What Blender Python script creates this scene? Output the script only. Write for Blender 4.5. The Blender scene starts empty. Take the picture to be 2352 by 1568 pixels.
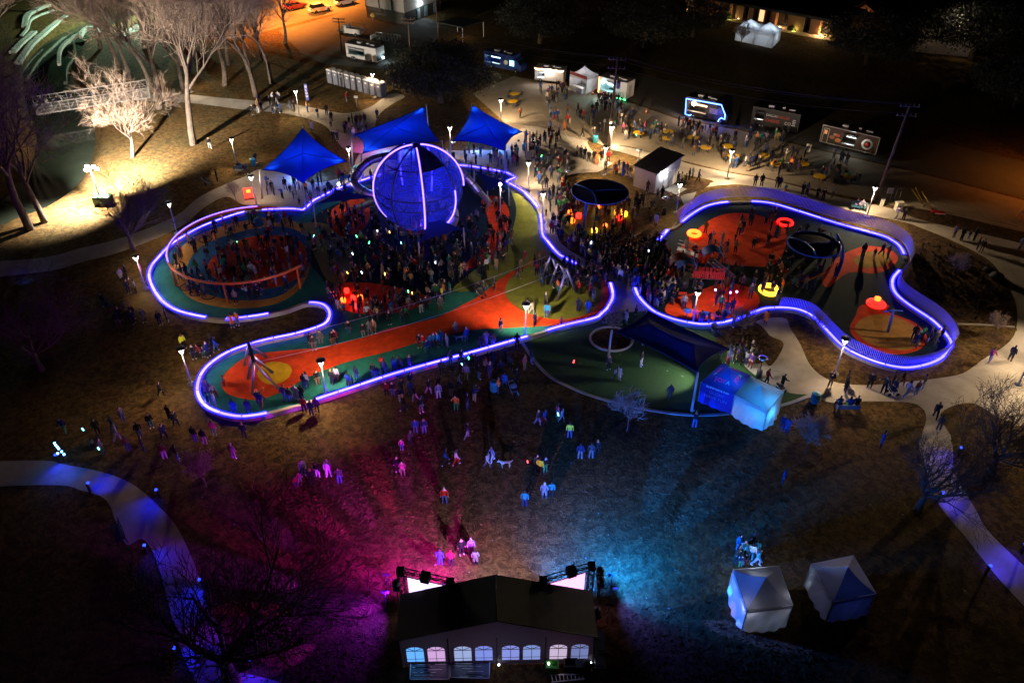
import bpy, bmesh, math, random, time
import numpy as np
from mathutils import Vector, Matrix
T0=time.time()
rnd=random.Random(11)
PI=math.pi
S=bpy.context.scene; COL=S.collection
# ------------------------------------------------------------ camera, sky, exposure
CAMH=44.0; TH=math.radians(36.65); FP=1829.0
cam=bpy.data.cameras.new('camera'); cam.lens=FP/2352*36; cam.sensor_width=36; cam.clip_start=0.5; cam.clip_end=2000
co=bpy.data.objects.new('camera',cam); co.location=(0,0,CAMH); co.rotation_euler=(PI/2-TH,0,0); COL.objects.link(co); S.camera=co
W=bpy.data.worlds.new('World'); S.world=W; W.use_nodes=True
wn=W.node_tree.nodes; wl=W.node_tree.links
sky=wn.new('ShaderNodeTexSky'); sky.sky_type='NISHITA'; sky.sun_disc=False
sky.sun_elevation=math.radians(-6); sky.sun_rotation=math.radians(200)
wn['Background'].inputs['Strength'].default_value=0.12
wl.new(sky.outputs[0],wn['Background'].inputs['Color'])
S.view_settings.view_transform='Standard'; S.view_settings.look='None'
S.view_settings.exposure=0.0; S.view_settings.gamma=1.0; S.view_settings.use_curve_mapping=False
cy=S.cycles
cy.use_denoising=True; cy.max_bounces=5; cy.diffuse_bounces=2; cy.glossy_bounces=2; cy.transmission_bounces=4
cy.transparent_max_bounces=12; cy.use_light_tree=True; cy.sample_clamp_indirect=4; cy.caustics_reflective=False; cy.caustics_refractive=False
try: cy.denoiser='OPENIMAGEDENOISE'
except Exception: pass
# stage, flood and street light powers (W)
LAMP_W=1150; WARM=(1.0,.73,.43); FLOOD_W=9000
# ------------------------------------------------------------ survey helpers: a spot in the plan from its bearing
cT,sT=math.cos(TH),math.sin(TH)
def G(x,y,z=0.0):
    a=x-1176; b=784-y
    d=Vector((a,FP*cT+b*sT,-FP*sT+b*cT)); t=(z-CAMH)/d.z
    return Vector((d.x*t,d.y*t,z))
def PX(v):
    X,Y,Z=v[0],v[1],v[2]-CAMH
    d=Y*cT-Z*sT; return (1176+FP*X/d,784-FP*(Y*sT+Z*cT)/d)
def HT(base,top):
    b=G(*base); k=(784-top[1])/FP
    return CAMH+b.y*(k*cT-sT)/(cT+k*sT)
def onplane(x,y,A,B):
    a=x-1176; b=784-y
    d=Vector((a,FP*cT+b*sT,-FP*sT+b*cT)); n=Vector((B.y-A.y,A.x-B.x,0))
    o=Vector((0,0,CAMH)); t=n.dot(A-o)/n.dot(d); return o+d*t
def spl(pts,n=5,closed=False):
    p=[Vector((q[0],q[1])) if len(q)==2 else Vector(q) for q in pts]; N=len(p); out=[]
    for i in range(N if closed else N-1):
        if closed: a,b,c,d=p[i-1],p[i],p[(i+1)%N],p[(i+2)%N]
        else: a,b,c,d=p[max(i-1,0)],p[i],p[i+1],p[min(i+2,N-1)]
        for k in range(n):
            t=k/n; out.append(.5*((2*b)+(c-a)*t+(2*a-5*b+4*c-d)*t*t+(3*b-a-3*c+d)*t**3))
    if not closed: out.append(p[-1])
    return out
def resample(pts,step):
    P=np.array([tuple(p) for p in pts]); d=np.r_[0,np.cumsum(np.linalg.norm(np.diff(P,axis=0),axis=1))]
    n=max(1,int(round(d[-1]/step))); t=np.linspace(0,d[-1],n+1)
    return [Vector([float(np.interp(u,d,P[:,k])) for k in range(P.shape[1])]) for u in t]
# ------------------------------------------------------------ materials
MC={}
def lk(nt,a,b): nt.links.new(a,b)
def M(name,c=(.5,.5,.5),r=.7,metal=0,c2=None,scale=3,bump=0,bscale=None,em=None,es=0,spec=.4,detail=5,trl=0):
    if name in MC: return MC[name]
    m=bpy.data.materials.new(name); m.use_nodes=True; nt=m.node_tree; p=nt.nodes['Principled BSDF']
    p.inputs['Base Color'].default_value=(*c,1); p.inputs['Roughness'].default_value=r; p.inputs['Metallic'].default_value=metal
    p.inputs['Specular IOR Level'].default_value=spec
    if em: p.inputs['Emission Color'].default_value=(*em,1); p.inputs['Emission Strength'].default_value=es
    if c2 or bump:
        tc=nt.nodes.new('ShaderNodeTexCoord')
    if c2:
        nz=nt.nodes.new('ShaderNodeTexNoise'); nz.inputs['Scale'].default_value=scale; nz.inputs['Detail'].default_value=detail; nz.inputs['Roughness'].default_value=.65
        rp=nt.nodes.new('ShaderNodeValToRGB'); rp.color_ramp.elements[0].position=.32; rp.color_ramp.elements[1].position=.68
        rp.color_ramp.elements[0].color=(*c,1); rp.color_ramp.elements[1].color=(*c2,1)
        lk(nt,tc.outputs['Object'],nz.inputs['Vector']); lk(nt,nz.outputs['Fac'],rp.inputs[0]); lk(nt,rp.outputs[0],p.inputs['Base Color'])
    if bump:
        n2=nt.nodes.new('ShaderNodeTexNoise'); n2.inputs['Scale'].default_value=bscale or scale*4; n2.inputs['Detail'].default_value=4
        b=nt.nodes.new('ShaderNodeBump'); b.inputs['Strength'].default_value=bump; b.inputs['Distance'].default_value=.08
        lk(nt,tc.outputs['Object'],n2.inputs['Vector']); lk(nt,n2.outputs['Fac'],b.inputs['Height']); lk(nt,b.outputs[0],p.inputs['Normal'])
    if trl:
        tr=nt.nodes.new('ShaderNodeBsdfTranslucent'); tr.inputs[0].default_value=(*c,1)
        mx=nt.nodes.new('ShaderNodeMixShader'); mx.inputs[0].default_value=trl
        o=nt.nodes['Material Output']; lk(nt,p.outputs[0],mx.inputs[1]); lk(nt,tr.outputs[0],mx.inputs[2]); lk(nt,mx.outputs[0],o.inputs[0])
    MC[name]=m; return m
def grassmat(name,a,b,c,bs=.9):
    m=bpy.data.materials.new(name); m.use_nodes=True; nt=m.node_tree; p=nt.nodes['Principled BSDF']; p.inputs['Roughness'].default_value=.95; p.inputs['Specular IOR Level'].default_value=.1
    tc=nt.nodes.new('ShaderNodeTexCoord')
    def nz(s,d=5,di=0):
        n=nt.nodes.new('ShaderNodeTexNoise'); n.inputs['Scale'].default_value=s; n.inputs['Detail'].default_value=d; n.inputs['Roughness'].default_value=.7; n.inputs['Distortion'].default_value=di
        lk(nt,tc.outputs['Object'],n.inputs['Vector']); return n
    n1,n2,n3=nz(.12,6),nz(1.7,8,.8),nz(5.5,6,1.2)
    r1=nt.nodes.new('ShaderNodeValToRGB'); r1.color_ramp.elements[0].position=.36; r1.color_ramp.elements[1].position=.64
    r1.color_ramp.elements[0].color=(*a,1); r1.color_ramp.elements[1].color=(*b,1); lk(nt,n1.outputs['Fac'],r1.inputs[0])
    r2=nt.nodes.new('ShaderNodeValToRGB'); r2.color_ramp.elements[0].position=.42; r2.color_ramp.elements[1].position=.62
    r2.color_ramp.elements[0].color=(.45,.42,.4,1); r2.color_ramp.elements[1].color=(1.25,1.2,1.1,1); lk(nt,n2.outputs['Fac'],r2.inputs[0])
    mx=nt.nodes.new('ShaderNodeMix'); mx.data_type='RGBA'; mx.blend_type='MULTIPLY'; mx.inputs[0].default_value=1
    lk(nt,r1.outputs[0],mx.inputs[6]); lk(nt,r2.outputs[0],mx.inputs[7])
    r3=nt.nodes.new('ShaderNodeValToRGB'); r3.color_ramp.elements[0].position=.55; r3.color_ramp.elements[1].position=.72; r3.color_ramp.elements[0].color=(0,0,0,1); r3.color_ramp.elements[1].color=(1,1,1,1)
    lk(nt,n3.outputs['Fac'],r3.inputs[0])
    m2=nt.nodes.new('ShaderNodeMix'); m2.data_type='RGBA'; m2.inputs[7].default_value=(*c,1); lk(nt,mx.outputs[2],m2.inputs[6]); lk(nt,r3.outputs[0],m2.inputs[0])
    lk(nt,m2.outputs[2],p.inputs['Base Color'])
    ad=nt.nodes.new('ShaderNodeMath'); lk(nt,n2.outputs['Fac'],ad.inputs[0]); lk(nt,n3.outputs['Fac'],ad.inputs[1])
    bp=nt.nodes.new('ShaderNodeBump'); bp.inputs['Strength'].default_value=bs; bp.inputs['Distance'].default_value=.12; lk(nt,ad.outputs[0],bp.inputs['Height']); lk(nt,bp.outputs[0],p.inputs['Normal'])
    MC[name]=m; return m
def E(name,c,s): return M(name,(.02,.02,.02) if max(c)<.2 else tuple(min(1,x) for x in c),.5,em=c,es=s)
def fabric(name,c,tr=.5,r=.75):
    return M(name,c,r,c2=tuple(x*1.12 for x in c),scale=2.5,bump=.25,bscale=5,trl=tr)
mGrass=grassmat('winter_grass',(.155,.088,.032),(.085,.066,.026),(.22,.135,.055))
mMulch=grassmat('bark_mulch',(.10,.058,.034),(.062,.04,.025),(.16,.10,.06),1)
mTurf=M('green_turf',(.010,.042,.007),.9,c2=(.017,.06,.010),scale=4,bump=.4,bscale=40)
mConc=M('concrete',(.28,.245,.205),.85,c2=(.42,.38,.33),scale=.55,bump=.12,bscale=30,detail=9)
mKerb=M('kerb_concrete',(.27,.245,.21),.85,c2=(.34,.31,.27),scale=2,bump=.1)
mAsph=M('asphalt',(.21,.17,.125),.9,c2=(.29,.24,.18),scale=.5,bump=.25,bscale=45,detail=9)
mRoad=M('road_asphalt',(.075,.07,.066),.9,c2=(.1,.094,.088),scale=.5,bump=.25,bscale=45,detail=9)
mPaint=M('road_paint',(.5,.48,.43),.8,c2=(.3,.28,.25),scale=6)
def rub(n,c): return M(n,tuple(x*.74 for x in c),.88,c2=tuple(x*1.2 for x in c),scale=1.1,bump=.15,bscale=50,spec=.25,detail=12)
mTeal=rub('teal_rubber',(.017,.17,.15)); mBlueR=rub('blue_rubber',(.022,.13,.3)); mRedR=rub('orange_red_rubber',(.76,.065,.012))
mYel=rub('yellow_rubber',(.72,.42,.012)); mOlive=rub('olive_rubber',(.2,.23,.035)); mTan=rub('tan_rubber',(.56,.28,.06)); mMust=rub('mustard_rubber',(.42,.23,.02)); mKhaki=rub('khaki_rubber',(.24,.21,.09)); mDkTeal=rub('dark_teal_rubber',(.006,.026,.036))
mSteel=M('steel',(.55,.56,.58),.35,metal=.9); mDkMet=M('dark_metal',(.025,.027,.03),.45,metal=.5); mBlkP=M('black_plastic',(.012,.012,.014),.5)
mPole=M('lamp_pole_paint',(.33,.33,.35),.45,metal=.3); mWhite=M('white_paint',(.75,.75,.74),.5); mOrg=M('orange_metal',(.62,.13,.012),.4)
mBlueM=M('blue_metal',(.02,.09,.42),.38); mWood=M('pole_wood',(.1,.065,.045),.9,c2=(.15,.1,.07),scale=4,bump=.3)
mBark=M('bark',(.05,.038,.03),.95,c2=(.13,.10,.078),scale=2.2,bump=.9); mBarkD=M('dark_bark',(.09,.066,.052),.95,c2=(.14,.105,.082),scale=3,bump=.4)
mTwig=M('twig_bark',(.20,.145,.11),.95,c2=(.28,.21,.165),scale=2)
mStone=M('pale_stone',(.4,.42,.37),.9,c2=(.52,.52,.47),scale=3,bump=.4)
mGlassD=M('dark_glass',(.01,.012,.015),.08,spec=.6)
# ------------------------------------------------------------ mesh builder
class MB:
    def __init__(s): s.v=[]; s.f=[]; s.mi=[]; s.sm=[]; s.k=0
    def add(s,vs,fs,sm=False):
        o=len(s.v); s.v+= [tuple(v) for v in vs]
        for f in fs: s.f.append(tuple(i+o for i in f)); s.mi.append(s.k); s.sm.append(sm)
        return s
    def box(s,c,d,rz=0,X=None):
        x,y,z=d[0]/2,d[1]/2,d[2]/2
        vs=[Vector((a*x,b*y,e*z)) for e in(-1,1) for b in(-1,1) for a in(-1,1)]
        if X is None: X=Matrix.Translation(Vector(c))@Matrix.Rotation(rz,4,'Z')
        else: X=X@Matrix.Translation(Vector(c))@Matrix.Rotation(rz,4,'Z')
        vs=[X@v for v in vs]
        return s.add(vs,[(0,2,3,1),(4,5,7,6),(0,1,5,4),(2,6,7,3),(0,4,6,2),(1,3,7,5)])
    def beam(s,p,q,w,h=None):
        p=Vector(p);q=Vector(q); h=h or w; d=(q-p).normalized(); u=Vector((0,0,1)) if abs(d.z)<.95 else Vector((0,1,0))
        a=d.cross(u).normalized()*w/2; b=a.normalized().cross(d)*h/2
        vs=[r+i*a+j*b for r in(p,q) for j in(-1,1) for i in(-1,1)]
        return s.add(vs,[(0,1,3,2),(4,6,7,5),(0,4,5,1),(2,3,7,6),(0,2,6,4),(1,5,7,3)])
    def cyl(s,p,q,r0,r1=None,n=8,sm=True):
        return s.tube([p,q],[r0,r0 if r1 is None else r1],n)
    def tube(s,pts,r,n=6,closed=False,caps=True):
        P=[Vector(p) for p in pts]; N=len(P); rr=r if isinstance(r,(list,tuple)) else [r]*N
        vs=[];fs=[]; a=None
        for i in range(N):
            t=(P[(i+1)%N]-P[i-1]) if closed else (P[min(i+1,N-1)]-P[max(i-1,0)])
            t=t.normalized() if t.length>1e-9 else Vector((0,0,1))
            if a is None: a=t.orthogonal().normalized()
            else:
                a=a-t*a.dot(t); a=a.normalized() if a.length>1e-6 else t.orthogonal().normalized()
            b=t.cross(a)
            for k in range(n):
                g=2*PI*k/n; vs.append(P[i]+(a*math.cos(g)+b*math.sin(g))*rr[i])
        for i in range(N if closed else N-1):
            j=(i+1)%N
            for k in range(n):
                l=(k+1)%n; fs.append((i*n+k,i*n+l,j*n+l,j*n+k))
        s.add(vs,fs,True)
        if caps and not closed:
            o=len(s.v)-len(vs); s.f.append(tuple(o+k for k in reversed(range(n)))); s.f.append(tuple(o+(N-1)*n+k for k in range(n))); s.mi+=[s.k]*2; s.sm+=[False]*2
        return s
    def lathe(s,prof,c=(0,0,0),n=16,cap=True):
        vs=[];fs=[];c=Vector(c)
        for r,z in prof:
            for k in range(n): g=2*PI*k/n; vs.append(c+Vector((r*math.cos(g),r*math.sin(g),z)))
        for i in range(len(prof)-1):
            for k in range(n): l=(k+1)%n; fs.append((i*n+k,i*n+l,(i+1)*n+l,(i+1)*n+k))
        s.add(vs,fs,True)
        if cap:
            o=len(s.v)-len(vs); s.f.append(tuple(o+k for k in reversed(range(n)))); s.f.append(tuple(o+(len(prof)-1)*n+k for k in range(n))); s.mi+=[s.k]*2; s.sm+=[False]*2
        return s
    def ball(s,c,r,n=8,m=6):
        r=r if isinstance(r,(tuple,list)) else (r,r,r); vs=[];fs=[];c=Vector(c)
        for i in range(m+1):
            f=PI*i/m
            for k in range(n): g=2*PI*k/n; vs.append(c+Vector((r[0]*math.sin(f)*math.cos(g),r[1]*math.sin(f)*math.sin(g),r[2]*math.cos(f))))
        for i in range(m):
            for k in range(n): l=(k+1)%n; fs.append((i*n+k,(i+1)*n+k,(i+1)*n+l,i*n+l))
        return s.add(vs,fs,True)
    def poly(s,pts):
        return s.add(pts,[tuple(range(len(pts)))])
    def prism(s,pts,z0,z1):
        n=len(pts); vs=[(p[0],p[1],z0) for p in pts]+[(p[0],p[1],z1) for p in pts]
        fs=[tuple(reversed(range(n))),tuple(range(n,2*n))]+[(i,(i+1)%n,n+(i+1)%n,n+i) for i in range(n)]
        return s.add(vs,fs)
    def build(s,name,mats,parent=None,off=None,fixn=False):
        me=bpy.data.meshes.new(name); o=off or Vector((0,0,0))
        me.from_pydata([(v[0]-o[0],v[1]-o[1],v[2]-o[2]) for v in s.v],[],s.f)
        for m in (mats if isinstance(mats,(list,tuple)) else [mats]): me.materials.append(m)
        me.polygons.foreach_set('material_index',s.mi); me.polygons.foreach_set('use_smooth',s.sm)
        if fixn:
            b=bmesh.new(); b.from_mesh(me); bmesh.ops.recalc_face_normals(b,faces=b.faces); b.to_mesh(me); b.free()
        me.update(); ob=bpy.data.objects.new(name,me); COL.objects.link(ob)
        if parent: ob.parent=parent
        return ob
LABELS={}
def tag(o,label=None,cat=None,group=None,kind=None):
    if label:
        o['label']=label; LABELS.setdefault(label,[]).append(o)
    if cat: o['category']=cat
    if group: o['group']=group
    if kind: o['kind']=kind
    return o
def thing(name,label,cat,loc=(0,0,0),rz=0,group=None):
    o=bpy.data.objects.new(name,None); o.empty_display_size=.2; COL.objects.link(o); o.location=loc; o.rotation_euler=(0,0,rz)
    return tag(o,label,cat,group)
KIDS={}
def copy_tree(o,parent=None):
    c=o.copy(); COL.objects.link(c)
    if parent: c.parent=parent
    for ch in o.children: copy_tree(ch,c)
    return c
def place(proto,used,loc,rz,label,group=None,sc=None):
    """first use moves the prototype itself, later uses copy it"""
    if used.get(proto.name): o=copy_tree(proto)
    else: o=proto; used[proto.name]=True
    o.location=loc; o.rotation_euler=(0,0,rz)
    if sc: o.scale=(sc,)*3 if not isinstance(sc,(tuple,list)) else sc
    return tag(o,label,None,group)
USED={}
def light(name,kind,loc,color,power,parent=None,size=.1,target=None,angle=90,blend=.5,shape=None,sy=None):
    l=bpy.data.lights.new(name,kind); l.color=color; l.energy=power
    if kind in('POINT','SPOT'): l.shadow_soft_size=size
    if kind=='SPOT': l.spot_size=math.radians(angle); l.spot_blend=blend
    if kind=='AREA':
        l.size=size
        if sy: l.shape='RECTANGLE'; l.size_y=sy
    o=bpy.data.objects.new(name,l); COL.objects.link(o); o.location=loc
    if target is not None:
        d=Vector(target)-Vector(loc); o.rotation_euler=d.to_track_quat('-Z','Y').to_euler()
    if parent: o.parent=parent
    return o
def text(s,size,mat,parent,X,name='lettering',ext=.01,align='CENTER',shear=0):
    c=bpy.data.curves.new('t','FONT'); c.body=s; c.size=size; c.extrude=ext; c.align_x=align; c.align_y='CENTER'; c.shear=shear
    c.resolution_u=3
    o=bpy.data.objects.new('t',c); COL.objects.link(o)
    me=bpy.data.meshes.new_from_object(o.evaluated_get(bpy.context.evaluated_depsgraph_get())); bpy.data.objects.remove(o); bpy.data.curves.remove(c)
    me.name=name; me.materials.clear(); me.materials.append(mat); ob=bpy.data.objects.new(name,me); COL.objects.link(ob); ob.parent=parent; ob.matrix_local=X
    return ob
def frame(o,xd,up):
    """matrix whose x runs along xd, y along up"""
    x=Vector(xd).normalized(); u=Vector(up); z=x.cross(u).normalized(); y=z.cross(x)
    m=Matrix((x,y,z)).transposed().to_4x4(); m.translation=Vector(o); return m
# ------------------------------------------------------------ ground, creek, paths
CREEK=spl([G(x,y,-1.5) for x,y in [(-260,640),(-140,560),(-20,500),(60,468),(118,412),(150,345),(148,290),(125,240),(112,190),(112,150),(150,100),(210,68),(310,28),(430,-10),(560,-40)]],8)
CR=np.array([(p.x,p.y) for p in CREEK])
def creekd(X,Y):
    d=np.full(X.shape,1e9)
    for a,b in zip(CR[:-1],CR[1:]):
        v=b-a; L=v@v; t=np.clip(((X-a[0])*v[0]+(Y-a[1])*v[1])/L,0,1)
        d=np.minimum(d,np.hypot(X-a[0]-t*v[0],Y-a[1]-t*v[1]))
    return d
def creekz(X,Y):
    d=creekd(X,Y); t=np.clip((d-2.8)/3.2,0,1); return -2.1*(1-t*t*(3-2*t))
xs=np.concatenate([[-900,-400,-220,-160],np.arange(-130,-20,.9),np.arange(-20,90,3),[110,160,260,450,900]])
ys=np.concatenate([[-300,-60,0,15],np.arange(24,60,3),np.arange(60,175,.9),[185,210,260,400,900]])
gx,gy=np.meshgrid(xs,ys); gz=creekz(gx,gy)
ms=bpy.data.meshes.new('ground'); nx,ny=len(xs),len(ys)
vs=np.stack([gx,gy,gz],-1).reshape(-1,3)
i=np.arange(nx*ny).reshape(ny,nx); q=np.stack([i[:-1,:-1],i[:-1,1:],i[1:,1:],i[1:,:-1]],-1).reshape(-1,4)
ms.from_pydata(vs.tolist(),[],q.tolist()); ms.materials.append(mGrass); ms.polygons.foreach_set('use_smooth',[True]*len(q))
go=bpy.data.objects.new('ground',ms); COL.objects.link(go); tag(go,kind='structure')
def strip(path,w):
    out=[];n=len(path)
    for k,p in enumerate(path):
        t=(path[min(k+1,n-1)]-path[max(k-1,0)]); t.z=0; t.normalize(); a=Vector((-t.y,t.x,0))*w
        out.append((p-a,p+a))
    return out
mWater=M('creek_water',(.03,.042,.03),.06,c2=(.042,.055,.04),scale=.5,bump=.06,bscale=3,spec=.5)
b=MB(); st=strip(CREEK,5.2)
for (a0,b0),(a1,b1) in zip(st,st[1:]): b.add([a0,a1,b1,b0],[(0,1,2,3)])
tag(b.build('water',mWater),kind='structure')
LV={'n':0}
def sheet(name,mat,pts,z,smooth=True,n=5):
    q=spl(pts,n,True) if smooth else [Vector(p) for p in pts]
    b=MB(); b.poly([G(p[0],p[1],z) for p in q])
    return tag(b.build(name,mat,fixn=True),kind='structure')
# roads and the market plaza
sheet('street',mRoad,[(470,60),(640,-10),(900,-60),(1050,-60),(900,10),(745,37),(640,64),(540,95)],.008,False)
sheet('side_road',mRoad,[(640,70),(745,42),(850,10),(1010,50),(1000,130),(900,160),(745,148),(690,120)],.012,False)
sheet('plaza',mAsph,[(1085,215),(1180,175),(1310,200),(1460,240),(1560,275),(1700,300),(1880,345),(2100,395),(2680,545),(2680,625),(2300,535),(2120,487),(2010,462),(1900,441),(1760,408),(1660,392),(1580,372),(1440,335),(1350,330),(1250,322),(1180,300),(1130,255)],.010,False)
sheet('market_road',mRoad,[(1400,165),(1600,195),(1900,262),(2680,450),(2680,541),(2100,391),(1880,341),(1700,296),(1560,271),(1460,236),(1310,196),(1240,170)],.014,False)
sheet('upper_path',mConc,[(305,212),(420,216),(520,226),(640,236),(700,244),(760,256),(800,260),(850,246),(895,216),(930,222),(900,240),(872,262),(862,290),(880,330),(870,350),(800,348),(770,318),(740,285),(660,262),(560,252),(430,236),(305,230)],.016)
sheet('left_path',mConc,[(-330,618),(60,596),(188,569),(282,545),(400,498),(454,455),(516,424),(563,405),(600,388),(660,400),(720,420),(800,400),(830,350),(900,330),(1040,340),(1150,345),(1165,330),(1190,300),(1230,290),(1330,320),(1430,338),(1400,380),(1330,420),(1290,480),(1290,560),(1420,620),(1500,560),(1570,490),(1560,440),(1600,440),(1540,530),(1480,600),(1470,660),(1480,720),(1440,760),(1380,740),(1330,700),(1250,560),(1200,460),(1150,400),(1050,388),(880,404),(780,440),(715,475),(640,480),(560,470),(520,452),(470,476),(409,524),(290,574),(195,600),(70,628),(-330,660)],.020)
sheet('plaza_walk',mConc,[(1420,336),(1500,352),(1590,378),(1680,398),(1770,413),(1900,447),(2010,470),(2086,489),(2180,515),(2318,546),(2420,575),(2680,640),(2680,1010),(2420,1000),(2300,960),(2230,925),(2160,950),(2185,1010),(2120,1010),(2128,960),(2117,936),(2086,924),(1990,921),(1911,924),(1861,912),(1800,929),(1730,890),(1700,870),(1690,835),(1745,820),(1770,840),(1800,790),(1768,770),(1738,738),(1800,730),(1817,757),(1838,790),(1864,842),(1914,876),(1992,884),(2086,876),(2149,869),(2211,857),(2258,825),(2305,796),(2330,768),(2337,727),(2330,687),(2312,650),(2280,605),(2237,577),(2180,549),(2117,524),(2080,511),(1990,492),(1890,467),(1790,441),(1700,424),(1620,430),(1560,442),(1540,430),(1640,418),(1560,398),(1480,372),(1420,362)],.024)
sheet('dirt_verge',mMulch,[(2070,476),(2160,488),(2330,528),(2680,608),(2680,640),(2318,552),(2180,521),(2086,495)],.030)
# planting beds
sheet('oak_bed',mMulch,[(868,300),(873,266),(889,252),(926,240),(1020,248),(1100,258),(1145,280),(1177,297),(1165,322),(1114,343),(1040,346),(980,340),(900,330)],.028)
sheet('shelter_bed',mMulch,[(1445,412),(1490,402),(1560,412),(1630,420),(1600,440),(1565,450),(1540,478),(1500,470),(1470,440)],.030)
sheet('east_bed',mMulch,[(2086,516),(2120,528),(2180,553),(2234,581),(2276,608),(2307,652),(2325,688),(2331,727),(2329,746),(2240,745),(2198,742),(2170,700),(2110,668),(2075,640),(2090,600),(2098,555)],.030)
sheet('fence_lawn',mGrass,[(2198,746),(2328,752),(2322,770),(2300,793),(2255,821),(2209,853),(2149,865),(2086,872),(1992,880),(1914,872),(1868,838),(1842,790),(1822,757),(1850,730),(1900,765),(1935,800),(1972,823),(2024,842),(2077,852),(2124,846),(2175,826),(2195,790)],.030)
sheet('tree_bed',mMulch,[(1640,760),(1700,748),(1739,742),(1772,777),(1778,806),(1762,826),(1730,836),(1690,826),(1660,800)],.030)
sheet('lawn_bed',mGrass,[(1300,404),(1390,396),(1440,412),(1470,440),(1400,420),(1330,426),(1296,440)],.031)
sheet('walk_lawn',mGrass,[(1352,322),(1412,345),(1470,362),(1540,384),(1500,392),(1440,382),(1400,372),(1362,348)],.031)
sheet('shade_lawn',mTurf,[(1206,786),(1290,757),(1366,740),(1400,720),(1450,716),(1500,716),(1530,735),(1580,752),(1660,760),(1690,800),(1720,850),(1800,898),(1861,907),(1837,919),(1800,929),(1730,941),(1650,951),(1572,951),(1478,938),(1384,916),(1321,894),(1265,866),(1228,829)],.027)
b=MB(); K=spl([(1199,786),(1228,829),(1265,866),(1321,895),(1384,917),(1478,939),(1572,952),(1650,952),(1730,942),(1800,930),(1861,908)],8)
st=strip([G(p[0],p[1],0) for p in K],.14)
for (a0,b0),(a1,b1) in zip(st,st[1:]):
    u=Vector((0,0,.07)); b.add([a0,a1,b1,b0,a0+u,a1+u,b1+u,b0+u],[(4,5,6,7),(0,1,5,4),(3,7,6,2)])
tag(b.build('kerb',mKerb,fixn=True),kind='structure')
b=MB(); K=spl([(2198,745),(2260,747),(2330,752)],6); st=strip([G(p[0],p[1],0) for p in K],.12)
for (a0,b0),(a1,b1) in zip(st,st[1:]):
    u=Vector((0,0,.09)); b.add([a0,a1,b1,b0,a0+u,a1+u,b1+u,b0+u],[(4,5,6,7),(0,1,5,4),(3,7,6,2)])
tag(b.build('bed_kerb',mKerb,fixn=True),kind='structure')
# blue lit paths on either side of the lawn
sheet('lower_left_path',mConc,[(-340,1075),(60,1057),(156,1068),(250,1088),(313,1117),(366,1164),(407,1211),(450,1303),(482,1406),(513,1481),(532,1531),(545,1541),(640,1565),(700,1600),(520,1640),(470,1600),(416,1494),(394,1415),(375,1337),(350,1266),(325,1237),(291,1250),(266,1198),(244,1148),(188,1126),(94,1113),(-340,1130)],.018)
sheet('lower_right_path',mConc,[(2114,1005),(2120,1060),(2146,1138),(2180,1189),(2212,1226),(2284,1316),(2345,1384),(2480,1530),(2600,1640),(2680,1600),(2540,1470),(2335,1283),(2267,1215),(2243,1173),(2205,1110),(2190,1079),(2182,1010)],.018)
def ringbed(x,y,rx,label=None):
    c=G(x,y,.033); r=rx*(G(x+1,y)-G(x,y)).length; b=MB(); n=22
    b.poly([c+Vector((r*(1+.05*rnd.uniform(-1,1))*math.cos(2*PI*k/n),r*(1+.05*rnd.uniform(-1,1))*math.sin(2*PI*k/n),0)) for k in range(n)])
    tag(b.build('tree_ring',mMulch,fixn=True),kind='structure')
for q in [(1440,990,34),(1847,1043,40),(474,1118,38),(1870,778,26),(2190,640,20),(2280,772,26),(1701,776,24)]: ringbed(*q)
# ------------------------------------------------------------ rubber play surfaces
W1=[(1058,380),(1124,389),(1164,397),(1183,406.6),(1163,417.5),(1188,431.6),(1205,442.6),(1233,474),(1243,505),(1246,538),(1258,555),(1286,586),(1328,608),(1380,630),(1402,650),(1407.6,680),(1396.6,705.5),(1381,721),(1365,731),(1290,749),(1206,774),(1102,804),(1000,832),(900,860),(800,893),(700,925),(640,942),(590,953),(545,956),(500,946),(470,930),(455,905),(455,880),(465,855),(487,832),(530,806),(600,783),(680,766),(740,747),(756,730),(755,712),(738,698),(701,696),(651,713),(576,727),(501,732),(422,718),(382,699),(357,671),(343,637),(348,612),(363,593),(383,571),(407,552),(469,518),(557,488),(610,482),(670,480),(695,483),(705,476),(720,461),(769,436),(855,407),(950,390)]
sheet('play_surface',mTeal,W1,.036,True,3)
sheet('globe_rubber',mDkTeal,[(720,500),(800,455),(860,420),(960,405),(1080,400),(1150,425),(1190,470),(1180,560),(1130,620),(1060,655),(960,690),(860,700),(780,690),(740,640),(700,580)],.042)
sheet('olive_band',mOlive,[(1170,425),(1200,448),(1226,478),(1236,510),(1240,545),(1252,565),(1270,590),(1240,610),(1190,620),(1130,652),(1080,668),(1040,664),(1090,620),(1140,585),(1172,540),(1186,480)],.046)
sheet('khaki_rubber',mKhaki,[(690,520),(740,512),(790,540),(810,600),(790,650),(750,640),(720,580)],.046)
sheet('red_rubber',mRedR,[(1105,460),(1140,450),(1168,480),(1165,530),(1140,585),(1085,615),(1075,600),(1115,560),(1120,500)],.050)
sheet('red_globe_rubber',mRedR,[(770,475),(830,455),(850,490),(830,530),(780,540),(752,510)],.050)
sheet('red_south_rubber',mRedR,[(770,655),(850,650),(960,672),(985,690),(930,715),(850,722),(780,705)],.050)
sheet('mustard_band',mMust,[(1246,572),(1258,592),(1235,612),(1195,640),(1150,668),(1110,676),(1150,640),(1200,612)],.050)
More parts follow.
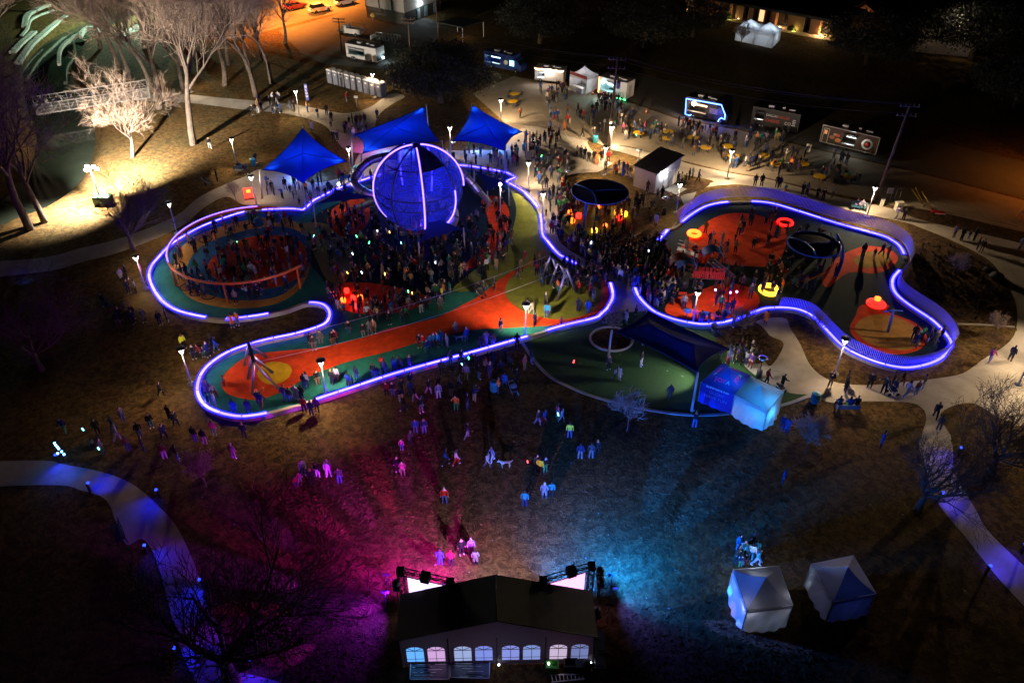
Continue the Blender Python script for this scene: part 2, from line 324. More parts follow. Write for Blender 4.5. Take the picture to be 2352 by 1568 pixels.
sheet('red_path',mRedR,[(508,880),(516,858),(535,840),(560,822),(588,812),(676,803),(739,797),(833,775),(895,754),(983,735),(1020,721),(1099,680),(1146,643),(1180,622),(1230,608),(1300,606),(1370,626),(1402,655),(1402,690),(1385,715),(1350,733),(1286,746),(1177,752),(1083,758),(1020,771),(958,787),(895,806),(830,822),(770,840),(707,866),(660,893),(620,910),(585,918),(545,912),(519,901)],.054)
sheet('olive_circle',mOlive,[(1160,665),(1180,630),(1225,608),(1285,602),(1340,612),(1374,638),(1383,672),(1370,705),(1330,727),(1270,733),(1210,718),(1172,693)],.060)
sheet('yellow_circle',mYel,[(591,858),(600,842),(617,832),(640,831),(662,837),(670,850),(664,865),(648,877),(625,883),(603,876)],.060)
sheet('tan_ring',mTan,[(400,625),(408,580),(445,545),(520,516),(610,500),(670,505),(700,540),(715,600),(690,660),(640,695),(560,708),(480,700),(425,675)],.042)
sheet('blue_ring',mBlueR,[(428,630),(440,590),(480,556),(560,530),(640,520),(700,540),(712,590),(690,640),(640,680),(560,690),(490,680),(445,660)],.048)
sheet('red_disc',mRedR,[(478,610),(505,575),(560,548),(630,540),(690,555),(705,600),(680,640),(620,662),(540,660),(495,640)],.054)
sheet('planter_lawn',mGrass,[(740,705),(752,716),(748,730),(730,742),(660,762),(590,780),(520,804),(480,830),(430,780),(440,745),(500,738),(580,734),(660,718),(705,702)],.040)
W2=[(1512,552),(1526,536),(1553,521),(1584,496),(1622,474),(1669,464),(1728,463),(1775,468),(1837,486),(1922,513),(2021,540),(2061,561),(2082,595),(2064,621),(2050,643),(2055,671),(2086,699),(2143,737),(2174,770),(2186,790),(2176,804),(2161,823),(2124,838),(2077,845),(2024,835),(1971,815),(1933,793),(1899,759),(1867,727),(1805,707),(1752,710),(1711,726),(1664,740),(1617,745),(1581,741),(1553,735),(1525,726),(1497,712),(1469,683),(1457,660),(1450,620),(1470,580)]
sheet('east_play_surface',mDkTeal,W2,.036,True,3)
sheet('east_red_rubber',mRedR,[(1640,500),(1720,490),(1800,520),(1800,580),(1770,610),(1700,610),(1600,600),(1560,640),(1530,620),(1570,560)],.042)
sheet('east_red_circle',mRedR,[(1600,670),(1660,650),(1720,660),(1745,690),(1720,720),(1650,735),(1580,733),(1530,718),(1540,690)],.044)
sheet('far_red_circle',mRedR,[(1935,585),(1990,565),(2040,572),(2062,590),(2050,612),(2010,628),(1950,626),(1900,660),(1890,630)],.042)
sheet('far_tan_disc',mMust,[(1965,590),(2000,577),(2036,580),(2046,594),(2030,610),(1990,615),(1965,606)],.048)
sheet('near_red_ring',mRedR,[(1952,752),(1965,725),(1980,700),(2040,700),(2040,716),(2100,740),(2128,770),(2122,795),(2090,810),(2040,813),(1990,796),(1962,775)],.042)
sheet('near_tan_disc',mTan,[(1964,757),(1976,735),(2010,722),(2055,727),(2100,748),(2119,775),(2108,795),(2075,804),(2030,799),(1990,784)],.048)
sheet('turf_disc',mOlive,[(1290,520),(1300,490),(1350,475),(1420,478),(1450,500),(1440,525),(1390,545),(1320,545)],.033)
# parking bay markings
b=MB()
def mark(x0,y0,x1,y1,w=.12,z=.026):
    p=G(x0,y0,z);q=G(x1,y1,z); a=(q-p).normalized().cross(Vector((0,0,1)))*w/2; b.add([p-a,q-a,q+a,p+a],[(3,2,1,0)])
for q in [(1294,299,1312,327),(1290,345,1345,314),(1310,345,1360,318),(1334,312,1352,345),(1270,337,1330,312),(2300,505,2420,545),(2080,470,2420,540)]: mark(*q)
for k in range(5): mark(2250+k*1.5,512+k*5,2312+k*1,524+k*5.2,.12)
tag(b.build('painted_markings',mPaint),kind='structure')
# ------------------------------------------------------------ lit seat walls
mLED=E('led_strip',(.046,.030,1.0),24); mLEDb=E('led_strip_blue',(.030,.024,1.0),28)
mLED=[mLED,E('led_strip_dim',(.05,.033,1.0),17),E('led_strip_bright',(.046,.03,1.0),27)]; mLEDb=[mLEDb,E('led_strip_blue_dim',(.034,.027,1.0),21),E('led_strip_blue_bright',(.03,.024,1.0),32)]
mHalo=E('led_halo_blue',(.006,.005,1.0),10)  # blue halo round the strips, imitated by a glowing band
def wall_run(parent,pts,zled,led,h=.45,w=.32,wallmat=None,gap=.10,seg=2.4,lw=.23,lift=.0,ledoff=0,skip=()):
    path=[Vector((p.x,p.y,0)) for p in pts]; st=strip(path,w/2); b=MB(); n=len(st)
    vs=[]
    for a,c in st: vs+= [a,c,c+Vector((0,0,h)),a+Vector((0,0,h))]
    fs=[]
    for k in range(n-1):
        o=4*k
        for i in range(4): j=(i+1)%4; fs.append((o+i,o+j,o+4+j,o+4+i))
    fs+=[(0,3,2,1),(4*n-4,4*n-3,4*n-2,4*n-1)]
    b.add(vs,fs); b.build('wall',wallmat or mConc,parent,parent.location,fixn=True)
    r=resample(path,.4); st=strip(r,lw/2); per=int(seg/.4); k=0;idx=0
    while k<len(r)-1:
        e=min(k+per,len(r)-1)
        if idx not in skip and e>k:
            b=MB(); vs=[]
            for i in range(k,e+1):
                a,c=st[i]; m=(c-a).normalized()*ledoff
                z0,z1=zled+lift,zled+lift+.07
                sh=Vector((0,0,0))
                if i==e: sh=(r[i-1]-r[i]).normalized()*gap
                vs+=[a+m+sh+Vector((0,0,z0)),c+m+sh+Vector((0,0,z0)),c+m+sh+Vector((0,0,z1)),a+m+sh+Vector((0,0,z1))]
            fs=[];N=e-k+1
            for i in range(N-1):
                o=4*i
                for u in range(4): v=(u+1)%4; fs.append((o+u,o+v,o+4+v,o+4+u))
            fs+=[(0,3,2,1),(4*N-4,4*N-3,4*N-2,4*N-1)]
            b.add(vs,fs); ls=b.build('led_strip',(led if not isinstance(led,list) else rnd.choice(led)),parent,parent.location,fixn=True)
            b=MB(); vs=[]
            for i in range(k,e+1):
                a,c=st[i]; m=(c-a).normalized()*.13; u0=Vector((0,0,zled+lift+.005)); u1=Vector((0,0,zled+lift+.045)); sh=(r[i-1]-r[i]).normalized()*gap if i==e else Vector((0,0,0))
                vs+=[a-m+sh+u0,c+m+sh+u0,c+m+sh+u1,a-m+sh+u1]
            b.add(vs,fs); b.build('led_halo',mHalo,ls,parent.location,fixn=True)  # wider glowing band under the strip stands in for its halo
        k=e;idx+=1
ZW=.45
def wp(pts,z=ZW,n=6,sm=True): return [G(p[0],p[1],z) for p in (spl(pts,n) if sm else pts)]
T=thing('seat_wall','pale curving seat wall with lit blue strip round the globe playground','wall',G(900,870,0),0)
A=wp(W1[8:13]+[(1233,474),(1243,505),(1246,538),(1258,555),(1286,586),(1328,608)][1:])
A=wp([(1163,417.5),(1188,431.6),(1205,442.6),(1233,474),(1243,505),(1246,538),(1258,555),(1286,586),(1328,608)])
wall_run(T,A,ZW,mLED,skip=(4,))
wall_run(T,wp([(1052,380),(1085,383),(1124,389.4),(1164,397),(1183,406.6)],sm=False),ZW,mLED,seg=1.6,gap=.3)
wall_run(T,wp([(1184,407.5),(1163,417)],sm=False),ZW,mLED)
B=wp([(1402,650),(1407.6,680),(1396.6,705.5),(1381,721),(1365,731),(1290,749),(1206,774),(1102,804),(1000,832),(900,860),(800,893),(700,925),(640,942),(590,953),(545,956),(500,946),(470,930),(455,905),(455,880),(465,855),(487,832),(530,806),(600,783),(680,766),(740,747),(756,730),(755,712),(738,698),(701,696),(651,713),(576,727),(501,732),(422,718),(382,699),(357,671),(343,637),(348,612),(363,593),(383,571),(407,552),(469,518),(557,488),(610,482),(670,480),(695,483)])
wall_run(T,B,ZW,mLED,skip=(6,17,18,33,34,37,52))
wall_run(T,wp([(695,483),(705,476),(720,461),(769,436),(855,407),(880,400)],sm=False),ZW,mLED,seg=2,gap=.3)
# east enclosure: wall, strip and picket fence
T=thing('picket_fence_wall','low wall topped by slim blue-lit pickets curving round the east playground','fence',G(2000,800,0))
mFW=M('fence_wall',(.2,.19,.18),.8,c2=(.27,.26,.25),scale=2,bump=.1)
LA=[(1512,552),(1526.5,536.5),(1537,525.5),(1553,521),(1584,496),(1622,474),(1669,464.5),(1728,463),(1775,468),(1837,486),(1922,513),(2021,540),(2050,553),(2068,568),(2080,593)]
LB=[(2066,621),(2050,643),(2055,671),(2086,699),(2143,737),(2174,770),(2185,790),(2175.5,804),(2161.5,823),(2124,838.5),(2077,844.7),(2024,835),(1970.6,815),(1933,793),(1899,759),(1867,727),(1837,712),(1805,707),(1780,707),(1752,710),(1711,726),(1664,740),(1617,745),(1581,741),(1553,735),(1525,726),(1497,712),(1469,684),(1458,660)]
pa=wp(LA,.25); pb=wp(LB,.45)
wall_run(T,pa,.25,mLEDb,h=.25,w=.3,wallmat=mFW,seg=3,lw=.23,skip=(1,5,13))
wall_run(T,pb,.45,mLEDb,w=.3,wallmat=mFW,seg=3.2,lw=.23,skip=(21,24,31))
mPick=M('picket_metal',(.30,.30,.33),.4,metal=.3)
fa=[(1556,508),(1580,488),(1618,465),(1669,454),(1728,452),(1776,457),(1838,475),(1925,502),(2022,528),(2058,545),(2080,565),(2090,598),(2078,622),(2061,645),(2064,668),(2092,692),(2147,729),(2180,764),(2189,790)]
fb=[(2189,790),(2178,803),(2160,818),(2122,832),(2077,838),(2026,829),(1975,809),(1938,787),(1904,754),(1871,722),(1840,708),(1806,702),(1790,702)]
def fence(parent,pts,h,z0):
    r=resample(wp(pts,z0,8),.155); b=MB(); rail=MB()
    c=Vector((0,0,0))
    for k,p in enumerate(r):
        t=(r[min(k+1,len(r)-1)]-r[max(k-1,0)]).normalized(); a=Vector((-t.y,t.x,0))*.10
        a=a if a.dot(p-G(1900,640,0))>0 else -a
        b.beam(p,p+Vector((0,0,h))+a*1.6,.05,.035)
    b.build('picket_row',mPick,parent,parent.location)['kind']='stuff'
    rail.tube([p+Vector((0,0,.06)) for p in r[::4]],.035,6); rail.build('bottom_rail',mPick,parent,parent.location)
    q=MB(); q.tube([p+Vector((0,0,h*.97)) for p in r[::4]],.02,5); 
fence(T,fa,1.25,.3); fence(T,fb,1.1,.45)
# retaining band under the north run of the fence
b=MB(); p0=wp(LA[3:],.05); st=strip(p0,.45)
# ------------------------------------------------------------ globe with tube slides
GC=None
def mkglobe():
    d0=81.0
    # centre from its outline: level of the middle found along the sight line
    a=962-1176; bb=784-430
    d=Vector((a,FP*cT+bb*sT,-FP*sT+bb*cT)); f=101/FP*1.0
    # depth such that the sphere rests a metre above the rubber
    best=None
    for k in range(400,1300):
        t=k/10/FP; p=Vector((0,0,CAMH))+d*t; r=(k/10)*f*.985
        e=abs(p.z-(r*.93+.75))
        if best is None or e<best[0]: best=(e,p,r)
    return best[1],best[2]
GC,GR=mkglobe()
T=thing('globe_climber','giant transparent globe climber with glowing meridians and three tube slides','climbing globe',(GC.x,GC.y,0))
def gpane():
    m=bpy.data.materials.new('globe_mesh_panel'); m.use_nodes=True; nt=m.node_tree; o=nt.nodes['Material Output']; p=nt.nodes['Principled BSDF']
    p.inputs['Base Color'].default_value=(.10,.14,.62,1); p.inputs['Roughness'].default_value=.22; p.inputs['Specular IOR Level'].default_value=.35
    tr=nt.nodes.new('ShaderNodeBsdfTranslucent'); tr.inputs[0].default_value=(.12,.16,.75,1)
    tp=nt.nodes.new('ShaderNodeBsdfTransparent'); tp.inputs[0].default_value=(.55,.6,1,1)
    a=nt.nodes.new('ShaderNodeMixShader'); a.inputs[0].default_value=.55; c=nt.nodes.new('ShaderNodeMixShader')
    tc=nt.nodes.new('ShaderNodeTexCoord'); nz=nt.nodes.new('ShaderNodeTexNoise'); nz.inputs['Scale'].default_value=1.4; nz.inputs['Detail'].default_value=6
    mr=nt.nodes.new('ShaderNodeMapRange'); mr.inputs[1].default_value=.3; mr.inputs[2].default_value=.7; mr.inputs[3].default_value=.58; mr.inputs[4].default_value=.86
    lk(nt,tc.outputs['Object'],nz.inputs['Vector']); lk(nt,nz.outputs['Fac'],mr.inputs[0]); lk(nt,mr.outputs[0],c.inputs[0])
    lk(nt,p.outputs[0],a.inputs[1]); lk(nt,tr.outputs[0],a.inputs[2]); lk(nt,a.outputs[0],c.inputs[1]); lk(nt,tp.outputs[0],c.inputs[2]); lk(nt,c.outputs[0],o.inputs[0])
    return m
mPane=gpane(); mSolid=M('globe_solid_panel',(.012,.016,.06),.5); mRib=M('globe_rib_metal',(.03,.035,.09),.4,metal=.3)
cz=Vector((0,0,GC.z))
def sp(lat,lon,r=None): 
    r=r or GR; return cz+Vector((r*math.cos(lat)*math.sin(lon),-r*math.cos(lat)*math.cos(lon),r*math.sin(lat)))
NM=8; LAT=[math.radians(x) for x in(-64,-38,-8,6,44,88)]; L0=math.radians(-30)
for i in range(NM):
    l0=L0+2*PI*i/NM; l1=l0+2*PI/NM
    for j in range(5):
        b=MB(); n=6; vs=[];fs=[]
        for u in range(n+1):
            for v in range(n+1): vs.append(sp(LAT[j]+(LAT[j+1]-LAT[j])*v/n,l0+(l1-l0)*u/n))
        for u in range(n):
            for v in range(n): q=u*(n+1)+v; fs.append((q,q+n+1,q+n+2,q+1))
        b.add(vs,fs,True); b.build('solid_panel' if (j==4 and i in(1,5)) else 'mesh_panel',mSolid if (j==4 and i in(1,5)) else mPane,T)
for i in range(NM):
    lon=L0+2*PI*i/NM; lit=i in(0,1,2,4,6,7); 
    b=MB(); b.tube([sp(math.radians(-68+156*k/26),lon,GR+.06) for k in range(27)],.10,6); b.build('meridian_rib',mRib,T)
mLEDg=E('globe_led',(.12,.07,1.0),9)
for lon,a0,a1 in((-78,-40,86),(12,-38,80),(100,-2,84),(168,-30,50),(-150,-20,50),(58,-46,10)):
    b=MB(); b.tube([sp(math.radians(a0+(a1-a0)*k/24),math.radians(lon),GR+.2) for k in range(25)],.085,6); b.build('led_tube',mLEDg,T)
for la in(-64,-38,-8,6,44):
    b=MB(); b.tube([sp(math.radians(la),2*PI*k/40,GR+.03) for k in range(40)],.07,6,True); b.build('ring_rib',mRib,T)
for i in range(NM):
    b=MB()
    for k in range(3):
        l0=L0+2*PI*(i+k/3)/NM; l1=L0+2*PI*(i+(k+.5)/3)/NM; l2=L0+2*PI*(i+(k+1)/3)/NM
        b.tube([sp(LAT[2],l0),sp(LAT[3],l1),sp(LAT[2],l2)],.045,5)
    b.build('truss_lattice',mRib,T)
b=MB(); 
for k in range(8): g=2*PI*k/8+.2; b.cyl((math.cos(g)*GR*.42,math.sin(g)*GR*.42,0),(math.cos(g)*GR*.42,math.sin(g)*GR*.42,GC.z-GR*.88),.11,.11,8)
b.build('support_post',mRib,T)
b=MB(); b.cyl((0,0,.2),(0,0,GC.z+GR),.22,.14,10); b.build('centre_mast',mRib,T)
b=MB(); b.lathe([(.1,0),(.5,.05),(.2,.25)],(0,0,GC.z+GR-.05),10); b.build('crown_cap',mRib,T)
# inner climbing deck and nets
mNet=M('climbing_net',(.03,.03,.16),.7)
for z in(-.45,.0,.42):
    b=MB(); R=GR*math.sqrt(1-z*z)*.9
    for k in range(10): g=2*PI*k/10; b.tube([(math.cos(g)*.3,math.sin(g)*.3,GC.z+z*GR-.1),(math.cos(g)*R,math.sin(g)*R,GC.z+z*GR)],.03,4)
    for q in(.35,.6,.85): b.tube([(math.cos(2*PI*k/20)*R*q,math.sin(2*PI*k/20)*R*q,GC.z+z*GR) for k in range(20)],.03,4,True)
    b.build('climbing_net',mNet,T)
for p,w in(((1.4,-1.8,GC.z+1.2),430),((-1.9,.6,GC.z-.6),430),((1.2,1.6,GC.z+.2),360),((0,-1.2,GC.z-2.2),260)):
    light('globe_light','POINT',Vector((GC.x,GC.y,0))+Vector(p),(.05,.09,1.0),w*1.05,size=.25)
light('globe_magenta_light','POINT',Vector((GC.x-2.3,GC.y+1.5,GC.z+1.6)),(1,.05,.45),60,size=.2)
light('globe_magenta_light','POINT',Vector((GC.x,GC.y-1,1.0)),(1,.15,.5),80,size=.2)
mTube=M('slide_steel',(.34,.33,.42),.28,metal=.75)
def slide(pts,r,chute):
    w=[]
    for x,y,z in pts: w.append(G(x,y,z))
    q=spl([tuple(p) for p in w],6); b=MB(); b.tube(q,r,10); s=b.build('tube_slide',mTube,T,T.location)
    b=MB()
    for k in range(0,len(q),6): b.tube([q[k]+((q[min(k+1,len(q)-1)]-q[max(k-1,0)]).normalized())*e for e in(-.05,.05)],r+.05,10)
    b.build('flange',mDkMet,s,T.location)
    a=q[-1]; c=G(*chute); d=(c-a).normalized(); n=d.cross(Vector((0,0,1))).normalized()*r
    b=MB(); up=n.cross(d).normalized()
    prof=[n*1.0+up*.25,n*.8-up*.2,-n*.8-up*.2,-n*1.0+up*.25]; vs=[a+p for p in prof]+[c+p for p in prof]
    b.add(vs,[(i,i+1,i+5,i+4) for i in range(3)]); b.build('slide_chute',mSteel,T,T.location)
slide([(912,358,5.6),(880,360,5.5),(846,372,5.0),(822,395,4.3),(813,418,3.6),(835,440,2.9),(868,452,2.2),(874,459,1.7)],.48,(806,484,.25))
slide([(1054,388,4.6),(1070,405,3.8),(1085,423,2.9),(1100,440,2.0)],.45,(1128,470,.25))
slide([(1004,470,3.4),(1024,470,3.2),(1041,482,2.8),(1045,500,2.2),(1037,520,1.5)],.45,(1011,550,.25))
# ------------------------------------------------------------ shade sails
mSail=fabric('blue_sail_fabric',(.006,.05,.52),.6); mSailD=fabric('navy_sail_fabric',(.006,.02,.16),.35); mSeam=M('sail_seam',(.004,.012,.12),.8)
def sail(name,label,corners,ctr,mat,sag=.13,N=14,posts=True,seams=True,uplight=()):
    C=[G(*c) for c in corners]; Z=G(*ctr); base=sum(C,Vector())/4; base.z=0
    T=thing('shade_sail',label,'shade sail',base,0,name)
    n=len(C); vs=[Z];fs=[]; ring=[]
    b=MB()
    for e in range(n):
        A,B=C[e],C[(e+1)%n]; m=(A+B)/2; inn=(Z-m)
        edge=[]
        for k in range(N+1):
            t=k/N; p=A.lerp(B,t); p=p+inn*sag*4*t*(1-t); edge.append(p)
        grid=[]
        R=8
        for k in range(N+1):
            row=[]
            for j in range(R+1):
                s=j/R; p=Z.lerp(edge[k],s); p=p-Vector((0,0,.32*math.sin(PI*s)*math.sin(PI*k/N))); row.append(p)
            grid.append(row)
        o=[p for r in grid for p in r]; f=[]
        for k in range(N):
            for j in range(R): q=k*(R+1)+j; f.append((q,q+1,q+R+2,q+R+1))
        b.add(o,f,True)
        bb=MB(); bb.tube(edge,.035,5); bb.build('hem_cable',mSeam,T,T.location)
    ob=b.build('canopy',mat,T,T.location)
    bm=bmesh.new(); bm.from_mesh(ob.data); bmesh.ops.remove_doubles(bm,verts=bm.verts,dist=.001); bmesh.ops.recalc_face_normals(bm,faces=bm.faces); bm.to_mesh(ob.data); bm.free()
    if seams:
        for c in C: 
            q=MB(); q.tube([Z.lerp(c,k/8)+Vector((0,0,.03)) for k in range(9)],.03,4); q.build('seam',mSeam,T,T.location)
    for c in C:
        d=(c-base); d.z=0; d.normalize(); f=Vector((c.x,c.y,0))+d*.6
        q=MB(); q.cyl(f,Vector((c.x,c.y,c.z+.15))+d*.28,.11,.08,8); p=q.build('post',mPole,T,T.location)
        q=MB(); q.cyl(c+d*.25+Vector((0,0,.05)),c,.03,.03,5); q.build('turnbuckle',mSteel,p,T.location)
    for i,w in uplight:
        c=C[i]; d=(c-base); d.z=0; d.normalize(); l=Vector((c.x,c.y,c.z-1.1))-d*.5
        q=MB(); q.box(l-Vector((0,0,.12)),(.3,.24,.2)); q.build('uplight',mDkMet,T,T.location)
        light('sail_uplight','SPOT',l,(.35,.65,1.0),w,target=c.lerp(Z,.22),angle=75,blend=.9,size=.08)
    bl=Vector((Z.x,Z.y,min(2.6,Z.z-1.2)))
    return T,Z
SG='blue shade sails behind the globe'
for lb,cs,zt,ul in(('blue four-point shade sail left of the globe, spread like a kite',[(601,391,3.6),(695,421,3.4),(798,371,3.9),(695,294,4.4)],(695,353,3.5),((0,500),(2,700))),
  ('long blue shade sail directly behind the globe',[(812,310,4.2),(833,353,3.6),(1011,325,3.9),(977,244,4.8)],(905,292,3.7),((1,1300),(3,800))),
  ('blue shade sail right of the globe below the oak bed',[(1039,324,3.6),(1157,346,3.4),(1200,303,4.2),(1085,241,4.6)],(1117,288,3.6),((2,900),(3,400)))):
    T,Z=sail(SG,lb,cs,zt,mSail,uplight=ul)
    for dx,dy in((-1.6,0),(1.6,.4)): light('under_sail_light','POINT',(Z.x+dx,Z.y+dy,.9),(.12,.28,1),480,size=.3)
# the big dark sail over the artificial lawn has a ridge instead of a single peak
C=[G(1410,762,3.4),G(1490,714,4.0),G(1674,801,3.6),G(1600,855,3.9)]; R0=G(1490,742,4.4); R1=G(1594,790,4.6); base=sum(C,Vector())/4; base.z=0
T=thing('shade_sail','long navy shade sail with a ridge over the dark artificial lawn','shade sail',base)
b=MB()
def edge(A,B,Z,s=.1,N=12): return [A.lerp(B,k/N)+(Z-(A+B)/2)*s*4*(k/N)*(1-k/N) for k in range(N+1)]
mid=(R0+R1)/2; ridge=[R0.lerp(R1,k/12)-Vector((0,0,.15*math.sin(PI*k/12))) for k in range(13)]
def loft(e,r,J=6):
    o=[];f=[];N=len(e)
    for k in range(N):
        for j in range(J+1): o.append(e[k].lerp(r[k],j/J)-Vector((0,0,.12*math.sin(PI*j/J))))
    for k in range(N-1):
        for j in range(J): q=k*(J+1)+j; f.append((q,q+1,q+J+2,q+J+1))
    b.add(o,f,True)
e1=edge(C[0],C[3],mid); e2=edge(C[1],C[2],mid); loft(e1,ridge); loft(e2,ridge)
e3=edge(C[0],C[1],mid); loft(e3,[R0]*13); e4=edge(C[3],C[2],mid); loft(e4,[R1]*13)
ob=b.build('canopy',mSailD,T,T.location,fixn=True)
bm=bmesh.new(); bm.from_mesh(ob.data); bmesh.ops.remove_doubles(bm,verts=bm.verts,dist=.001); bmesh.ops.recalc_face_normals(bm,faces=bm.faces); bm.to_mesh(ob.data); bm.free()
for e in(e1,e2,e3,e4,ridge): q=MB(); q.tube([p+Vector((0,0,.03)) for p in e],.035,5); q.build('hem_cable',mSeam,T,T.location)
for c in C:
    d=(c-base); d.z=0; d.normalize(); q=MB(); q.cyl(Vector((c.x,c.y,0))+d*.3,c+d*.2+Vector((0,0,.15)),.12,.09,8); q.build('post',mPole,T,T.location)
# small navy triangles beside the globe
for lb,cs in(('small navy triangular sail left of the globe under the tube slide',[(722,470,2.8),(778,436,3.0),(862,452,2.6)]),('small navy triangular sail in front of the globe',[(989,492,3.1),(1062,525,2.9),(963,557,2.7)]),('navy triangular sail right of the globe by the zigzag wall',[(1090,392,3),(1166,420,3),(1120,440,2.6)])):
    P=[G(*c) for c in cs]; base=sum(P,Vector())/3; base.z=0
    T=thing('triangle_sail',lb,'shade sail',base,0,'small navy sails around the globe')
    b=MB(); z=sum(P,Vector())/3-Vector((0,0,.15)); E3=[]
    for i in range(3): E3+=edge(P[i],P[(i+1)%3],z,.08,8)[:-1]
    b.add([z]+E3,[(0,1+i,1+(i+1)%len(E3)) for i in range(len(E3))],True); b.build('canopy',mSailD,T,T.location,fixn=True)
    for p in P: 
        d=(p-base); d.z=0; d.normalize(); b=MB(); b.cyl((p.x+d.x*.2,p.y+d.y*.2,0),p+d*.12+Vector((0,0,.1)),.09,.07,8); b.build('post',mPole,T,T.location)
# ------------------------------------------------------------ orange ring climber
zr=2.5; RP=[(690,609),(651,627),(594.5,644),(525.7,653),(469,647.5),(416,627),(386,593),(385,568),(397,549),(438,517.7),(494,495.8),(547.6,481.7),(594.5,476.4),(638,475.5)]
pts=np.array([tuple(G(x,y,zr)) for x,y in RP]); A_=np.c_[2*pts[:,:2],np.ones(len(pts))]; s_=np.linalg.lstsq(A_,(pts[:,:2]**2).sum(1),rcond=None)[0]; Rr=math.sqrt(s_[2]+s_[0]**2+s_[1]**2)
T=thing('ring_climber','big open orange tube ring on posts, lit white along its far side','climbing ring',(s_[0],s_[1],0))
a0=math.atan2(pts[0,1]-s_[1],pts[0,0]-s_[0]); a1=math.atan2(pts[-1,1]-s_[1],pts[-1,0]-s_[0]); 
if a1>a0: a1-=2*PI
N=60; arc=[(Rr*math.cos(a0+(a1-a0)*k/N),Rr*math.sin(a0+(a1-a0)*k/N),zr) for k in range(N+1)]
b=MB(); b.tube(arc,.13,10); b.build('ring_tube',mOrg,T)
b=MB(); k0=int(N*.47); b.tube([(x*1.0,y*1.0,z+.13) for x,y,z in arc[k0:N-3]],.06,6); b.build('led_strip',E('ring_led',(.09,.05,1.0),11),T)
for k in(1,14,27,38,49,58):
    x,y,z=arc[k]; b=MB(); b.cyl((x,y,0),(x,y,z),.1,.09,8); b.build('post',mOrg,T)
x,y,z=arc[27]; x2,y2,_=arc[22]
b=MB(); b.tube([(x,y,.25),(x2*.92,y2*.92,.25)],.07,6); b.build('crossbar',mOrg,T)
mRope=M('rope',(.03,.03,.05),.8)
for k in(9,18,21,24,33,44):
    x,y,z=arc[k]; b=MB()
    for j in range(3): 
        g=2*PI*j/3; b.tube([(x,y,z),(x*.93+.7*math.cos(g),y*.93+.7*math.sin(g),.55)],.02,4)
    b.tube([(x*.93+.7*math.cos(2*PI*j/12),y*.93+.7*math.sin(2*PI*j/12),.5) for j in range(12)],.05,5,True); b.build('basket_swing',mRope,T)
# round pod seats by the ring
def pod():
    T=thing('pod_seat','x','swing'); b=MB(); n=10; vs=[];fs=[]
    for i in range(6):
        f=PI*.05+PI*.62*i/5
        for k in range(n+1): g=PI*1.35*k/n-.5; vs.append((.62*math.sin(f)*math.cos(g),.62*math.sin(f)*math.sin(g),.75+.62*math.cos(f)))
    for i in range(5):
        for k in range(n): q=i*(n+1)+k; fs.append((q,q+1,q+n+2,q+n+1))
    b.add(vs,fs,True); b.build('shell',M('pod_blue',(.03,.14,.4),.35),T)
    b=MB(); b.cyl((0,0,0),(0,0,.2),.2,.06,8); b.build('foot',mSteel,T); b=MB(); b.tube([(.6*math.cos(2*PI*k/16),.6*math.sin(2*PI*k/16)*.3-.2,.75+.6*math.sin(2*PI*k/16)) for k in range(16)],.03,5,True); b.build('rim',mSteel,T); return T
pp=pod()
for x,y,rz,l in((597,524,2.6,'left of the two blue round pod seats on the tan rubber'),(637,514,3.4,'right of the two blue round pod seats on the tan rubber')): place(pp,USED,G(x,y,.05),rz,l,'pod seats by the orange ring')
# ------------------------------------------------------------ zip line towers and cables
def ziptower(label,tops,h,feet):
    Tp=[G(x,y,h) for x,y in tops]; base=sum(Tp,Vector())/len(Tp); base.z=0
    T=thing('zipline_tower',label,'zip line',base,0,'zip line towers')
    b=MB(); b.beam(Tp[0],Tp[1],.28,.34); b.build('top_beam',mDkMet,T,T.location)
    for k,(i,fx,fy) in enumerate(feet):
        p=Tp[0].lerp(Tp[1],i); b=MB(); b.cyl(G(fx,fy,.02),p,.11,.10,8); b.build('leg',mSteel,T,T.location)
    return Tp
za=ziptower('grey six-legged zip line tower beside the yellow circle',[(570.9,790),(583.4,832.4)],3.1,[(0,561.5,838.6),(0,613,820),(.6,569,870.7),(.6,626.4,856),(1,579.5,904),(1,640.5,893.4)])
zb=ziptower('grey six-legged zip line tower above the olive circle',[(1265.7,584.5),(1300.8,616.5)],3.3,[(0,1243,640),(0,1285,640),(.5,1262.7,654),(.5,1308,655),(1,1279.4,691),(1,1322,671)])
for k,lb in((0,'upper of two thin zip line cables over the red path'),(1,'lower of two thin zip line cables over the red path')):
    p,q=za[k],zb[k]; b=MB(); b.tube([p.lerp(q,i/24)-Vector((0,0,.9*4*(i/24)*(1-i/24))) for i in range(25)],.018,4)
    tag(b.build('zipline_cable',mSteel),lb,'cable','zip line cables')
# ------------------------------------------------------------ round canopies
def disc_canopy(label,c,rpx,mat,h):
    p=G(c[0],c[1],h); r=rpx*(p-Vector((0,0,CAMH))).length/ FP*.96
    T=thing('round_canopy',label,'canopy',(p.x,p.y,0)); n=40
    b=MB(); b.lathe([(0.01,h+.15),(r*.5,h+.1),(r,h)],(0,0,0),n,False); b.build('canopy',mat,T)
    b=MB(); b.tube([(r*math.cos(2*PI*k/n),r*math.sin(2*PI*k/n),h) for k in range(n)],.09,8,True); b.build('ring_frame',mBlueM,T)
    for a in(.1,2.6,4.5): b=MB(); b.tube([(-.3*r,-.1*r,h+.20),(r*.5*math.cos(a)-.1*r,r*.5*math.sin(a),h+.19),(r*math.cos(a),r*math.sin(a),h+.09)],.06,6); b.build('spoke',mBlueM,T)
    return T,p,r
mDisc=M('canopy_fabric',(.20,.165,.2),.4,c2=(.25,.21,.25),scale=1,spec=.5)
T,p,r=disc_canopy('round dark canopy on a leaning blue mast near the small toilet building',(1378,440),66,mDisc,4.2)
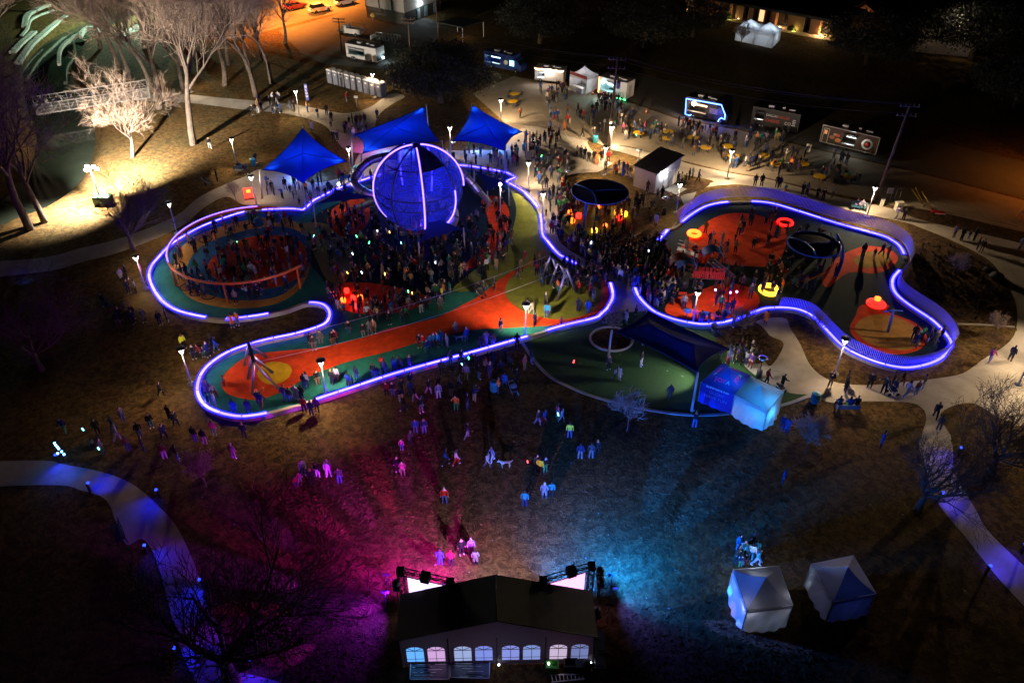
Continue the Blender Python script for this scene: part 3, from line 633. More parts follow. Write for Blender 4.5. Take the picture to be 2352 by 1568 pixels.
b=MB(); b.tube([G(1340,536,0),G(1347,470,3.0),G(1352,436,4.42)],[.2,.18,.13],8); b.build('mast',mBlueM,T,T.location)
b=MB(); b.tube([G(1431,404,4.6),G(1433,372,5.8)],.14,8); b.tube([G(1433,372,5.8),G(1380,402,4.5)],.04,5); b.tube([G(1433,372,5.8),G(1448,408,4.5)],.05,5); b.build('strut',mBlueM,T,T.location)
T,p,r=disc_canopy('see-through round blue hoop canopy on a curved mast in the east playground',(1870,561),57,M('hoop_mesh',(.01,.012,.05),.6,trl=.3),3.0)
b=MB(); b.tube(spl([tuple(G(1919,634,.04)),tuple(G(1933,600,1.3)),tuple(G(1933,568,2.5)),tuple(G(1921,538,3.3))],6),[.2]*18+[.16],8); b.build('mast',mBlueM,T,T.location)
# ------------------------------------------------------------ park lamps
mYled=E('lamp_white',(1.0,.86,.72),9.0)
def lampproto():
    T=thing('street_lamp','x','street lamp')
    b=MB(); b.cyl((0,0,.1),(0,0,3.35),.075,.05,8); b.build('pole',mPole,T)
    b=MB(); b.lathe([(.34,0),(.34,.1),(.12,.12),(.1,.3)],(0,0,0),14); b.build('footing',mKerb,T)
    for s in(-1,1):
        b=MB(); b.beam((s*.03,0,3.32),(s*.27,0,3.82),.11,.07); b.build('glowing_arm',mYled,T)
    b=MB(); b.lathe([(.04,3.84),(.40,3.86),(.38,3.93),(.05,3.97)],(0,.02,0),16); b.build('cap',mDkMet,T)
    light('lamp_light','SPOT',(0,0,3.74),WARM,LAMP_W,T,size=.1,target=(0,0,0),angle=152,blend=.55)
    return T
LP=[(335,663,'lamp left of the playground with four people near its foot'),(407,536,'lamp behind the far rim of the orange ring'),(439.6,882,'lamp on the lawn left of the red path end'),
(751,910,'lamp standing inside the near wall with a dark cap, right of the yellow circle'),(1207,777,'lamp by the lawn corner below the olive circle'),(1590.6,746,'lamp at the near wall of the east playground'),
(1917.5,859,'lamp just outside the near picket fence'),(1553,489.5,'lamp between the traffic cones and the picket fence'),(1670,410,'lamp among the yellow tables'),(1401,352,'tall-looking lamp beside the utility pole on the plaza'),
(1387,402,'lamp behind the round dark canopy'),(1991,497.5,'lamp with a small sign box by the utility cabinets'),(688,266,'lamp beside the upper path near the banner'),(544.5,382,'lamp on the grass behind the park bench'),
(590,472.5,'lamp at the wall beside the glowing red board'),(861,225,'lamp beside the portable toilets'),(808,404,'lamp between the left and middle blue sails'),(1036,353.6,'lamp between the middle and right blue sails'),
(1151,288,'lamp at the right edge of the oak bed'),(1213,438,'lamp just right of the zigzag wall'),(2339,882,'lamp at the right edge behind the bare tree'),(1246,512,'lamp at the wall bend facing the round dark canopy'),(440,212,'lamp among the bare trees beyond the bridge')]
lp=lampproto()
AIM={0:(410,640),2:(452,890),3:(738,890),4:(1240,660),11:(2035,532),5:(1600,735),6:(1915,890),7:(1740,580),8:(1672,402),20:(2290,920),1:(440,600),14:(600,450),21:(1220,490)}
WID={0:164,2:174,3:174,6:174,8:168,9:170,10:175,11:168,7:172,18:170,19:164,20:176,15:168,12:166,13:166,16:164,1:160}
LMUL={0:1.3,1:.8,2:1.05,3:1.9,4:2.9,5:.8,6:1.2,7:1.4,8:4.4,9:7,10:3.0,11:4,12:1.5,13:1.2,14:.9,15:1.6,18:5,19:2.6,20:1.1,21:.8,22:.8}
for i,(x,y,l) in enumerate(LP):
    o=place(lp,USED,G(x,y,.03),rnd.uniform(-.5,.5),'Y-headed '+l,'Y-headed park lamps')
    for ch in o.children:
        if ch.type=='LIGHT':
            ch.data=ch.data.copy(); ch.data.spot_size=math.radians(WID.get(i,152)); ch.data.spot_blend=.15 if WID.get(i,0)>165 else .5; ch.data.energy=LAMP_W*LMUL.get(i,1)
            if i in AIM: dv=Matrix.Rotation(-o.rotation_euler.z,3,'Z')@(G(*AIM[i])-G(x,y)-Vector((0,0,3.74))); ch.rotation_euler=dv.to_track_quat('-Z','Y').to_euler()
b=MB(); b.box((0,0,0),(.35,.2,.35)); 
# temporary flood lights
def mast_light(label,x,y,h,pw,col,head=.22,name='flood_light',tgt=None):
    p=G(x,y,0); T=thing(name,label,'flood light',p)
    b=MB(); b.cyl((0,0,0),(0,0,h),.06,.05,8); b.build('mast',mPole,T)
    b=MB(); b.box((0,0,.15),(.6,.6,.12)); b.build('foot',mDkMet,T)
    b=MB(); b.ball((0,-.1,h+.15),head,10,8); b.build('lamp_globe',E('flood_white',(1,.93,.85),30),T)
    light('flood_point','POINT',(0,-.15-head*1.6,h-.1),col,pw,T,size=.12)
mast_light('bright starburst flood light on a mast right of the globe',1150,521,5.2,220,(1,.8,.6),.17)
mast_light('flood light at the wall between the left sail and the globe',786,478,3.0,90,(1,.8,.6),.16)
# light tower flooding the creek bank and trees
gp=G(241,470,0); T=thing('light_tower','portable light tower with four white heads flooding the creek bank','light tower',gp)
b=MB(); b.box((0,0,.75),(2.0,1.2,.9)); b.build('generator',M('tower_green',(.02,.06,.03),.6),T)
b=MB(); b.cyl((-.5,.3,.3),(-.5,.3,4.6),.07,.06,8); b.build('mast',mPole,T)
for s in(-1,1):
    b=MB(); b.lathe([(.3,-.09),(.3,.09)],(0,0,0),12); w=b.build('wheel',mBlkP,T); w.rotation_euler=(PI/2,0,0); w.location=(0,s*.68,.3)
mFl=E('flood_head',(1,.95,.9),25)
for i,(dx,dz) in enumerate(((-1.0,4.3),(-.75,4.7),(.0,4.75),(.3,4.45))):
    b=MB(); b.box((dx,.3,dz),(.36,.2,.3)); b.build('lamp_head',mFl,T)
hl=gp+Vector((-.4,.3,4.6))
hl=hl+Vector((0,0,.75))
light('tower_spot','SPOT',hl,(1,.84,.66),FLOOD_W*4.5,target=G(420,320,0),angle=78,blend=.9,size=.25)
light('tower_spot','SPOT',hl+Vector((-.3,0,0)),(1,.90,.76),FLOOD_W*11,target=G(190,478,0),angle=100,blend=.9,size=.25)
light('tower_spot','SPOT',hl+Vector((.2,.2,0)),(1,.93,.82),FLOOD_W*20,target=G(285,412,0),angle=80,blend=1,size=.25)
light('tower_spot','SPOT',hl+Vector((0,.4,.1)),(1,.86,.70),FLOOD_W*12,target=G(250,270,7),angle=112,blend=.8,size=.25)
# ------------------------------------------------------------ stage marquee
A=G(928.8,1528.4); B=G(1357.8,1519.5)
eh=HT((921,1528.4),(914,1467)); F0=G(914,1467,eh); F1=G(1366.7,1458.6,eh); R0=G(922.8,1369.6,eh); R1=G(1357.8,1357.7,eh)
xd=(F1-F0); xd.z=0; Wd=xd.length; xd.normalize(); yd=Vector((-xd.y,xd.x,0)); dep=((R0-F0).dot(yd)+(R1-F1).dot(yd))/2
ap=onplane(1137.5,1421.5,F0,F1); ah=ap.z; org=Vector((F0.x,F0.y,0))
T=thing('stage_marquee','large dark frame tent with a row of eight arched windows behind the stage','marquee',org,math.atan2(xd.y,xd.x))
mMq=fabric('marquee_grey_wall',(.12,.112,.12),.2); mMr=M('marquee_black_roof',(.11,.118,.122),.6,c2=(.14,.15,.153),scale=1.5,bump=.15,bscale=2)
hw=Wd/2
b=MB()
for x0,x1,z0,z1 in((-.12,hw,eh,ah),(hw,Wd+.12,ah,eh)):
    n=4
    for i in range(n):
        xa=x0+(x1-x0)*i/n; xb=x0+(x1-x0)*(i+1)/n; za=z0+(z1-z0)*i/n; zb=z0+(z1-z0)*(i+1)/n
        q=MB(); g=.006*(i%2)
        ys=[-.1,dep*.33,dep*.66,dep+.1]; vs=[]
        for y in ys: vs+=[(xa-.03,y,za+g*2-.03*math.sin(PI*y/dep)),(xb+.03,y,zb+g*2-.03*math.sin(PI*y/dep))]
        q.add(vs,[(2*j,2*j+1,2*j+3,2*j+2) for j in range(3)],True); q.build('roof_panel',mMr,T)
b=MB(); b.tube([(-.1,-.12,eh),(hw,-.12,ah),(Wd+.1,-.12,eh)],.04,5); b.build('eave_trim',mDkMet,T)
b=MB(); b.tube([(hw,-.1,ah+.02),(hw,dep+.1,ah+.02)],.05,5); b.build('ridge_trim',mDkMet,T)
# front gable wall with eight arched window holes
Z0=.05; cxs=[]
for px,py in((488,1030),(652,1030),(857,1025),(1020,1025),(1227,1020),(1390,1010),(1597,1005),(1762,1015)):
    w=onplane(808.5+px*.2969,1194.4+py*.2969,F0,F1); cxs.append(((w-F0).dot(xd),w.z))
ww=1.02/2; wh=.95
mWin=[E('window_glow_%d'%i,c,s) for i,(c,s) in enumerate([((.12,.4,.95),1.2),((.75,.45,.85),.85),((.4,.5,.85),.8),((.25,.33,.9),.8),((.3,.36,.9),.75),((.3,.4,.85),.75),((.75,.6,.85),.75),((.33,.4,.85),.5)])]
zc=sum(c[1] for c in cxs)/8
prev=0.0; top=lambda x: eh+(ah-eh)*(1-abs(x-hw)/hw)
for i,(cx,_) in enumerate(cxs):
    nx_=(cx+cxs[i+1][0])/2 if i<7 else Wd
    z0,zs=zc-.85,zc+.36; n=10
    arch=[(cx-ww,z0)]+[(cx-ww*math.cos(PI*k/n),zs+ww*.62*math.sin(PI*k/n)) for k in range(n+1)]+[(cx+ww,z0)]
    q=MB(); ou=[(prev,z0),(prev,zs)]; m=len(arch)
    # frame quads: bottom, sides, then a fan between the arch and the eave line
    q.add([(prev,0,Z0),(nx_,0,Z0),(nx_,0,z0),(prev,0,z0)],[(0,1,2,3)])
    q.add([(prev,0,z0),(cx-ww,0,z0),(cx-ww,0,zs),(prev,0,zs)],[(0,1,2,3)]); q.add([(cx+ww,0,z0),(nx_,0,z0),(nx_,0,zs),(cx+ww,0,zs)],[(0,1,2,3)])
    ar=arch[1:-1]; K=len(ar); xs_=[prev+(nx_-prev)*k/(K-1) for k in range(K)]; zt=min(eh-.12,zs+.45)
    vs=[(a[0],0,a[1]) for a in ar]+[(x,0,zt) for x in xs_]; q.add(vs,[(k,k+1,K+k+1,K+k) for k in range(K-1)])
    q.add([(prev,0,zs),(ar[0][0],0,zs),(prev,0,zt)],[(0,1,2)]); q.add([(ar[-1][0],0,zs),(nx_,0,zs),(nx_,0,zt)],[(0,1,2)])
    q.build('wall_panel',mMq,T)
    q=MB(); q.add([(a[0],.03,a[1]) for a in arch],[tuple(range(m))]); w=q.build('window',mWin[i],T)
    q=MB()
    q.beam((cx,-.01,z0),(cx,-.01,zs+ww*.6),.03,.03); q.beam((cx-ww,-.01,zs-.05),(cx+ww,-.01,zs-.05),.03,.03); q.beam((cx-ww,-.01,z0+.33),(cx+ww,-.01,z0+.33),.02,.02)
    q.beam((cx,-.01,zs-.05),(cx-ww*.75,-.01,zs+ww*.38),.025,.025); q.beam((cx,-.01,zs-.05),(cx+ww*.75,-.01,zs+ww*.38),.025,.025); q.build('muntin',mDkMet,w)
    prev=nx_
zt=min(eh-.12,zc+.36+.45)
q=MB(); q.add([(0,0,zt),(hw,0,zt),(hw,0,ah-.02),(0,0,eh-.02)],[(0,1,2,3)]); q.add([(hw,0,zt),(Wd,0,zt),(Wd,0,eh-.02),(hw,0,ah-.02)],[(0,1,2,3)]); q.build('gable',mMq,T)
for x in(.02,Wd*.25,hw,Wd*.75,Wd-.02): q=MB(); q.box((x,-.05,top(x)/2 if x in(.02,Wd-.02) else eh/2),(.07,.07,(top(x) if x in(.02,Wd-.02) else eh)-.05)); q.build('pole',mDkMet,T)
for x in(0,Wd):
    q=MB(); q.add([(x,0,Z0),(x,dep,Z0),(x,dep,eh-.02),(x,0,eh-.02)],[(0,1,2,3)]); q.build('side_wall',mMq,T)
for x in(hw,Wd*.76,Wd*.98):
    q=MB(); q.ball((x+.1,-.25,.35),.07,8,6); q.build('clip_lamp',E('clip_lamp',(.8,.85,1),10),T); 
X=T.matrix_world if False else Matrix.Translation(org)@Matrix.Rotation(math.atan2(xd.y,xd.x),4,'Z')
def L2W(x,y,z): return X@Vector((x,y,z))
for k in range(4): light('marquee_inside_light','POINT',L2W(Wd*(.15+.23*k),dep*.5,1.6),((.35,.45,1),(1,.5,.8),(.3,.4,1),(.9,.6,.9))[k],40,size=.3)
light('marquee_rear_light','POINT',L2W(hw,-2.4,2.2),(.75,.55,1.0),26,size=.3)
# stage deck on the lawn side
T2=thing('stage_deck','low black stage deck in front of the marquee','stage',L2W(hw,dep+1.4,0),math.atan2(xd.y,xd.x))
b=MB(); b.box((0,0,.3),(Wd*.62,2.4,.12)); b.build('deck',mBlkP,T2)
b=MB()
for x in(-3,0,3): b.box((x,0,.12),(.1,2.2,.24))
b.build('riser',mDkMet,T2)
# truss towers with screens either side of the stage
mScr=E('screen_left_glow',(.82,.62,1),1.9); mScr2=E('screen_right_glow',(1.0,.38,.82),2.0)
def truss(b,p,q,s=.34):
    p=Vector(p);q=Vector(q); d=(q-p).normalized(); u=Vector((0,0,1)) if abs(d.z)<.9 else Vector((0,1,0)); a=d.cross(u).normalized()*s/2; c=a.cross(d).normalized()*s/2
    cs=[a+c,a-c,-a-c,-a+c]
    for o in cs: b.tube([p+o,q+o],.035,5)
    n=max(2,int((q-p).length/s)); 
    for i in range(n):
        for k in range(4):
            o1,o2=(cs[k],cs[(k+1)%4]) if i%2 else (cs[(k+1)%4],cs[k]); b.tube([p.lerp(q,i/n)+o1,p.lerp(q,(i+1)/n)+o2],.018,4)
for lb,pl,pr,ms,spk in(('black truss frame holding the glowing screen left of the stage',(920,1311.7),(1034,1337),mScr,(977,1325)),('black truss frame holding the glowing screen right of the stage',(1247,1334),(1359,1299.8),mScr2,(1312,1312))):
    h=3.7; p=G(*pl,h); q=G(*pr,h); base=(p+q)/2; base.z=0
    T=thing('stage_truss',lb,'stage truss',base,0,'truss frames beside the stage')
    b=MB(); truss(b,p,q); b.build('top_truss',mDkMet,T,T.location)
    for e in(p,q): b=MB(); truss(b,(e.x,e.y,.1),(e.x,e.y,h-.15)); b.build('leg_truss',mDkMet,T,T.location); 
    for e in(p,q): b=MB(); b.box((e.x,e.y,h),(.46,.46,.42)); b.build('corner_block',mDkMet,T,T.location)
    d=(q-p).normalized(); nrm=Vector((-d.y,d.x,0)); b=MB(); a0=p+d*.4; a1=q-d*.4
    b.add([Vector((a0.x,a0.y,.5)),Vector((a1.x,a1.y,.5)),Vector((a1.x,a1.y,h-.35)),Vector((a0.x,a0.y,h-.35))],[(0,1,2,3)]); b.build('screen',ms,T,T.location)
    s=G(*spk,3.8); b=MB(); b.box((s.x,s.y,3.8),(.55,.5,.6),math.atan2(d.y,d.x)); b.build('hanging_speaker',mBlkP,T,T.location)
def movinghead(label,x,y,z=1.3):
    p=G(x,y,0); T=thing('stage_light',label,'stage light',p,0,'stage lights on stands'); b=MB(); b.cyl((0,0,0),(0,0,z-.2),.05,.05,6); b.build('stand',mDkMet,T)
    b=MB(); b.box((0,0,z-.1),(.45,.4,.3)); b.build('base',mBlkP,T); b=MB(); b.ball((0,.05,z+.28),(.26,.3,.26),10,8); b.build('head',mBlkP,T); return p+Vector((0,0,z+.3))
hL=movinghead('black stage light left of the marquee',919,1404,2.6); hR1=movinghead('upper of three black stage lights right of the marquee',1372,1376,2.6); hR2=movinghead('middle of three black stage lights right of the marquee',1374,1388,2.2); hR3=movinghead('lowest of three black stage lights right of the marquee',1368,1436,1.2)
def g3(x,y,z=0): return G(x,y,z)
SL=[(hL+Vector((-.5,.2,-1.3)),(640,1330),(.24,.006,1),5200,120),(hL+Vector((-.5,-.5,-1.5)),(620,1480),(.16,.006,1),2600,150),(hL+Vector((-.3,.6,-.6)),(800,1150),(.6,.008,1),4200,100),
 (Vector((g3(1000,1340,3).x,31.0,1.5)),(890,1130),(.85,.010,.95),12000,125),(Vector((g3(1035,1338,3).x+.2,31.0,1.5)),(1010,1080),(.8,.02,1),3200,100),
 (hR1+Vector((.6,.6,-.5)),(1540,1080),(.004,.15,1),26000,140),(hR1+Vector((.8,.1,-1.3)),(1700,1280),(.006,.16,1),12000,130),(hR2+Vector((.7,-.1,-.9)),(1700,1430),(.05,.08,1),2600,130),(Vector((g3(1290,1326,3).x,31.2,1.6)),(1400,1080),(.006,.14,1),28000,130),
 (g3(1140,1335,4.0)+Vector((0,.8,0)),(1140,1180),(.62,.48,1),9000,130)]
def shadowstand(lb,x,y,h=1.5):  # stands added close to the stage lights to cast shadow rays
    T=thing('shadow_stand',lb,'added shadow stand',G(x,y,0),0,'added shadow-casting stands beside the stage'); b=MB(); b.cyl((0,0,.3),(0,0,h),.05,.04,6); b.build('mast',mDkMet,T)
    for k in range(3): a=2*PI*k/3+.4; b=MB(); b.cyl((.45*math.cos(a),.45*math.sin(a),0),(0,0,.75),.025,.025,5); b.build('leg',mDkMet,T)
    b=MB(); b.box((0,0,h),(.5,.1,.22)); b.build('shadow_bar',mBlkP,T)
for x,y,l in((889,1392,'lower left of the marquee'),(892,1352,'upper left of the marquee'),(1402,1352,'upper right of the marquee'),(1406,1382,'middle right of the marquee'),(1396,1420,'lower right of the marquee')): shadowstand('added dark stand casting shadow rays '+l,x,y)
for i,(p,t,c,w,a) in enumerate(SL): light('stage_wash','SPOT',p,c,w*.5,target=G(*t),angle=a,blend=.8,size=.1)
zl=hL+Vector((-.5,0,-1.1)); zr_=hR1+Vector((.7,.1,-1.0)); zm=Vector((g3(1000,1340,3).x-.2,31.0,1.5))
BM=[(zl,(560,1175),(.3,.008,1),6500,11),(zl,(600,1262),(.8,.01,.7),3600,9),(zl,(560,1318),(.28,.008,1),7000,13),(zl,(600,1400),(.9,.02,.4),1600,8),(zl,(600,1440),(.3,.01,1),5200,12),(zl,(640,1520),(.35,.01,.9),2600,12),
 (zm,(640,1120),(.8,.01,.8),7500,11),(zm,(740,1060),(.5,.01,1),8500,12),(zm,(830,1020),(1,.01,.5),8000,10),(zm,(905,1010),(.6,.01,1),8000,9),(zm,(985,1010),(.9,.01,.9),4600,9),
 (zr_,(1640,1130),(.006,.13,1),16000,12),(zr_,(1740,1200),(.006,.15,1),12000,9),(zr_,(1760,1268),(.01,.16,1),12000,8),(zr_,(1790,1322),(.5,.16,.05),1300,7),(zr_,(1780,1362),(.02,.2,1),9000,7),(zr_,(1740,1412),(.4,.14,.1),900,8),(zr_,(1700,1450),(.06,.12,1),6000,10),(zr_,(1540,1060),(.004,.13,1),18000,13)]
for p,t,c,w,a in BM: light('stage_beam','SPOT',p,c,w*2.2,target=G(*t),angle=a,blend=.45,size=.08)
T=thing('road_lamp','tall lamp beyond the right edge of the park','road lamp',G(2500,800),0); b=MB(); b.cyl((0,0,0),(0,0,8),.1,.06,8); b.build('pole',mPole,T); b=MB(); b.box((0,-.4,8.05),(.3,.9,.12)); b.build('head',mDkMet,T); light('tall_lamp','SPOT',(0,-.5,7.9),(1,.74,.46),9500,T,size=.15,target=(-9,-9,0),angle=140,blend=.6)
# gear behind the marquee
mDeck=M('deck_surface',(.05,.06,.10),.3,c2=(.08,.09,.15),scale=3,spec=.7)
for c,lb in (([(455,1090),(752,1080),(752,1228),(449,1230)],'left of two shiny deck panels lying behind the marquee'),([(765,1078),(1066,1080),(1062,1222),(762,1214)],'right of two shiny deck panels lying behind the marquee')):
    q=[G(808.5+x*.2969,1194.4+y*.2969,.25) for x,y in c]; base=sum(q,Vector())/4; base.z=0
    T=thing('deck_panel',lb,'stage panel',base,0,'deck panels behind the marquee')
    b=MB(); b.add([v for v in q]+[v-Vector((0,0,.2)) for v in q],[(3,2,1,0),(4,5,6,7)]+[(i,(i+1)%4,4+(i+1)%4,4+i) for i in range(4)]); b.build('panel',mDeck,T,T.location,fixn=True)
    b=MB()
    for i in range(7):
        for j in range(3):
            if rnd.random()<.75:
                t0=rnd.random()*.5; a=q[0].lerp(q[3],(i+.5)/7); e=q[1].lerp(q[2],(i+.5)/7); b.beam(a.lerp(e,t0)+Vector((0,0,.02)),a.lerp(e,min(1,t0+.1+rnd.random()*.4))+Vector((0,0,.02)),.025,.02)
    for i in range(4): b.beam(q[i]+Vector((0,0,.01)),q[(i+1)%4]+Vector((0,0,.01)),.05,.05)
    b.build('cross_brace',mSteel,T,T.location)
T=thing('step_ladder','aluminium ladder lying on the grass behind the marquee','ladder',G(1302,1557,0))
a0,a1,c0,c1=G(1262,1549,.12),G(1343,1547,.12),G(1266,1566,.12),G(1343,1558,.12)
for e in((a0,a1),(c0,c1)): b=MB(); b.beam(*e,.07,.05); b.build('rail',mSteel,T,T.location)
for k in range(9): t=(k+.5)/9; b=MB(); b.beam(a0.lerp(a1,t),c0.lerp(c1,t),.05,.03); b.build('rung',mSteel,T,T.location)
def openbin(lb,x,y,mat,w=.75,d=.5,h=.5):
    T=thing('storage_bin',lb,'bin',G(x,y,0),rnd.uniform(-.1,.1),'open bins behind the marquee'); b=MB(); t=.04
    b.box((0,0,.03),(w,d,.05)); 
    for s in(-1,1): b.box((s*(w/2-t/2),0,h/2),(t,d,h)); b.box((0,s*(d/2-t/2),h/2+.001),(w-2*t,t,h))
    b.build('shell',mat,T); b=MB()
    for s in(-1,1): b.box((s*(w/2),0,h-.02),(.08,d+.08,.05)); b.box((0,s*(d/2),h-.021),(w-.08,.08,.05))
    b.build('rim',mat,T)
openbin('green open storage bin behind the marquee',1267,1535,M('bin_green',(.05,.22,.03),.5)); openbin('black open storage bin behind the marquee',1310,1531,mBlkP)
mCase=M('case_grey',(.12,.13,.16),.5)
for x,y,l in((1375,1478,'farthest of three road cases right of the marquee'),(1378,1500,'middle of three road cases right of the marquee'),(1377,1535,'nearest of three road cases right of the marquee')):
    T=thing('road_case',l,'case',G(x,y,0),0,'road cases right of the marquee'); b=MB(); b.box((0,0,.4),(.62,.8,.72)); b.build('body',mCase,T); b=MB()
    for sx in(-1,1):
        b.box((sx*.31,0,.77),(.04,.84,.04)); b.box((0,sx*.4,.77),(.58,.04,.04))
    b.build('edge_trim',mSteel,T); b=MB(); b.box((0,0,.8),(.5,.6,.02)); b.build('lid',M('case_lid',(.1,.13,.2),.4),T)
T=thing('generator_pump','black blower machine with hose beside the bins','machine',G(1338,1536,0)); b=MB(); b.box((0,0,.35),(.9,.5,.5)); b.ball((.2,0,.62),.25); b.build('body',mBlkP,T); b=MB(); b.tube(spl([(.4,0,.4),(.9,.2,.15),(1.3,-.1,.1)],5),.12,8); b.build('hose',mBlkP,T)
# ------------------------------------------------------------ pop-up tents
def popup(label,corners,peak,h,wallmat,roofmat,walls=(1,1,1,1),roofmats=None,bulge=.25,group='white pop-up tents'):
    C=[G(x,y,h) for x,y in corners]; c0=sum(C,Vector())/4; base=Vector((c0.x,c0.y,0)); T=thing('popup_tent',label,'tent',base,0,group)
    pk=G(*peak,1.0); # peak height: on the vertical above the centre
    a=peak[0]-1176; k=(784-peak[1])/FP; pz=CAMH+base.y*(k*cT-sT)/(cT+k*sT); pz=max(h+.5,min(h+1.3,pz)); P=Vector((base.x,base.y,pz))
    for i in range(4):
        A,B=C[i],C[(i+1)%4]; b=MB(); n=8; vs=[];fs=[]
        for u in range(n+1):
            for v in range(n+1):
                s=v/n; p=A.lerp(B,u/n).lerp(P,s); p=p-Vector((0,0,.16*math.sin(PI*s)*(1-.3*math.sin(PI*u/n)))); vs.append(p)
        for u in range(n):
            for v in range(n): q=u*(n+1)+v; fs.append((q,q+n+1,q+n+2,q+1))
        b.add(vs,fs,True); b.build('roof_panel',(roofmats[i] if roofmats else roofmat),T,T.location)
        n_=(B-A).cross(Vector((0,0,1))).normalized(); n_=n_ if n_.dot(A-base)>0 else -n_
        b=MB(); b.add([A+n_*.03,B+n_*.03,B+n_*.04-Vector((0,0,.28)),A+n_*.04-Vector((0,0,.28))],[(0,1,2,3)]); b.build('valance',(roofmats[i] if roofmats else roofmat),T,T.location)
        if walls[i]:
            b=MB(); n=22; vs=[];fs=[]
            for u in range(n+1):
                for v in range(n+1):
                    t,s=u/n,v/n; p=A.lerp(B,t); p=Vector((p.x,p.y,(h-.15)*(1-s)+.03*s))
                    p+=n_*(bulge*math.sin(PI*t)*s*s+.045*math.sin(23*t+4*s+i)*(.3+s)+.03*math.sin(9*s+7*t*(1+i))); vs.append(p)
            for u in range(n):
                for v in range(n): q=u*(n+1)+v; fs.append((q,q+1,q+n+2,q+n+1))
            b.add(vs,fs,True); b.build('side_wall',wallmat if not isinstance(wallmat,list) else wallmat[i],T,T.location)
        b=MB(); b.beam((A.x,A.y,.02),A,.06,.06); b.build('leg',mSteel,T,T.location)
    return T,C,P,base
mTw=fabric('tent_white_fabric',(.56,.56,.60),.3); mTg=fabric('tent_grey_fabric',(.30,.30,.34),.3); mTbluelit=fabric('tent_bluelit_fabric',(.10,.17,.55),.3)  # blue light on the closed tent's front is put into its fabric colour
T,C,P,bs=popup('white pop-up tent lit from inside with people standing at its far side',[(1716.6,1400),(1820.7,1388.6),(1788.8,1299.6),(1684.6,1308)],(1758.6,1324.8),2.2,mTw,mTg,(1,1,0,1))
light('tent_lamp','POINT',bs+Vector((-1.15,-1.1,1.75)),(.85,.9,1),16,size=.06); light('tent_lamp','POINT',bs+Vector((1.2,-.6,1.9)),(.9,.92,1),9,size=.06); light('tent_lamp','POINT',bs+Vector((-.2,1.9,2.0)),(.7,.9,1),150,size=.08)
b=MB(); A_,B_=C[3],C[0]
T,C,P,bs=popup('closed pop-up tent with grey sides and blue-lit front at lower right',[(1914.8,1380),(2012,1361.8),(1960,1275),(1864,1294.6)],(1943,1301),2.2,[mTbluelit,mTw,mTw,mTw],mTw,(1,1,1,1),[mTbluelit,mTw,mTw,mTw],.1)
light('tent_lamp','POINT',bs+Vector((0,0,1.2)),(.45,.5,1),14,size=.3)  # added fill, no lamp in this closed tent; lifts its dark fabric
mJoy=fabric('joya_tent_fabric',(.012,.045,.36),.5); mJw=fabric('joya_wall_fabric',(.012,.02,.30),.3)
T,C,P,bs=popup('blue printed ticket tent with pink and teal letters on its roof',[(1611,877),(1687.6,905.5),(1723.6,863),(1659.5,833.6)],(1672,847.6),2.15,mJw,mJoy,(1,0,0,0),None,.05,'adjoining tents by the shade sail')
mPk=M('print_pink',(.8,.03,.22),.6,em=(.9,.04,.28),es=.1); mTq=M('print_teal',(.05,.6,.6),.6,em=(.05,.7,.75),es=.1); mPw=M('print_white',(.8,.8,.85),.6); mPb=M('print_pale_blue',(.12,.2,.62),.6)
def onroof(i,t,s,lift=.04):
    A,B=C[i],C[(i+1)%4]; return A.lerp(B,t).lerp(P,s)+Vector((0,0,lift-.12*math.sin(PI*s)))
for i,t0,sz in((0,.5,.5),(1,.5,.46),(3,.45,.44),(2,.5,.4)):
    A,B=C[i],C[(i+1)%4]; xd_=(B-A).normalized(); m=onroof(i,.5,.36); up=(P-(A+B)/2).normalized()
    for k,(ch,mt) in enumerate((('J',mPk),('O',mPk),('Y',mPk),('A',mTq))):
        text(ch,sz,mt,T,frame(m-T.location+xd_*(k-1.5)*sz*.68+Vector((0,0,.1)),xd_,up))
A,B=C[0],C[1]; xd_=(B-A).normalized(); n_=xd_.cross(Vector((0,0,1))).normalized()
text('GLOW HAVE FUN',.24,mPw,T,frame((A+B)/2-T.location+n_*.07-Vector((0,0,.15)),xd_,(0,0,1)))
A2,B2=C[1],C[2]; x2=(B2-A2).normalized(); n2=x2.cross(Vector((0,0,1))).normalized(); text('GLOW HAVE FUN',.22,mPw,T,frame((A2+B2)/2-T.location+n2*.07-Vector((0,0,.15)),x2,(0,0,1)))
text('GLOW',.42,mPb,T,frame((A+B)/2-T.location+n_*.09-Vector((0,0,.62)),xd_,(0,0,1))); text('HAVE FUN',.42,mPb,T,frame((A+B)/2-T.location+n_*.10-Vector((0,0,1.08)),xd_,(0,0,1)))
light('tent_lamp','POINT',bs+Vector((.2,-.5,1.75)),(.1,.5,1),120,size=.1)
mTwb=fabric('tent_sidewall_fabric',(.45,.47,.52),.5)
T,C,P,bs=popup('white pop-up tent glowing cyan from inside, joined to the blue ticket tent',[(1688.5,906),(1762.7,943),(1800,899),(1724.5,863.5)],(1748.6,885),2.15,mTwb,mTwb,(1,1,0,0),None,.3,'adjoining tents by the shade sail')
light('tent_lamp','POINT',bs+Vector((.5,-1.0,1.2)),(.03,.42,1),190,size=.1)
light('tent_front_lamp','SPOT',G(1650,822,2.6),(1,.95,.85),2600,size=.12,target=G(1520,868,0),angle=62,blend=.7)
light('tent_side_lamp','SPOT',G(1668,815,2.4),(1,.95,.85),900,size=.12,target=G(1730,835,0),angle=90,blend=.7)
T,C,P,bs=popup('white vendor tent with a red banner between the food trucks',[(1309,170),(1348,184),(1374,171),(1338,158)],(1344,150),2.3,mTw,mTw,(0,1,1,1),None,.03,'vendor tents')
light('tent_lamp','POINT',bs+Vector((0,0,1.9)),(1,.97,.95),190,size=.1)
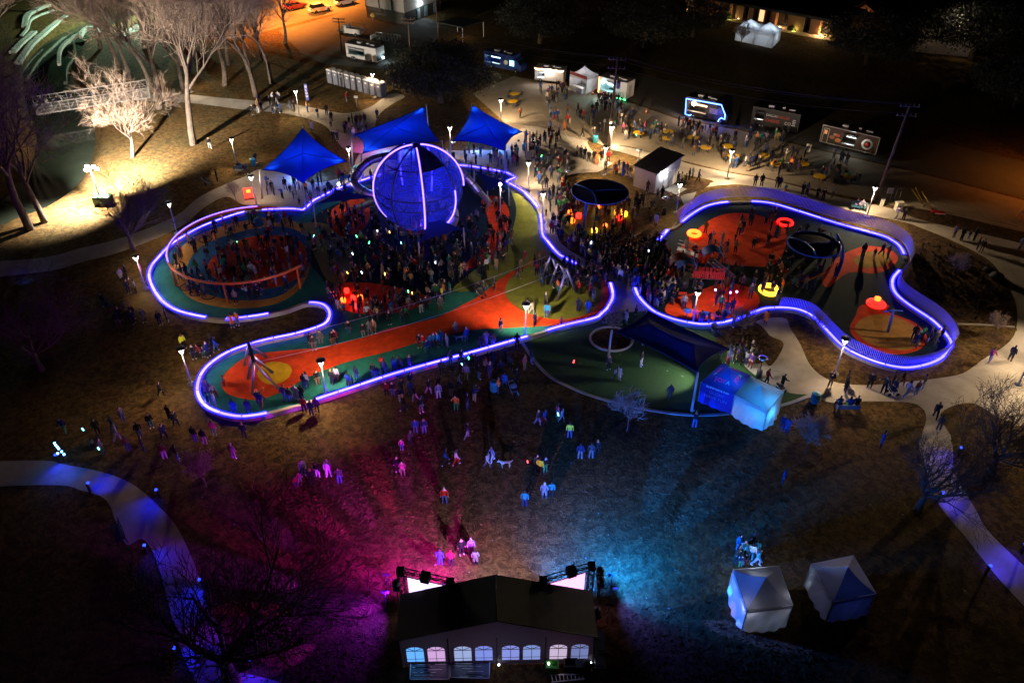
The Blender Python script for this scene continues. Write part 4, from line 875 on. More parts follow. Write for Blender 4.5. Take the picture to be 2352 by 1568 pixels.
A,B=C[0],C[1]; b=MB(); b.add([A+Vector((0,0,.5)),B+Vector((0,0,.5)),B-Vector((0,0,.25)),A-Vector((0,0,.25))],[(0,1,2,3)]); b.build('banner',M('banner_red',(.22,.03,.025),.7),T,T.location)
b=MB(); m_=A.lerp(B,.5); b.box((m_.x,m_.y-.3,.45),(2.4,.7,.85),math.atan2((B-A).y,(B-A).x)); tag(b.build('counter',mWhite),'white draped serving counter at the vendor tent','counter')
bsN=[]
for lb,cs,pk in(('left of two joined white canopy tents by the brick building',[(1692,64),(1735,73),(1752,56),(1711,49)],(1728,41)),('right of two joined white canopy tents by the brick building',[(1736,73),(1778,82),(1796,64),(1753,56)],(1770,48))):
    T,C,P,bs=popup(lb,cs,pk,2.3,mTw,mTw,(1,1,1,1),None,.03,'canopy tents by the brick building'); light('tent_lamp','POINT',bs+Vector((0,-.6,1.9)),(.7,.88,1),380,size=.1)
# ------------------------------------------------------------ toilet building
h0=HT((1450,430),(1450,378.6)); zf=2.7
A=G(1452,381,zf); B=G(1509,402,zf); A.z=B.z=0; xd=(B-A).normalized(); yd=Vector((-xd.y,xd.x,0)); Wd=(B-A).length; D=6.0
Cn=G(1569,357,3.4); D=max(3.5,(Cn-B).dot(yd)); 
T=thing('toilet_building','small grey toilet building with a dark standing-seam roof and bright wall lamp','building',A,math.atan2(xd.y,xd.x))
mWl=M('building_wall',(.42,.38,.37),.85,c2=(.49,.45,.43),scale=3,bump=.15); mRf=M('seam_roof_metal',(.34,.31,.27),.55,metal=.1)
b=MB(); z1,z2=2.65,3.35; i=.25
b.add([(i,i,0),(Wd-i,i,0),(Wd-i,D-i,0),(i,D-i,0),(i,i,z1),(Wd-i,i,z1),(Wd-i,D-i,z2),(i,D-i,z2)],[(0,1,5,4),(1,2,6,5),(2,3,7,6),(3,0,4,7),(4,5,6,7)]); b.build('wall',mWl,T)
b=MB(); b.add([(0,0,z1),(Wd,0,z1),(Wd,D,z2+.06),(0,D,z2+.06),(0,0,z1+.14),(Wd,0,z1+.14),(Wd,D,z2+.2),(0,D,z2+.2)],[(4,5,6,7),(0,1,5,4),(1,2,6,5),(2,3,7,6),(3,0,4,7),(3,2,1,0)]); rf=b.build('roof',mRf,T)
for k in range(10): x=Wd*(k+.5)/10; b=MB(); b.beam((x,.02,z1+.17),(x,D-.02,z2+.23),.05,.07); b.build('roof_seam',M('seam_dark',(.05,.045,.04),.5,metal=.3),rf)
for y,l in((D*.42,None),(D*.68,None)):
    b=MB(); b.box((Wd-i+.03,y,1.05),(.06,.95,2.1)); dr=b.build('door',mWhite,T); b=MB(); b.box((Wd-i+.08,y-.35,1.0),(.05,.05,.16)); b.build('handle',mSteel,dr)
b=MB(); b.box((Wd-i+.1,D*.3,2.35),(.2,.3,.2)); b.build('wall_lamp',E('wall_lamp',(.85,.92,1),40),T)
X=Matrix.Translation(A)@Matrix.Rotation(math.atan2(xd.y,xd.x),4,'Z')
light('wall_light','POINT',X@Vector((Wd+.25,D*.32,2.3)),(.85,.92,1),190,size=.12)
b=MB(); b.box((Wd+.9,D*.55,.02),(1.9,2.2,.05)); b.build('door_slab',mConc,T)
# ------------------------------------------------------------ trucks
mTyre=M('tyre_rubber',(.012,.012,.012),.8); mRim=M('wheel_rim',(.4,.4,.42),.35,metal=.8)
def wheel(T,x,y,r=.42,w=.26):
    b=MB(); b.lathe([(r*.55,-w/2),(r,-w/2+.03),(r,w/2-.03),(r*.55,w/2)],(0,0,0),14); o=b.build('wheel',mTyre,T); o.rotation_euler=(PI/2,0,0); o.location=(x,y,r)
    b=MB(); b.lathe([(.05,w/2+.01),(r*.55,w/2-.02)],(0,0,0),10); b.lathe([(r*.55,-w/2+.02),(.05,-w/2-.01)],(0,0,0),10); b.build('rim',mRim,o)
def truck(name,label,cat,a,b_,h,body,depth=2.3,win=None,wc=None,ws=3,cab=0,roofc=None,floor=.45,group='food trucks along the market road'):
    A=G(*a);B=G(*b_); x=(B-A); L=x.length; x.normalize(); rz=math.atan2(x.y,x.x)
    T=thing(name,label,cat,A,rz,group); W_=L-cab
    b=MB(); 
    if win:
        x0,x1,z0,z1=[win[0]*L,win[1]*L,win[2],win[3]]; t=.06
        # near wall with a real hatch opening
        for (xa,xb,za,zb) in((0,x0,floor,h),(x1,W_,floor,h),(x0,x1,floor,z0),(x0,x1,z1,h)): b.box(((xa+xb)/2,t/2,(za+zb)/2),(xb-xa-.001,t,zb-za-.001))
        b.box((W_/2,depth-t/2,(floor+h)/2),(W_,t,h-floor)); b.box((t/2,depth/2,(floor+h)/2),(t-.002,depth-2*t,h-floor-.01)); b.box((W_-t/2,depth/2,(floor+h)/2),(t-.002,depth-2*t,h-floor-.01))
        b.box((W_/2,depth/2,floor+.03),(W_-2*t-.01,depth-2*t-.01,.06))
    else: b.box((W_/2,depth/2,(floor+h)/2),(W_,depth,h-floor))
    b.build('body',body,T)
    b=MB(); b.box((W_/2,depth/2,h+.05),(W_+.06,depth+.06,.1)); b.build('roof',roofc or body,T)
    b=MB(); b.box((W_*.35,depth*.5,h+.22),(.8,.6,.26)); b.box((W_*.6,depth*.6,h+.18),(.4,.4,.2)); b.box((W_*.78,depth*.45,h+.18),(.9,.35,.14)); b.build('roof_vent',M('vent_metal',(.4,.42,.45),.5,metal=.3),T)
    b=MB(); b.box((L/2,depth/2,floor-.1),(L*.96,depth*.8,.18)); b.build('chassis',mBlkP,T)
    for fx in((.2,.26,.82) if cab<.5 and L>6 else (.2,.86)):
        for y in(.12,depth-.12): wheel(T,L*fx,y)
    if win:
        m=E('truck_interior_'+name+str(len(MC)),wc,ws); b=MB(); b.box(((x0+x1)/2,depth-.25,(z0+z1)/2+.1),(x1-x0,.05,z1-z0)); b.build('lit_interior',m,T)
        b=MB(); b.box(((x0+x1)/2,-.15,z0-.03),(x1-x0,.36,.05)); b.build('counter_shelf',mSteel,T)
        b=MB(); b.add([(x0,-.02,z1),(x1,-.02,z1),(x1,-.6,z1+.42),(x0,-.6,z1+.42),(x0,-.02,z1+.04),(x1,-.02,z1+.04),(x1,-.6,z1+.46),(x0,-.6,z1+.46)],[(0,1,2,3),(7,6,5,4),(0,4,5,1),(2,6,7,3)]); b.build('hatch',body,T)
        X=Matrix.Translation(A)@Matrix.Rotation(rz,4,'Z'); light('hatch_light','SPOT',X@Vector(((x0+x1)/2,.3,z1-.1)),wc,ws*45,target=X@Vector(((x0+x1)/2,-3,0)),angle=120,blend=.7,size=.2)
    if cab:
        b=MB(); c0,c1=W_,L; b.add([(c0,.1,.5),(c1,.25,.5),(c1,depth-.25,.5),(c0,depth-.1,.5),(c0,.1,h*.82),(c0+cab*.45,.18,h*.8),(c0+cab*.45,depth-.18,h*.8),(c0,depth-.1,h*.82),(c1,.25,1.3),(c1,depth-.25,1.3),(c0+cab*.72,.2,1.45),(c0+cab*.72,depth-.2,1.45)],
          [(0,1,8,10,5,4),(3,7,6,11,9,2),(5,10,11,6),(10,8,9,11),(8,1,2,9),(4,5,6,7),(0,3,2,1)]); b.build('cab',body,T)
        b=MB(); b.add([(c0+cab*.47,.24,h*.77),(c0+cab*.71,.26,1.5),(c0+cab*.71,depth-.26,1.5),(c0+cab*.47,depth-.24,h*.77)],[(0,1,2,3)]); w=b.build('windscreen',mGlassD,T); w.location.x+=.03
    return T,A,B,L,h
mNavyT=M('truck_navy',(.02,.05,.22),.4); mBlkT=M('truck_black',(.018,.018,.021),.4); mWhT=M('truck_white',(.5,.5,.5),.45); mBrT=M('truck_brown',(.05,.028,.02),.45)
T,A,B,L,h=truck('food_truck','navy blue food truck beyond the evergreen oak with cyan lit windows','food truck',(1112,155),(1196,173),2.75,mNavyT,win=(.02,.45,1.2,2.2),wc=(.6,.9,1),ws=5,cab=1.6)
b=MB(); b.add([(L*.70,-.01,1.2),(L*.82,-.01,1.2),(L*.82,-.01,2.1),(L*.70,-.01,2.1)],[(0,1,2,3)]); b.build('lit_window',E('cyan_window',(.35,.9,.9),2.5),T)
b=MB(); b.lathe([(.01,0),(.42,0),(.42,.03),(.01,.03)],(0,0,0),20); o=b.build('round_badge',mWhite,T); o.rotation_euler=(PI/2,0,0); o.location=(L*.60,-.01,1.6)
T,A,B,L,h=truck('food_stall','white food trailer with swagged fairy lights along its roof edge','food trailer',(1228,189),(1293,196),2.3,mWhT,win=(.04,.34,.95,1.75),wc=(.85,.9,1),ws=7)
b=MB(); n=48
mFairy=E('fairy_light',(1,.5,.25),12)
for k in range(n+1): 
    t=k/n; b.ball((L*t,-.08,h+.02-.22*abs(math.sin(t*PI*4))),.07,6,4)
b.build('fairy_lights',mFairy,T); b=MB(); b.ball((L*.47,-.15,h-.25),.18,8,6); b.build('bulb',E('bulb_white',(1,.85,.7),30),T)
light('stall_bulb','POINT',A.lerp(B,.47)+Vector((0,-.6,2.1)),(1,.8,.6),190,size=.15)
T,A,B,L,h=truck('food_trailer','white food trailer with cyan lit hatch and orange and green light strips','food trailer',(1374,219),(1437,235),2.9,mWhT,win=(.08,.52,1.1,2.2),wc=(.35,.95,1),ws=5)
b=MB(); b.beam((.02,-.06,.5),(.02,-.06,h),.09,.09); b.build('light_strip',E('strip_orange',(1,.35,.08),8),T); b=MB(); b.beam((L*.68,-.08,.35),(L,-.08,.35),.09,.09); b.build('light_strip',E('strip_green',(.1,1,.3),8),T)
b=MB(); b.ball((L*.17,-.3,2.35),.25,8,6); b.build('lamp',E('lamp_cyan',(.55,.95,1),20),T); light('trailer_light','POINT',A.lerp(B,.2)+Vector((-.2,-1.0,2.3)),(.6,.95,1),240,size=.2)
b=MB(); b.box((L+.01,1.0,1.4),(.02,.9,1.8)); b.build('end_door',M('door_grey',(.3,.3,.3),.5),T)
# neon outlined truck
T,A,B,L,h=truck('food_truck','dark food truck outlined with glowing blue neon rope','food truck',(1573,268),(1667,289),3.0,mBlkT,win=(.05,.5,1.15,2.3),wc=(1,.6,.35),ws=2.2,cab=1.7)
mNeon=E('neon_rope',(.06,.16,1),14); X=(Matrix.Translation(A)@Matrix.Rotation(math.atan2((B-A).y,(B-A).x),4,'Z')).inverted()
def onT(px,py): p=X@onplane(px,py,A,B); p.y-=.07; return p
for pl in([(1588,263.5),(1584,265.5),(1574.5,262),(1576.6,226.5),(1657.4,241),(1666,263.5),(1665,274),(1657,270.8),(1652,274.5),(1648.8,281)],): b=MB(); b.tube([onT(*q) for q in pl],.07,6); b.build('neon_rope',mNeon,T)
b=MB(); b.ball(onT(1595,237)+Vector((0,-.15,0)),.32,10,8); b.build('lamp',E('lamp_warm',(1,.88,.75),25),T); light('truck_lamp','POINT',onplane(1594,238,A,B)+Vector((-.3,-.8,0)),(1,.75,.5),420,size=.25); light('truck_blue','POINT',onplane(1640,262,A,B)+Vector((0,-1.2,0)),(.05,.1,1),160,size=.2)
for k in range(5): b=MB(); b.box((L*.66,-.02,2.05-.17*k),(1.3,.02,.07)); b.build('menu_line',M('menu_print',(.25,.2,.28),.6),T)
# dark lettered truck
T,A,B,L,h=truck('food_truck','black food truck with cream and red lettering beside the lit hatch','food truck',(1722,290),(1830,311),2.9,mBlkT,win=(.07,.26,1.35,2.15),wc=(1,.92,.85),ws=3)
mTc=M('letter_cream',(.5,.5,.5),.6,em=(.5,.5,.55),es=.07); mTr=M('letter_red',(.45,.05,.03),.6,em=(.6,.06,.03),es=.09)
def lab(s,size,mat,x,z): text(s,size,mat,T,frame(Vector((x,-.03,z)),(1,0,0),(0,0,1)),align='LEFT')
lab('DALLAS',.46,mTc,L*.30,2.1); lab('GRILLED',.44,mTr,L*.545,2.1); lab('CHEESE',.60,mTr,L*.30,1.35); lab('CO',.60,mTc,L*.70,1.35)
for k,(x,z,w) in enumerate(((.86,2.0,.4),(.86,1.75,.5),(.86,1.5,.4),(.86,1.25,.5))): b=MB(); b.box((L*x+.2,-.02,z),(w,.02,.12)); b.build('menu_line',mTc,T)
# trailer with round badge
T,A,B,L,h=truck('food_trailer','dark brown food trailer with burger pictures and a round white badge','food trailer',(1881,331),(2009,362),2.75,mBrT,win=(.38,.61,1.0,2.0),wc=(.85,1,.98),ws=3,group='food trucks along the market road')
mTrim=M('trim_silver',(.5,.5,.52),.35,metal=.6,em=(.4,.4,.45),es=.02)
for p,q in(((0,-.02,h),(L,-.02,h)),((0,-.02,.42),(L,-.02,.42)),((0,-.02,.42),(0,-.02,h)),((L,-.02,.42),(L,-.02,h)),((.25,-.03,.5),(.25,-.03,2.4)),((.95,-.03,.5),(.95,-.03,2.4)),((.25,-.03,2.4),(.95,-.03,2.4))): b=MB(); b.beam(p,q,.07,.06); b.build('trim_rail',mTrim,T)
b=MB(); b.lathe([(.01,0),(.72,0),(.72,.03),(.01,.03)],(0,0,0),28); o=b.build('round_badge',M('badge_white',(.6,.58,.55),.5,em=(.5,.48,.45),es=.06),T); o.rotation_euler=(PI/2,0,0); o.location=(L*.815,-.02,1.5)
b=MB(); b.lathe([(.01,.03),(.46,.03),(.46,.05),(.01,.05)],(0,0,0),24); b.build('badge_ring',mBrT,o); b=MB(); b.lathe([(.01,.05),(.24,.05),(.24,.08),(.01,.08)],(0,0,0),6); b.build('badge_heart',M('badge_red',(.6,.03,.02),.5,em=(.7,.04,.03),es=.12),o)
for x,z,r,c in((.20,1.35,.36,(.30,.12,.06)),(.29,1.75,.3,(.45,.05,.02)),(.31,1.1,.42,(.42,.16,.06)),(.24,1.8,.26,(.3,.2,.16))): b=MB(); b.ball((L*x,-.005,z),(r,.03,r*.72),12,8); b.build('food_picture',M('pic_%d'%(x*100),c,.5,em=c,es=.06),T)
b=MB(); b.box((.55,-.03,1.9),(.4,.03,.55)); b.build('small_window',E('window_warm',(.8,.35,.12),.35),T)
light('trailer_strip','POINT',A.lerp(B,.5)+Vector((-.4,-.9,2.2)),(.9,1,1),60,size=.15)
# white truck by the toilets, utility pickup, parked cars
T,A,B,L,h=truck('food_truck','white food truck parked behind the row of portable toilets','food truck',(797,136),(866,150),2.75,mWhT,win=(.08,.62,1.15,1.9),wc=(.12,.4,.38),ws=.5,roofc=M('roof_grey',(.08,.08,.09),.6))
b=MB(); b.box((L+.01,1.15,1.0),(.02,2.2,.9)); b.build('end_panel',mBlkT,T)
b=MB(); b.ball((L+.2,1.6,.9),.2,8,6); b.build('headlamp',E('headlamp_cyan',(.6,.9,1),10),T); light('truck_lamp','POINT',B+Vector((1.6,1.5,1)),(.7,.95,1),60,size=.15)
def car(label,a,b_,paint,hgt=1.65,name='parked_car',group='cars parked along the orange-lit street'):
    A=G(*a);B=G(*b_); x=B-A; L=4.8; x.normalize(); T=thing(name,label,'car',A,math.atan2(x.y,x.x),group); w=1.85
    sec=[(0,.55,.75,.9),(.25,.4,1.0,.95),(.7,.35,1.05,1),(1.0,.35,1.08,1),(2.9,.35,1.05,1),(4.0,.38,.95,1),(4.6,.45,.85,.93),(4.8,.55,.7,.85)]
    b=MB(); vs=[]
    for X_,z0,z1,k in sec: vs+=[(X_,w/2*(1-k)+0,z0),(X_,w-w/2*(1-k),z0),(X_,w-w/2*(1-k)-.05,z1),(X_,w/2*(1-k)+.05,z1)]
    fs=[(0,1,2,3)]
    for i in range(7):
        o=4*i
        for k in range(4): l=(k+1)%4; fs.append((o+k,o+4+k,o+4+l,o+l))
    fs.append((31,30,29,28)); b.add(vs,fs); b.build('body',paint,T,fixn=True)
    b=MB(); b.add([(.3,.12,1.0),(3.5,.12,1.0),(3.5,w-.12,1.0),(.3,w-.12,1.0),(.65,.25,hgt-.03),(2.7,.25,hgt-.03),(2.7,w-.25,hgt-.03),(.65,w-.25,hgt-.03)],[(0,1,5,4),(1,2,6,5),(2,3,7,6),(3,0,4,7),(4,5,6,7)]); b.build('window_band',mGlassD,T)
    b=MB(); b.box((1.65,w/2,hgt),(2.1,w-.48,.05)); b.build('roof',paint,T)
    for X_ in(.95,3.85):
        for y in(.08,w-.08): wheel(T,X_,y,.34,.2)
    for y in(.3,w-.3): b=MB(); b.box((.06,y,.85),(.1,.3,.16)); b.build('tail_light',M('tail_red',(.3,.01,.01),.4),T); b=MB(); b.box((4.72,y,.66),(.1,.3,.14)); b.build('headlight',M('headlight_glass',(.6,.6,.6),.2),T)
    return T
mCarW=M('car_white',(.62,.6,.58),.3,spec=.5)
car('white suv parked on the orange-lit street, left of two',(718,34),(772,23),mCarW,1.75); car('white sedan parked on the orange-lit street, right of two',(776,18),(832,6),mCarW,1.5)
tc_=car('car with bright red tail lights driving on the orange-lit street',(664,28),(722,15),M('car_dark_red',(.2,.02,.02),.35),1.5)
for y in(.3,1.55): b=MB(); b.box((-.03,y,.85),(.08,.42,.2)); b.build('tail_light',E('tail_glow',(1,.02,.01),25),tc_)
light('tail_spill','POINT',G(660,32,.7),(1,.02,.01),900,size=.2)
def pickup():
    A=G(776,80);B=G(846,91); x=(B-A).normalized(); T=thing('utility_pickup','white utility pickup with tool boxes parked behind the white food truck','pickup truck',A,math.atan2(x.y,x.x)); w=2.0
    b=MB(); b.add([(0,0,.5),(2.1,0,.5),(2.1,w,.5),(0,w,.5),(0,.05,1.05),(.7,.1,1.15),(2.1,.1,1.15),(2.1,w-.1,1.15),(.7,w-.1,1.15),(0,w-.05,1.05),(1.0,.2,1.85),(2.0,.2,1.85),(2.0,w-.2,1.85),(1.0,w-.2,1.85)],[(0,1,6,5,4),(3,9,8,7,2),(4,5,8,9),(5,10,13,8),(5,6,11,10),(8,13,12,7),(6,7,12,11),(10,11,12,13),(0,4,9,3),(1,2,7,6)]); b.build('cab',mCarW,T,fixn=True)
    b=MB(); b.box((3.7,.25,1.0),(3.1,.5,.9)); b.box((3.7,w-.25,1.0),(3.1,.5,.9)); b.box((3.7,w/2,.7),(3.1,1.0,.2)); b.build('tool_body',mCarW,T)
    b=MB()
    for X_ in(2.3,5.1): 
        for y in(.1,w-.1): b.cyl((X_,y,1.4),(X_,y,2.0),.04,.04,5)
    for y in(.1,w-.1): b.tube([(.9,y,2.02),(5.2,y,2.02)],.04,5)
    b.build('ladder_rack',mDkMet,T)
    for X_ in(.9,4.2):
        for y in(.08,w-.08): wheel(T,X_,y,.4,.24)
pickup()
T=thing('flatbed_trailer','dark mesh-sided flatbed trailer behind the white food truck','trailer',G(852,100),math.atan2((G(930,110)-G(852,100)).y,(G(930,110)-G(852,100)).x)); b=MB(); b.box((2.6,1,.6),(5.2,2,.15)); b.build('bed',mDkMet,T); b=MB()
for y in(0,2): b.tube([(0,y,1.5),(5.2,y,1.5)],.04,5); [b.cyl((k*.65,y,.6),(k*.65,y,1.5),.03,.03,4) for k in range(9)]
b.build('side_rail',mSteel,T); b=MB(); b.box((.05,1,1.0),(.06,1.9,.8)); b.build('tail_gate',mWhite,T); wheel(T,2.2,.05); wheel(T,2.2,1.95)
# portable toilets
def loo():
    T=thing('portable_toilet','x','portable toilet'); b=MB(); b.box((0,0,1.08),(1.1,1.1,2.1)); b.build('cabin',M('loo_grey',(.12,.13,.16),.6),T)
    b=MB(); pr=[(-.58,2.13),(-.58,2.2),(-.3,2.36),(.3,2.36),(.58,2.2),(.58,2.13)]; vs=[(x,-.6,z) for x,z in pr]+[(x,.6,z) for x,z in pr]; b.add(vs,[(0,1,2,3,4,5)[::-1],(6,7,8,9,10,11)]+[(i,(i+1)%6,6+(i+1)%6,6+i) for i in range(6)]); b.build('roof',M('loo_roof',(.55,.55,.56),.6),T,fixn=True)
    b=MB(); b.box((0,-.565,1.0),(.8,.03,1.85)); d=b.build('door',M('loo_door',(.14,.15,.19),.55),T); b=MB(); b.box((-.28,-.59,1.0),(.05,.03,.14)); b.build('handle',mSteel,d)
    b=MB(); b.box((.05,-.59,1.72),(.34,.02,.22)); b.build('door_sign',mWhite,T); b=MB(); b.box((0,0,.03),(1.16,1.16,.06)); b.build('skid',mBlkP,T); return T
lo=loo(); A=G(759,189);B=G(880,223); rz=math.atan2((B-A).y,(B-A).x)
names='first second third fourth fifth sixth seventh eighth ninth'.split()
for k in range(9): place(lo,USED,A.lerp(B,k/8*.93+.04),rz,'grey portable toilet, %s from the left end of the row'%names[k],'portable toilets in a row')
# ------------------------------------------------------------ buildings at the top
mBk=bpy.data.materials.new('brick_wall'); mBk.use_nodes=True; nt=mBk.node_tree; bt=nt.nodes.new('ShaderNodeTexBrick'); bt.inputs['Scale'].default_value=3.2; bt.inputs['Color1'].default_value=(.30,.14,.07,1); bt.inputs['Color2'].default_value=(.22,.10,.05,1); bt.inputs['Mortar'].default_value=(.26,.2,.15,1)
tc=nt.nodes.new('ShaderNodeTexCoord'); mp=nt.nodes.new('ShaderNodeMapping'); mp.inputs['Rotation'].default_value=(PI/2,0,0); lk(nt,tc.outputs['Object'],mp.inputs[0]); lk(nt,mp.outputs[0],bt.inputs[0]); lk(nt,bt.outputs[0],nt.nodes['Principled BSDF'].inputs[0])
A=G(1545,18);B=G(1925,92); xd=(B-A).normalized(); rz=math.atan2(xd.y,xd.x); L=(B-A).length; T=thing('brick_building','long brick building with warm lit piers under a dark roof','building',A,rz)
X=Matrix.Translation(A)@Matrix.Rotation(rz,4,'Z'); sc_=L/380
b=MB(); b.box((L/2,2.6,1.5),(L,.3,3.0)); b.build('wall',M('recess_wall',(.03,.028,.026),.8),T)
b=MB(); b.box((L/2,5,3.25),(L+1,11.5,.5)); b.build('roof',M('flat_roof',(.02,.025,.03),.7),T)
for x0,x1 in((1597,1650),(1680,1688),(1696.5,1713.5),(1724,1735.5),(1746.5,1763),(1773.5,1786.5),(1815,1849),(1861,1881),(1910,1927)):
    a,c=(x0-1545)*sc_,(x1-1545)*sc_; b=MB(); b.box(((a+c)/2,1.0,1.5),(c-a,1.2,3.0)); b.build('pier',mBk,T)
b=MB(); b.box(((1755-1545)*sc_,.36,1.6),(1.0,.05,2.1)); b.build('lit_door',E('door_glow',(1,.62,.28),1.3),T)
for k in range(6): x=(1664+k*44-1545)*sc_; b=MB(); b.box((x,2.42,1.5),(1.3,.06,1.6)); w=b.build('window',mGlassD,T); b=MB(); b.box((x,2.37,1.5),(.06,.05,1.6)); b.build('mullion',mDkMet,w)
sheet('terrace_slab',mConc,[(1500,12),(1560,27),(1690,52),(1880,90),(1940,98),(1935,80),(1545,8)],.02,False)
for k,(x,y,w,c) in enumerate(((1572,22,35,(1,.6,.25)),(1580,17,20,(1,.6,.25)),(1653,40,25,(1,.5,.2)),(1696,46,60,(1,.55,.2)),(1763,47,95,(1,.6,.25)),(1791,65,30,(1,.55,.2)),(1833,72,110,(1,.6,.22)),(1884,83,110,(1,.6,.22)))):
    p=G(x,y,.0); T=thing('ground_uplight','warm ground uplight %s of eight before the brick piers'%names[k],'ground light',p,0,'ground uplights by the brick building'); b=MB(); b.lathe([(.2,0),(.24,.2),(.05,.22)],(0,0,0),10); b.build('housing',mDkMet,T); b=MB(); b.lathe([(.01,.23),(.18,.235)],(0,0,0),10,False); b.build('lens',E('uplight_lens',(1,.7,.35),20),T)
    light('uplight','POINT',p+Vector((0,.1,.75)),c,w*6,size=.15)
# stuccoed hall and carport
A=G(842,40);B=G(931,58);Cc=G(1015,24); T=thing('stucco_hall','tall pale stucco hall at the top edge with a cyan lamp by its side door','building',B); b=MB(); D_=A+(Cc-B); q=[A-B,Vector((0,0,0)),Cc-B,D_-B]
mSt=M('stucco',(.30,.27,.25),.9,c2=(.36,.32,.3),scale=1.5,bump=.15); b.prism([(v.x,v.y) for v in q],2.2,10); b.build('upper_wall',mSt,T,fixn=True); b=MB(); s_=.985; b.prism([(v.x*s_,v.y*s_) for v in q],0,2.2); b.build('plinth_wall',M('plinth',(.05,.045,.04),.9),T,fixn=True)
b=MB(); b.prism([(v.x*1.01,v.y*1.01) for v in q],2.12,2.28); b.build('band',mDkMet,T,fixn=True)
xn=(q[2]-q[1]).normalized(); 
for t in(.35,.55,.8): 
    p=q[2]*t; b=MB(); b.box((p.x,p.y,1.1),(1.0,.08,2.0),math.atan2(xn.y,xn.x)); o=b.build('door',M('door_teal',(.2,.26,.28),.6),T); o.location=(.12*xn.y,-.12*xn.x,0)
p=q[2]*.4; b=MB(); b.ball((p.x+.3*xn.y,p.y-.3*xn.x,3.0),.3,8,6); b.build('wall_lamp',E('lamp_cool',(.75,.92,1),30),T); light('hall_lamp','POINT',B+Vector((p.x+.9*xn.y,p.y-.9*xn.x,3.0)),(.75,.95,1),220,size=.2)
b=MB()
for t in(.3,.62): e=q[0]*t; b.tube([(e.x*1.012-.05,e.y*1.012-.1,2.3),(e.x*1.012-.05,e.y*1.012-.1,10)],.1,6)
b.build('drain_pipe',mDkMet,T)
P4=[G(1005,52,2.8),G(1062,64,2.8),G(1110,50,2.8),G(1050,40,2.8)]; base=sum(P4,Vector())/4; base.z=0; T=thing('carport','dark flat carport with a warm glow under its roof beside the stucco hall','carport',base); b=MB(); b.prism([(v.x-base.x,v.y-base.y) for v in P4],2.7,2.9); b.build('roof',M('flat_roof',(.02,.02,.02)),T,fixn=True)
for v in P4: b=MB(); b.cyl((v.x-base.x,v.y-base.y,0),(v.x-base.x,v.y-base.y,2.7),.07,.07,6); b.build('post',mWhite,T)
light('carport_lamp','POINT',base+Vector((0,-.5,2.3)),(1,.6,.3),110,size=.1)
A=G(2150,110); T=thing('gabled_house','pale gabled house half hidden by dark trees at top right','house',A,-.35); b=MB(); b.prism([(-5,-4),(5,-4),(5,4),(-5,4)],0,3); b.build('wall',mSt,T); b=MB(); b.add([(-5.4,-4.4,3),(5.4,-4.4,3),(5.4,4.4,3),(-5.4,4.4,3),(-5.4,0,5),(5.4,0,5)],[(0,1,5,4),(2,3,4,5),(0,4,3),(1,2,5)]); b.build('roof',M('shingle_pale',(.3,.26,.22),.9,c2=(.2,.17,.14),scale=4),T); light('house_lamp','POINT',A+Vector((-1,-6.5,6.5)),(1,.8,.55),420,size=.2)
A=G(1977,52); T=thing('porch','small lit gabled porch at the end of the brick building','porch',A,-.3); b=MB()
for sx in(-1.6,1.6):
    for sy in(-1.2,1.2): b.cyl((sx,sy,0),(sx,sy,2.5),.12,.12,6)
b.build('post',mBk,T); b=MB(); b.add([(-2,-1.6,2.5),(2,-1.6,2.5),(2,1.6,2.5),(-2,1.6,2.5),(0,-1.6,3.7),(0,1.6,3.7)],[(0,4,5,3),(1,2,5,4),(0,1,4),(2,3,5)]); b.build('roof',M('porch_roof',(.2,.1,.05)),T); light('porch_lamp','POINT',A+Vector((0,-2.2,1.6)),(1,.55,.2),160,size=.15)
# ------------------------------------------------------------ poles and cables
def upole(label,base,top,h,arm=True,r=.17,tf=False):
    p=G(*base); t=G(*top,h); T=thing('utility_pole',label,'utility pole',p,0,'timber utility poles'); t2=t-p
    b=MB(); b.cyl((0,0,0),t2,r,r*.7,9); b.build('pole',mWood,T)
    ends=[]
    for k,f in enumerate((.97,.88)[:1 if not arm else 2]):
        c=t2*f; b=MB(); b.beam(c+Vector((-1.1,.15,0)),c+Vector((1.1,-.1,0)),.12,.12); b.build('crossarm',mWood,T)
        for s in(-1,-.45,.45,1): b=MB(); b.cyl(c+Vector((1.05*s,.02*s,.06)),c+Vector((1.05*s,.02*s,.28)),.05,.04,6); b.build('insulator',M('insulator',(.3,.28,.3),.3),T); ends.append(p+c+Vector((1.05*s,.02*s,.3)))
    if tf: c=t2*.72; b=MB(); b.cyl(c+Vector((.45,-.1,-.5)),c+Vector((.45,-.1,.4)),.26,.26,10); b.build('transformer',M('transformer_grey',(.3,.3,.4),.5),T)
    return ends
HTs=lambda a,b_: HT(a,b_)
e1=upole('timber utility pole with a transformer behind the plaza lamp',(1397,345),(1418.5,131),HT((1397,345),(1418.5,131)),tf=True,r=.2)
e2=upole('leaning timber utility pole beside the lamp and cabinets at right',(2012,458),(2092,238),HT((2012,458),(2092,238)),r=.2)
e3=upole('timber utility pole between the trailer and the stucco hall',(943,135),(937,42),HT((943,135),(937,42)),r=.15)
e4=upole('slim pole beside the carport',(1007,92),(1000,-4),HT((1007,92),(1000,-4)),False,r=.12)
e5=upole('timber pole by the white pickup on the orange street',(785,118),(777,42),HT((785,118),(777,42)),r=.13)
mWire=M('wire',(.012,.012,.012),.6)
wi=0
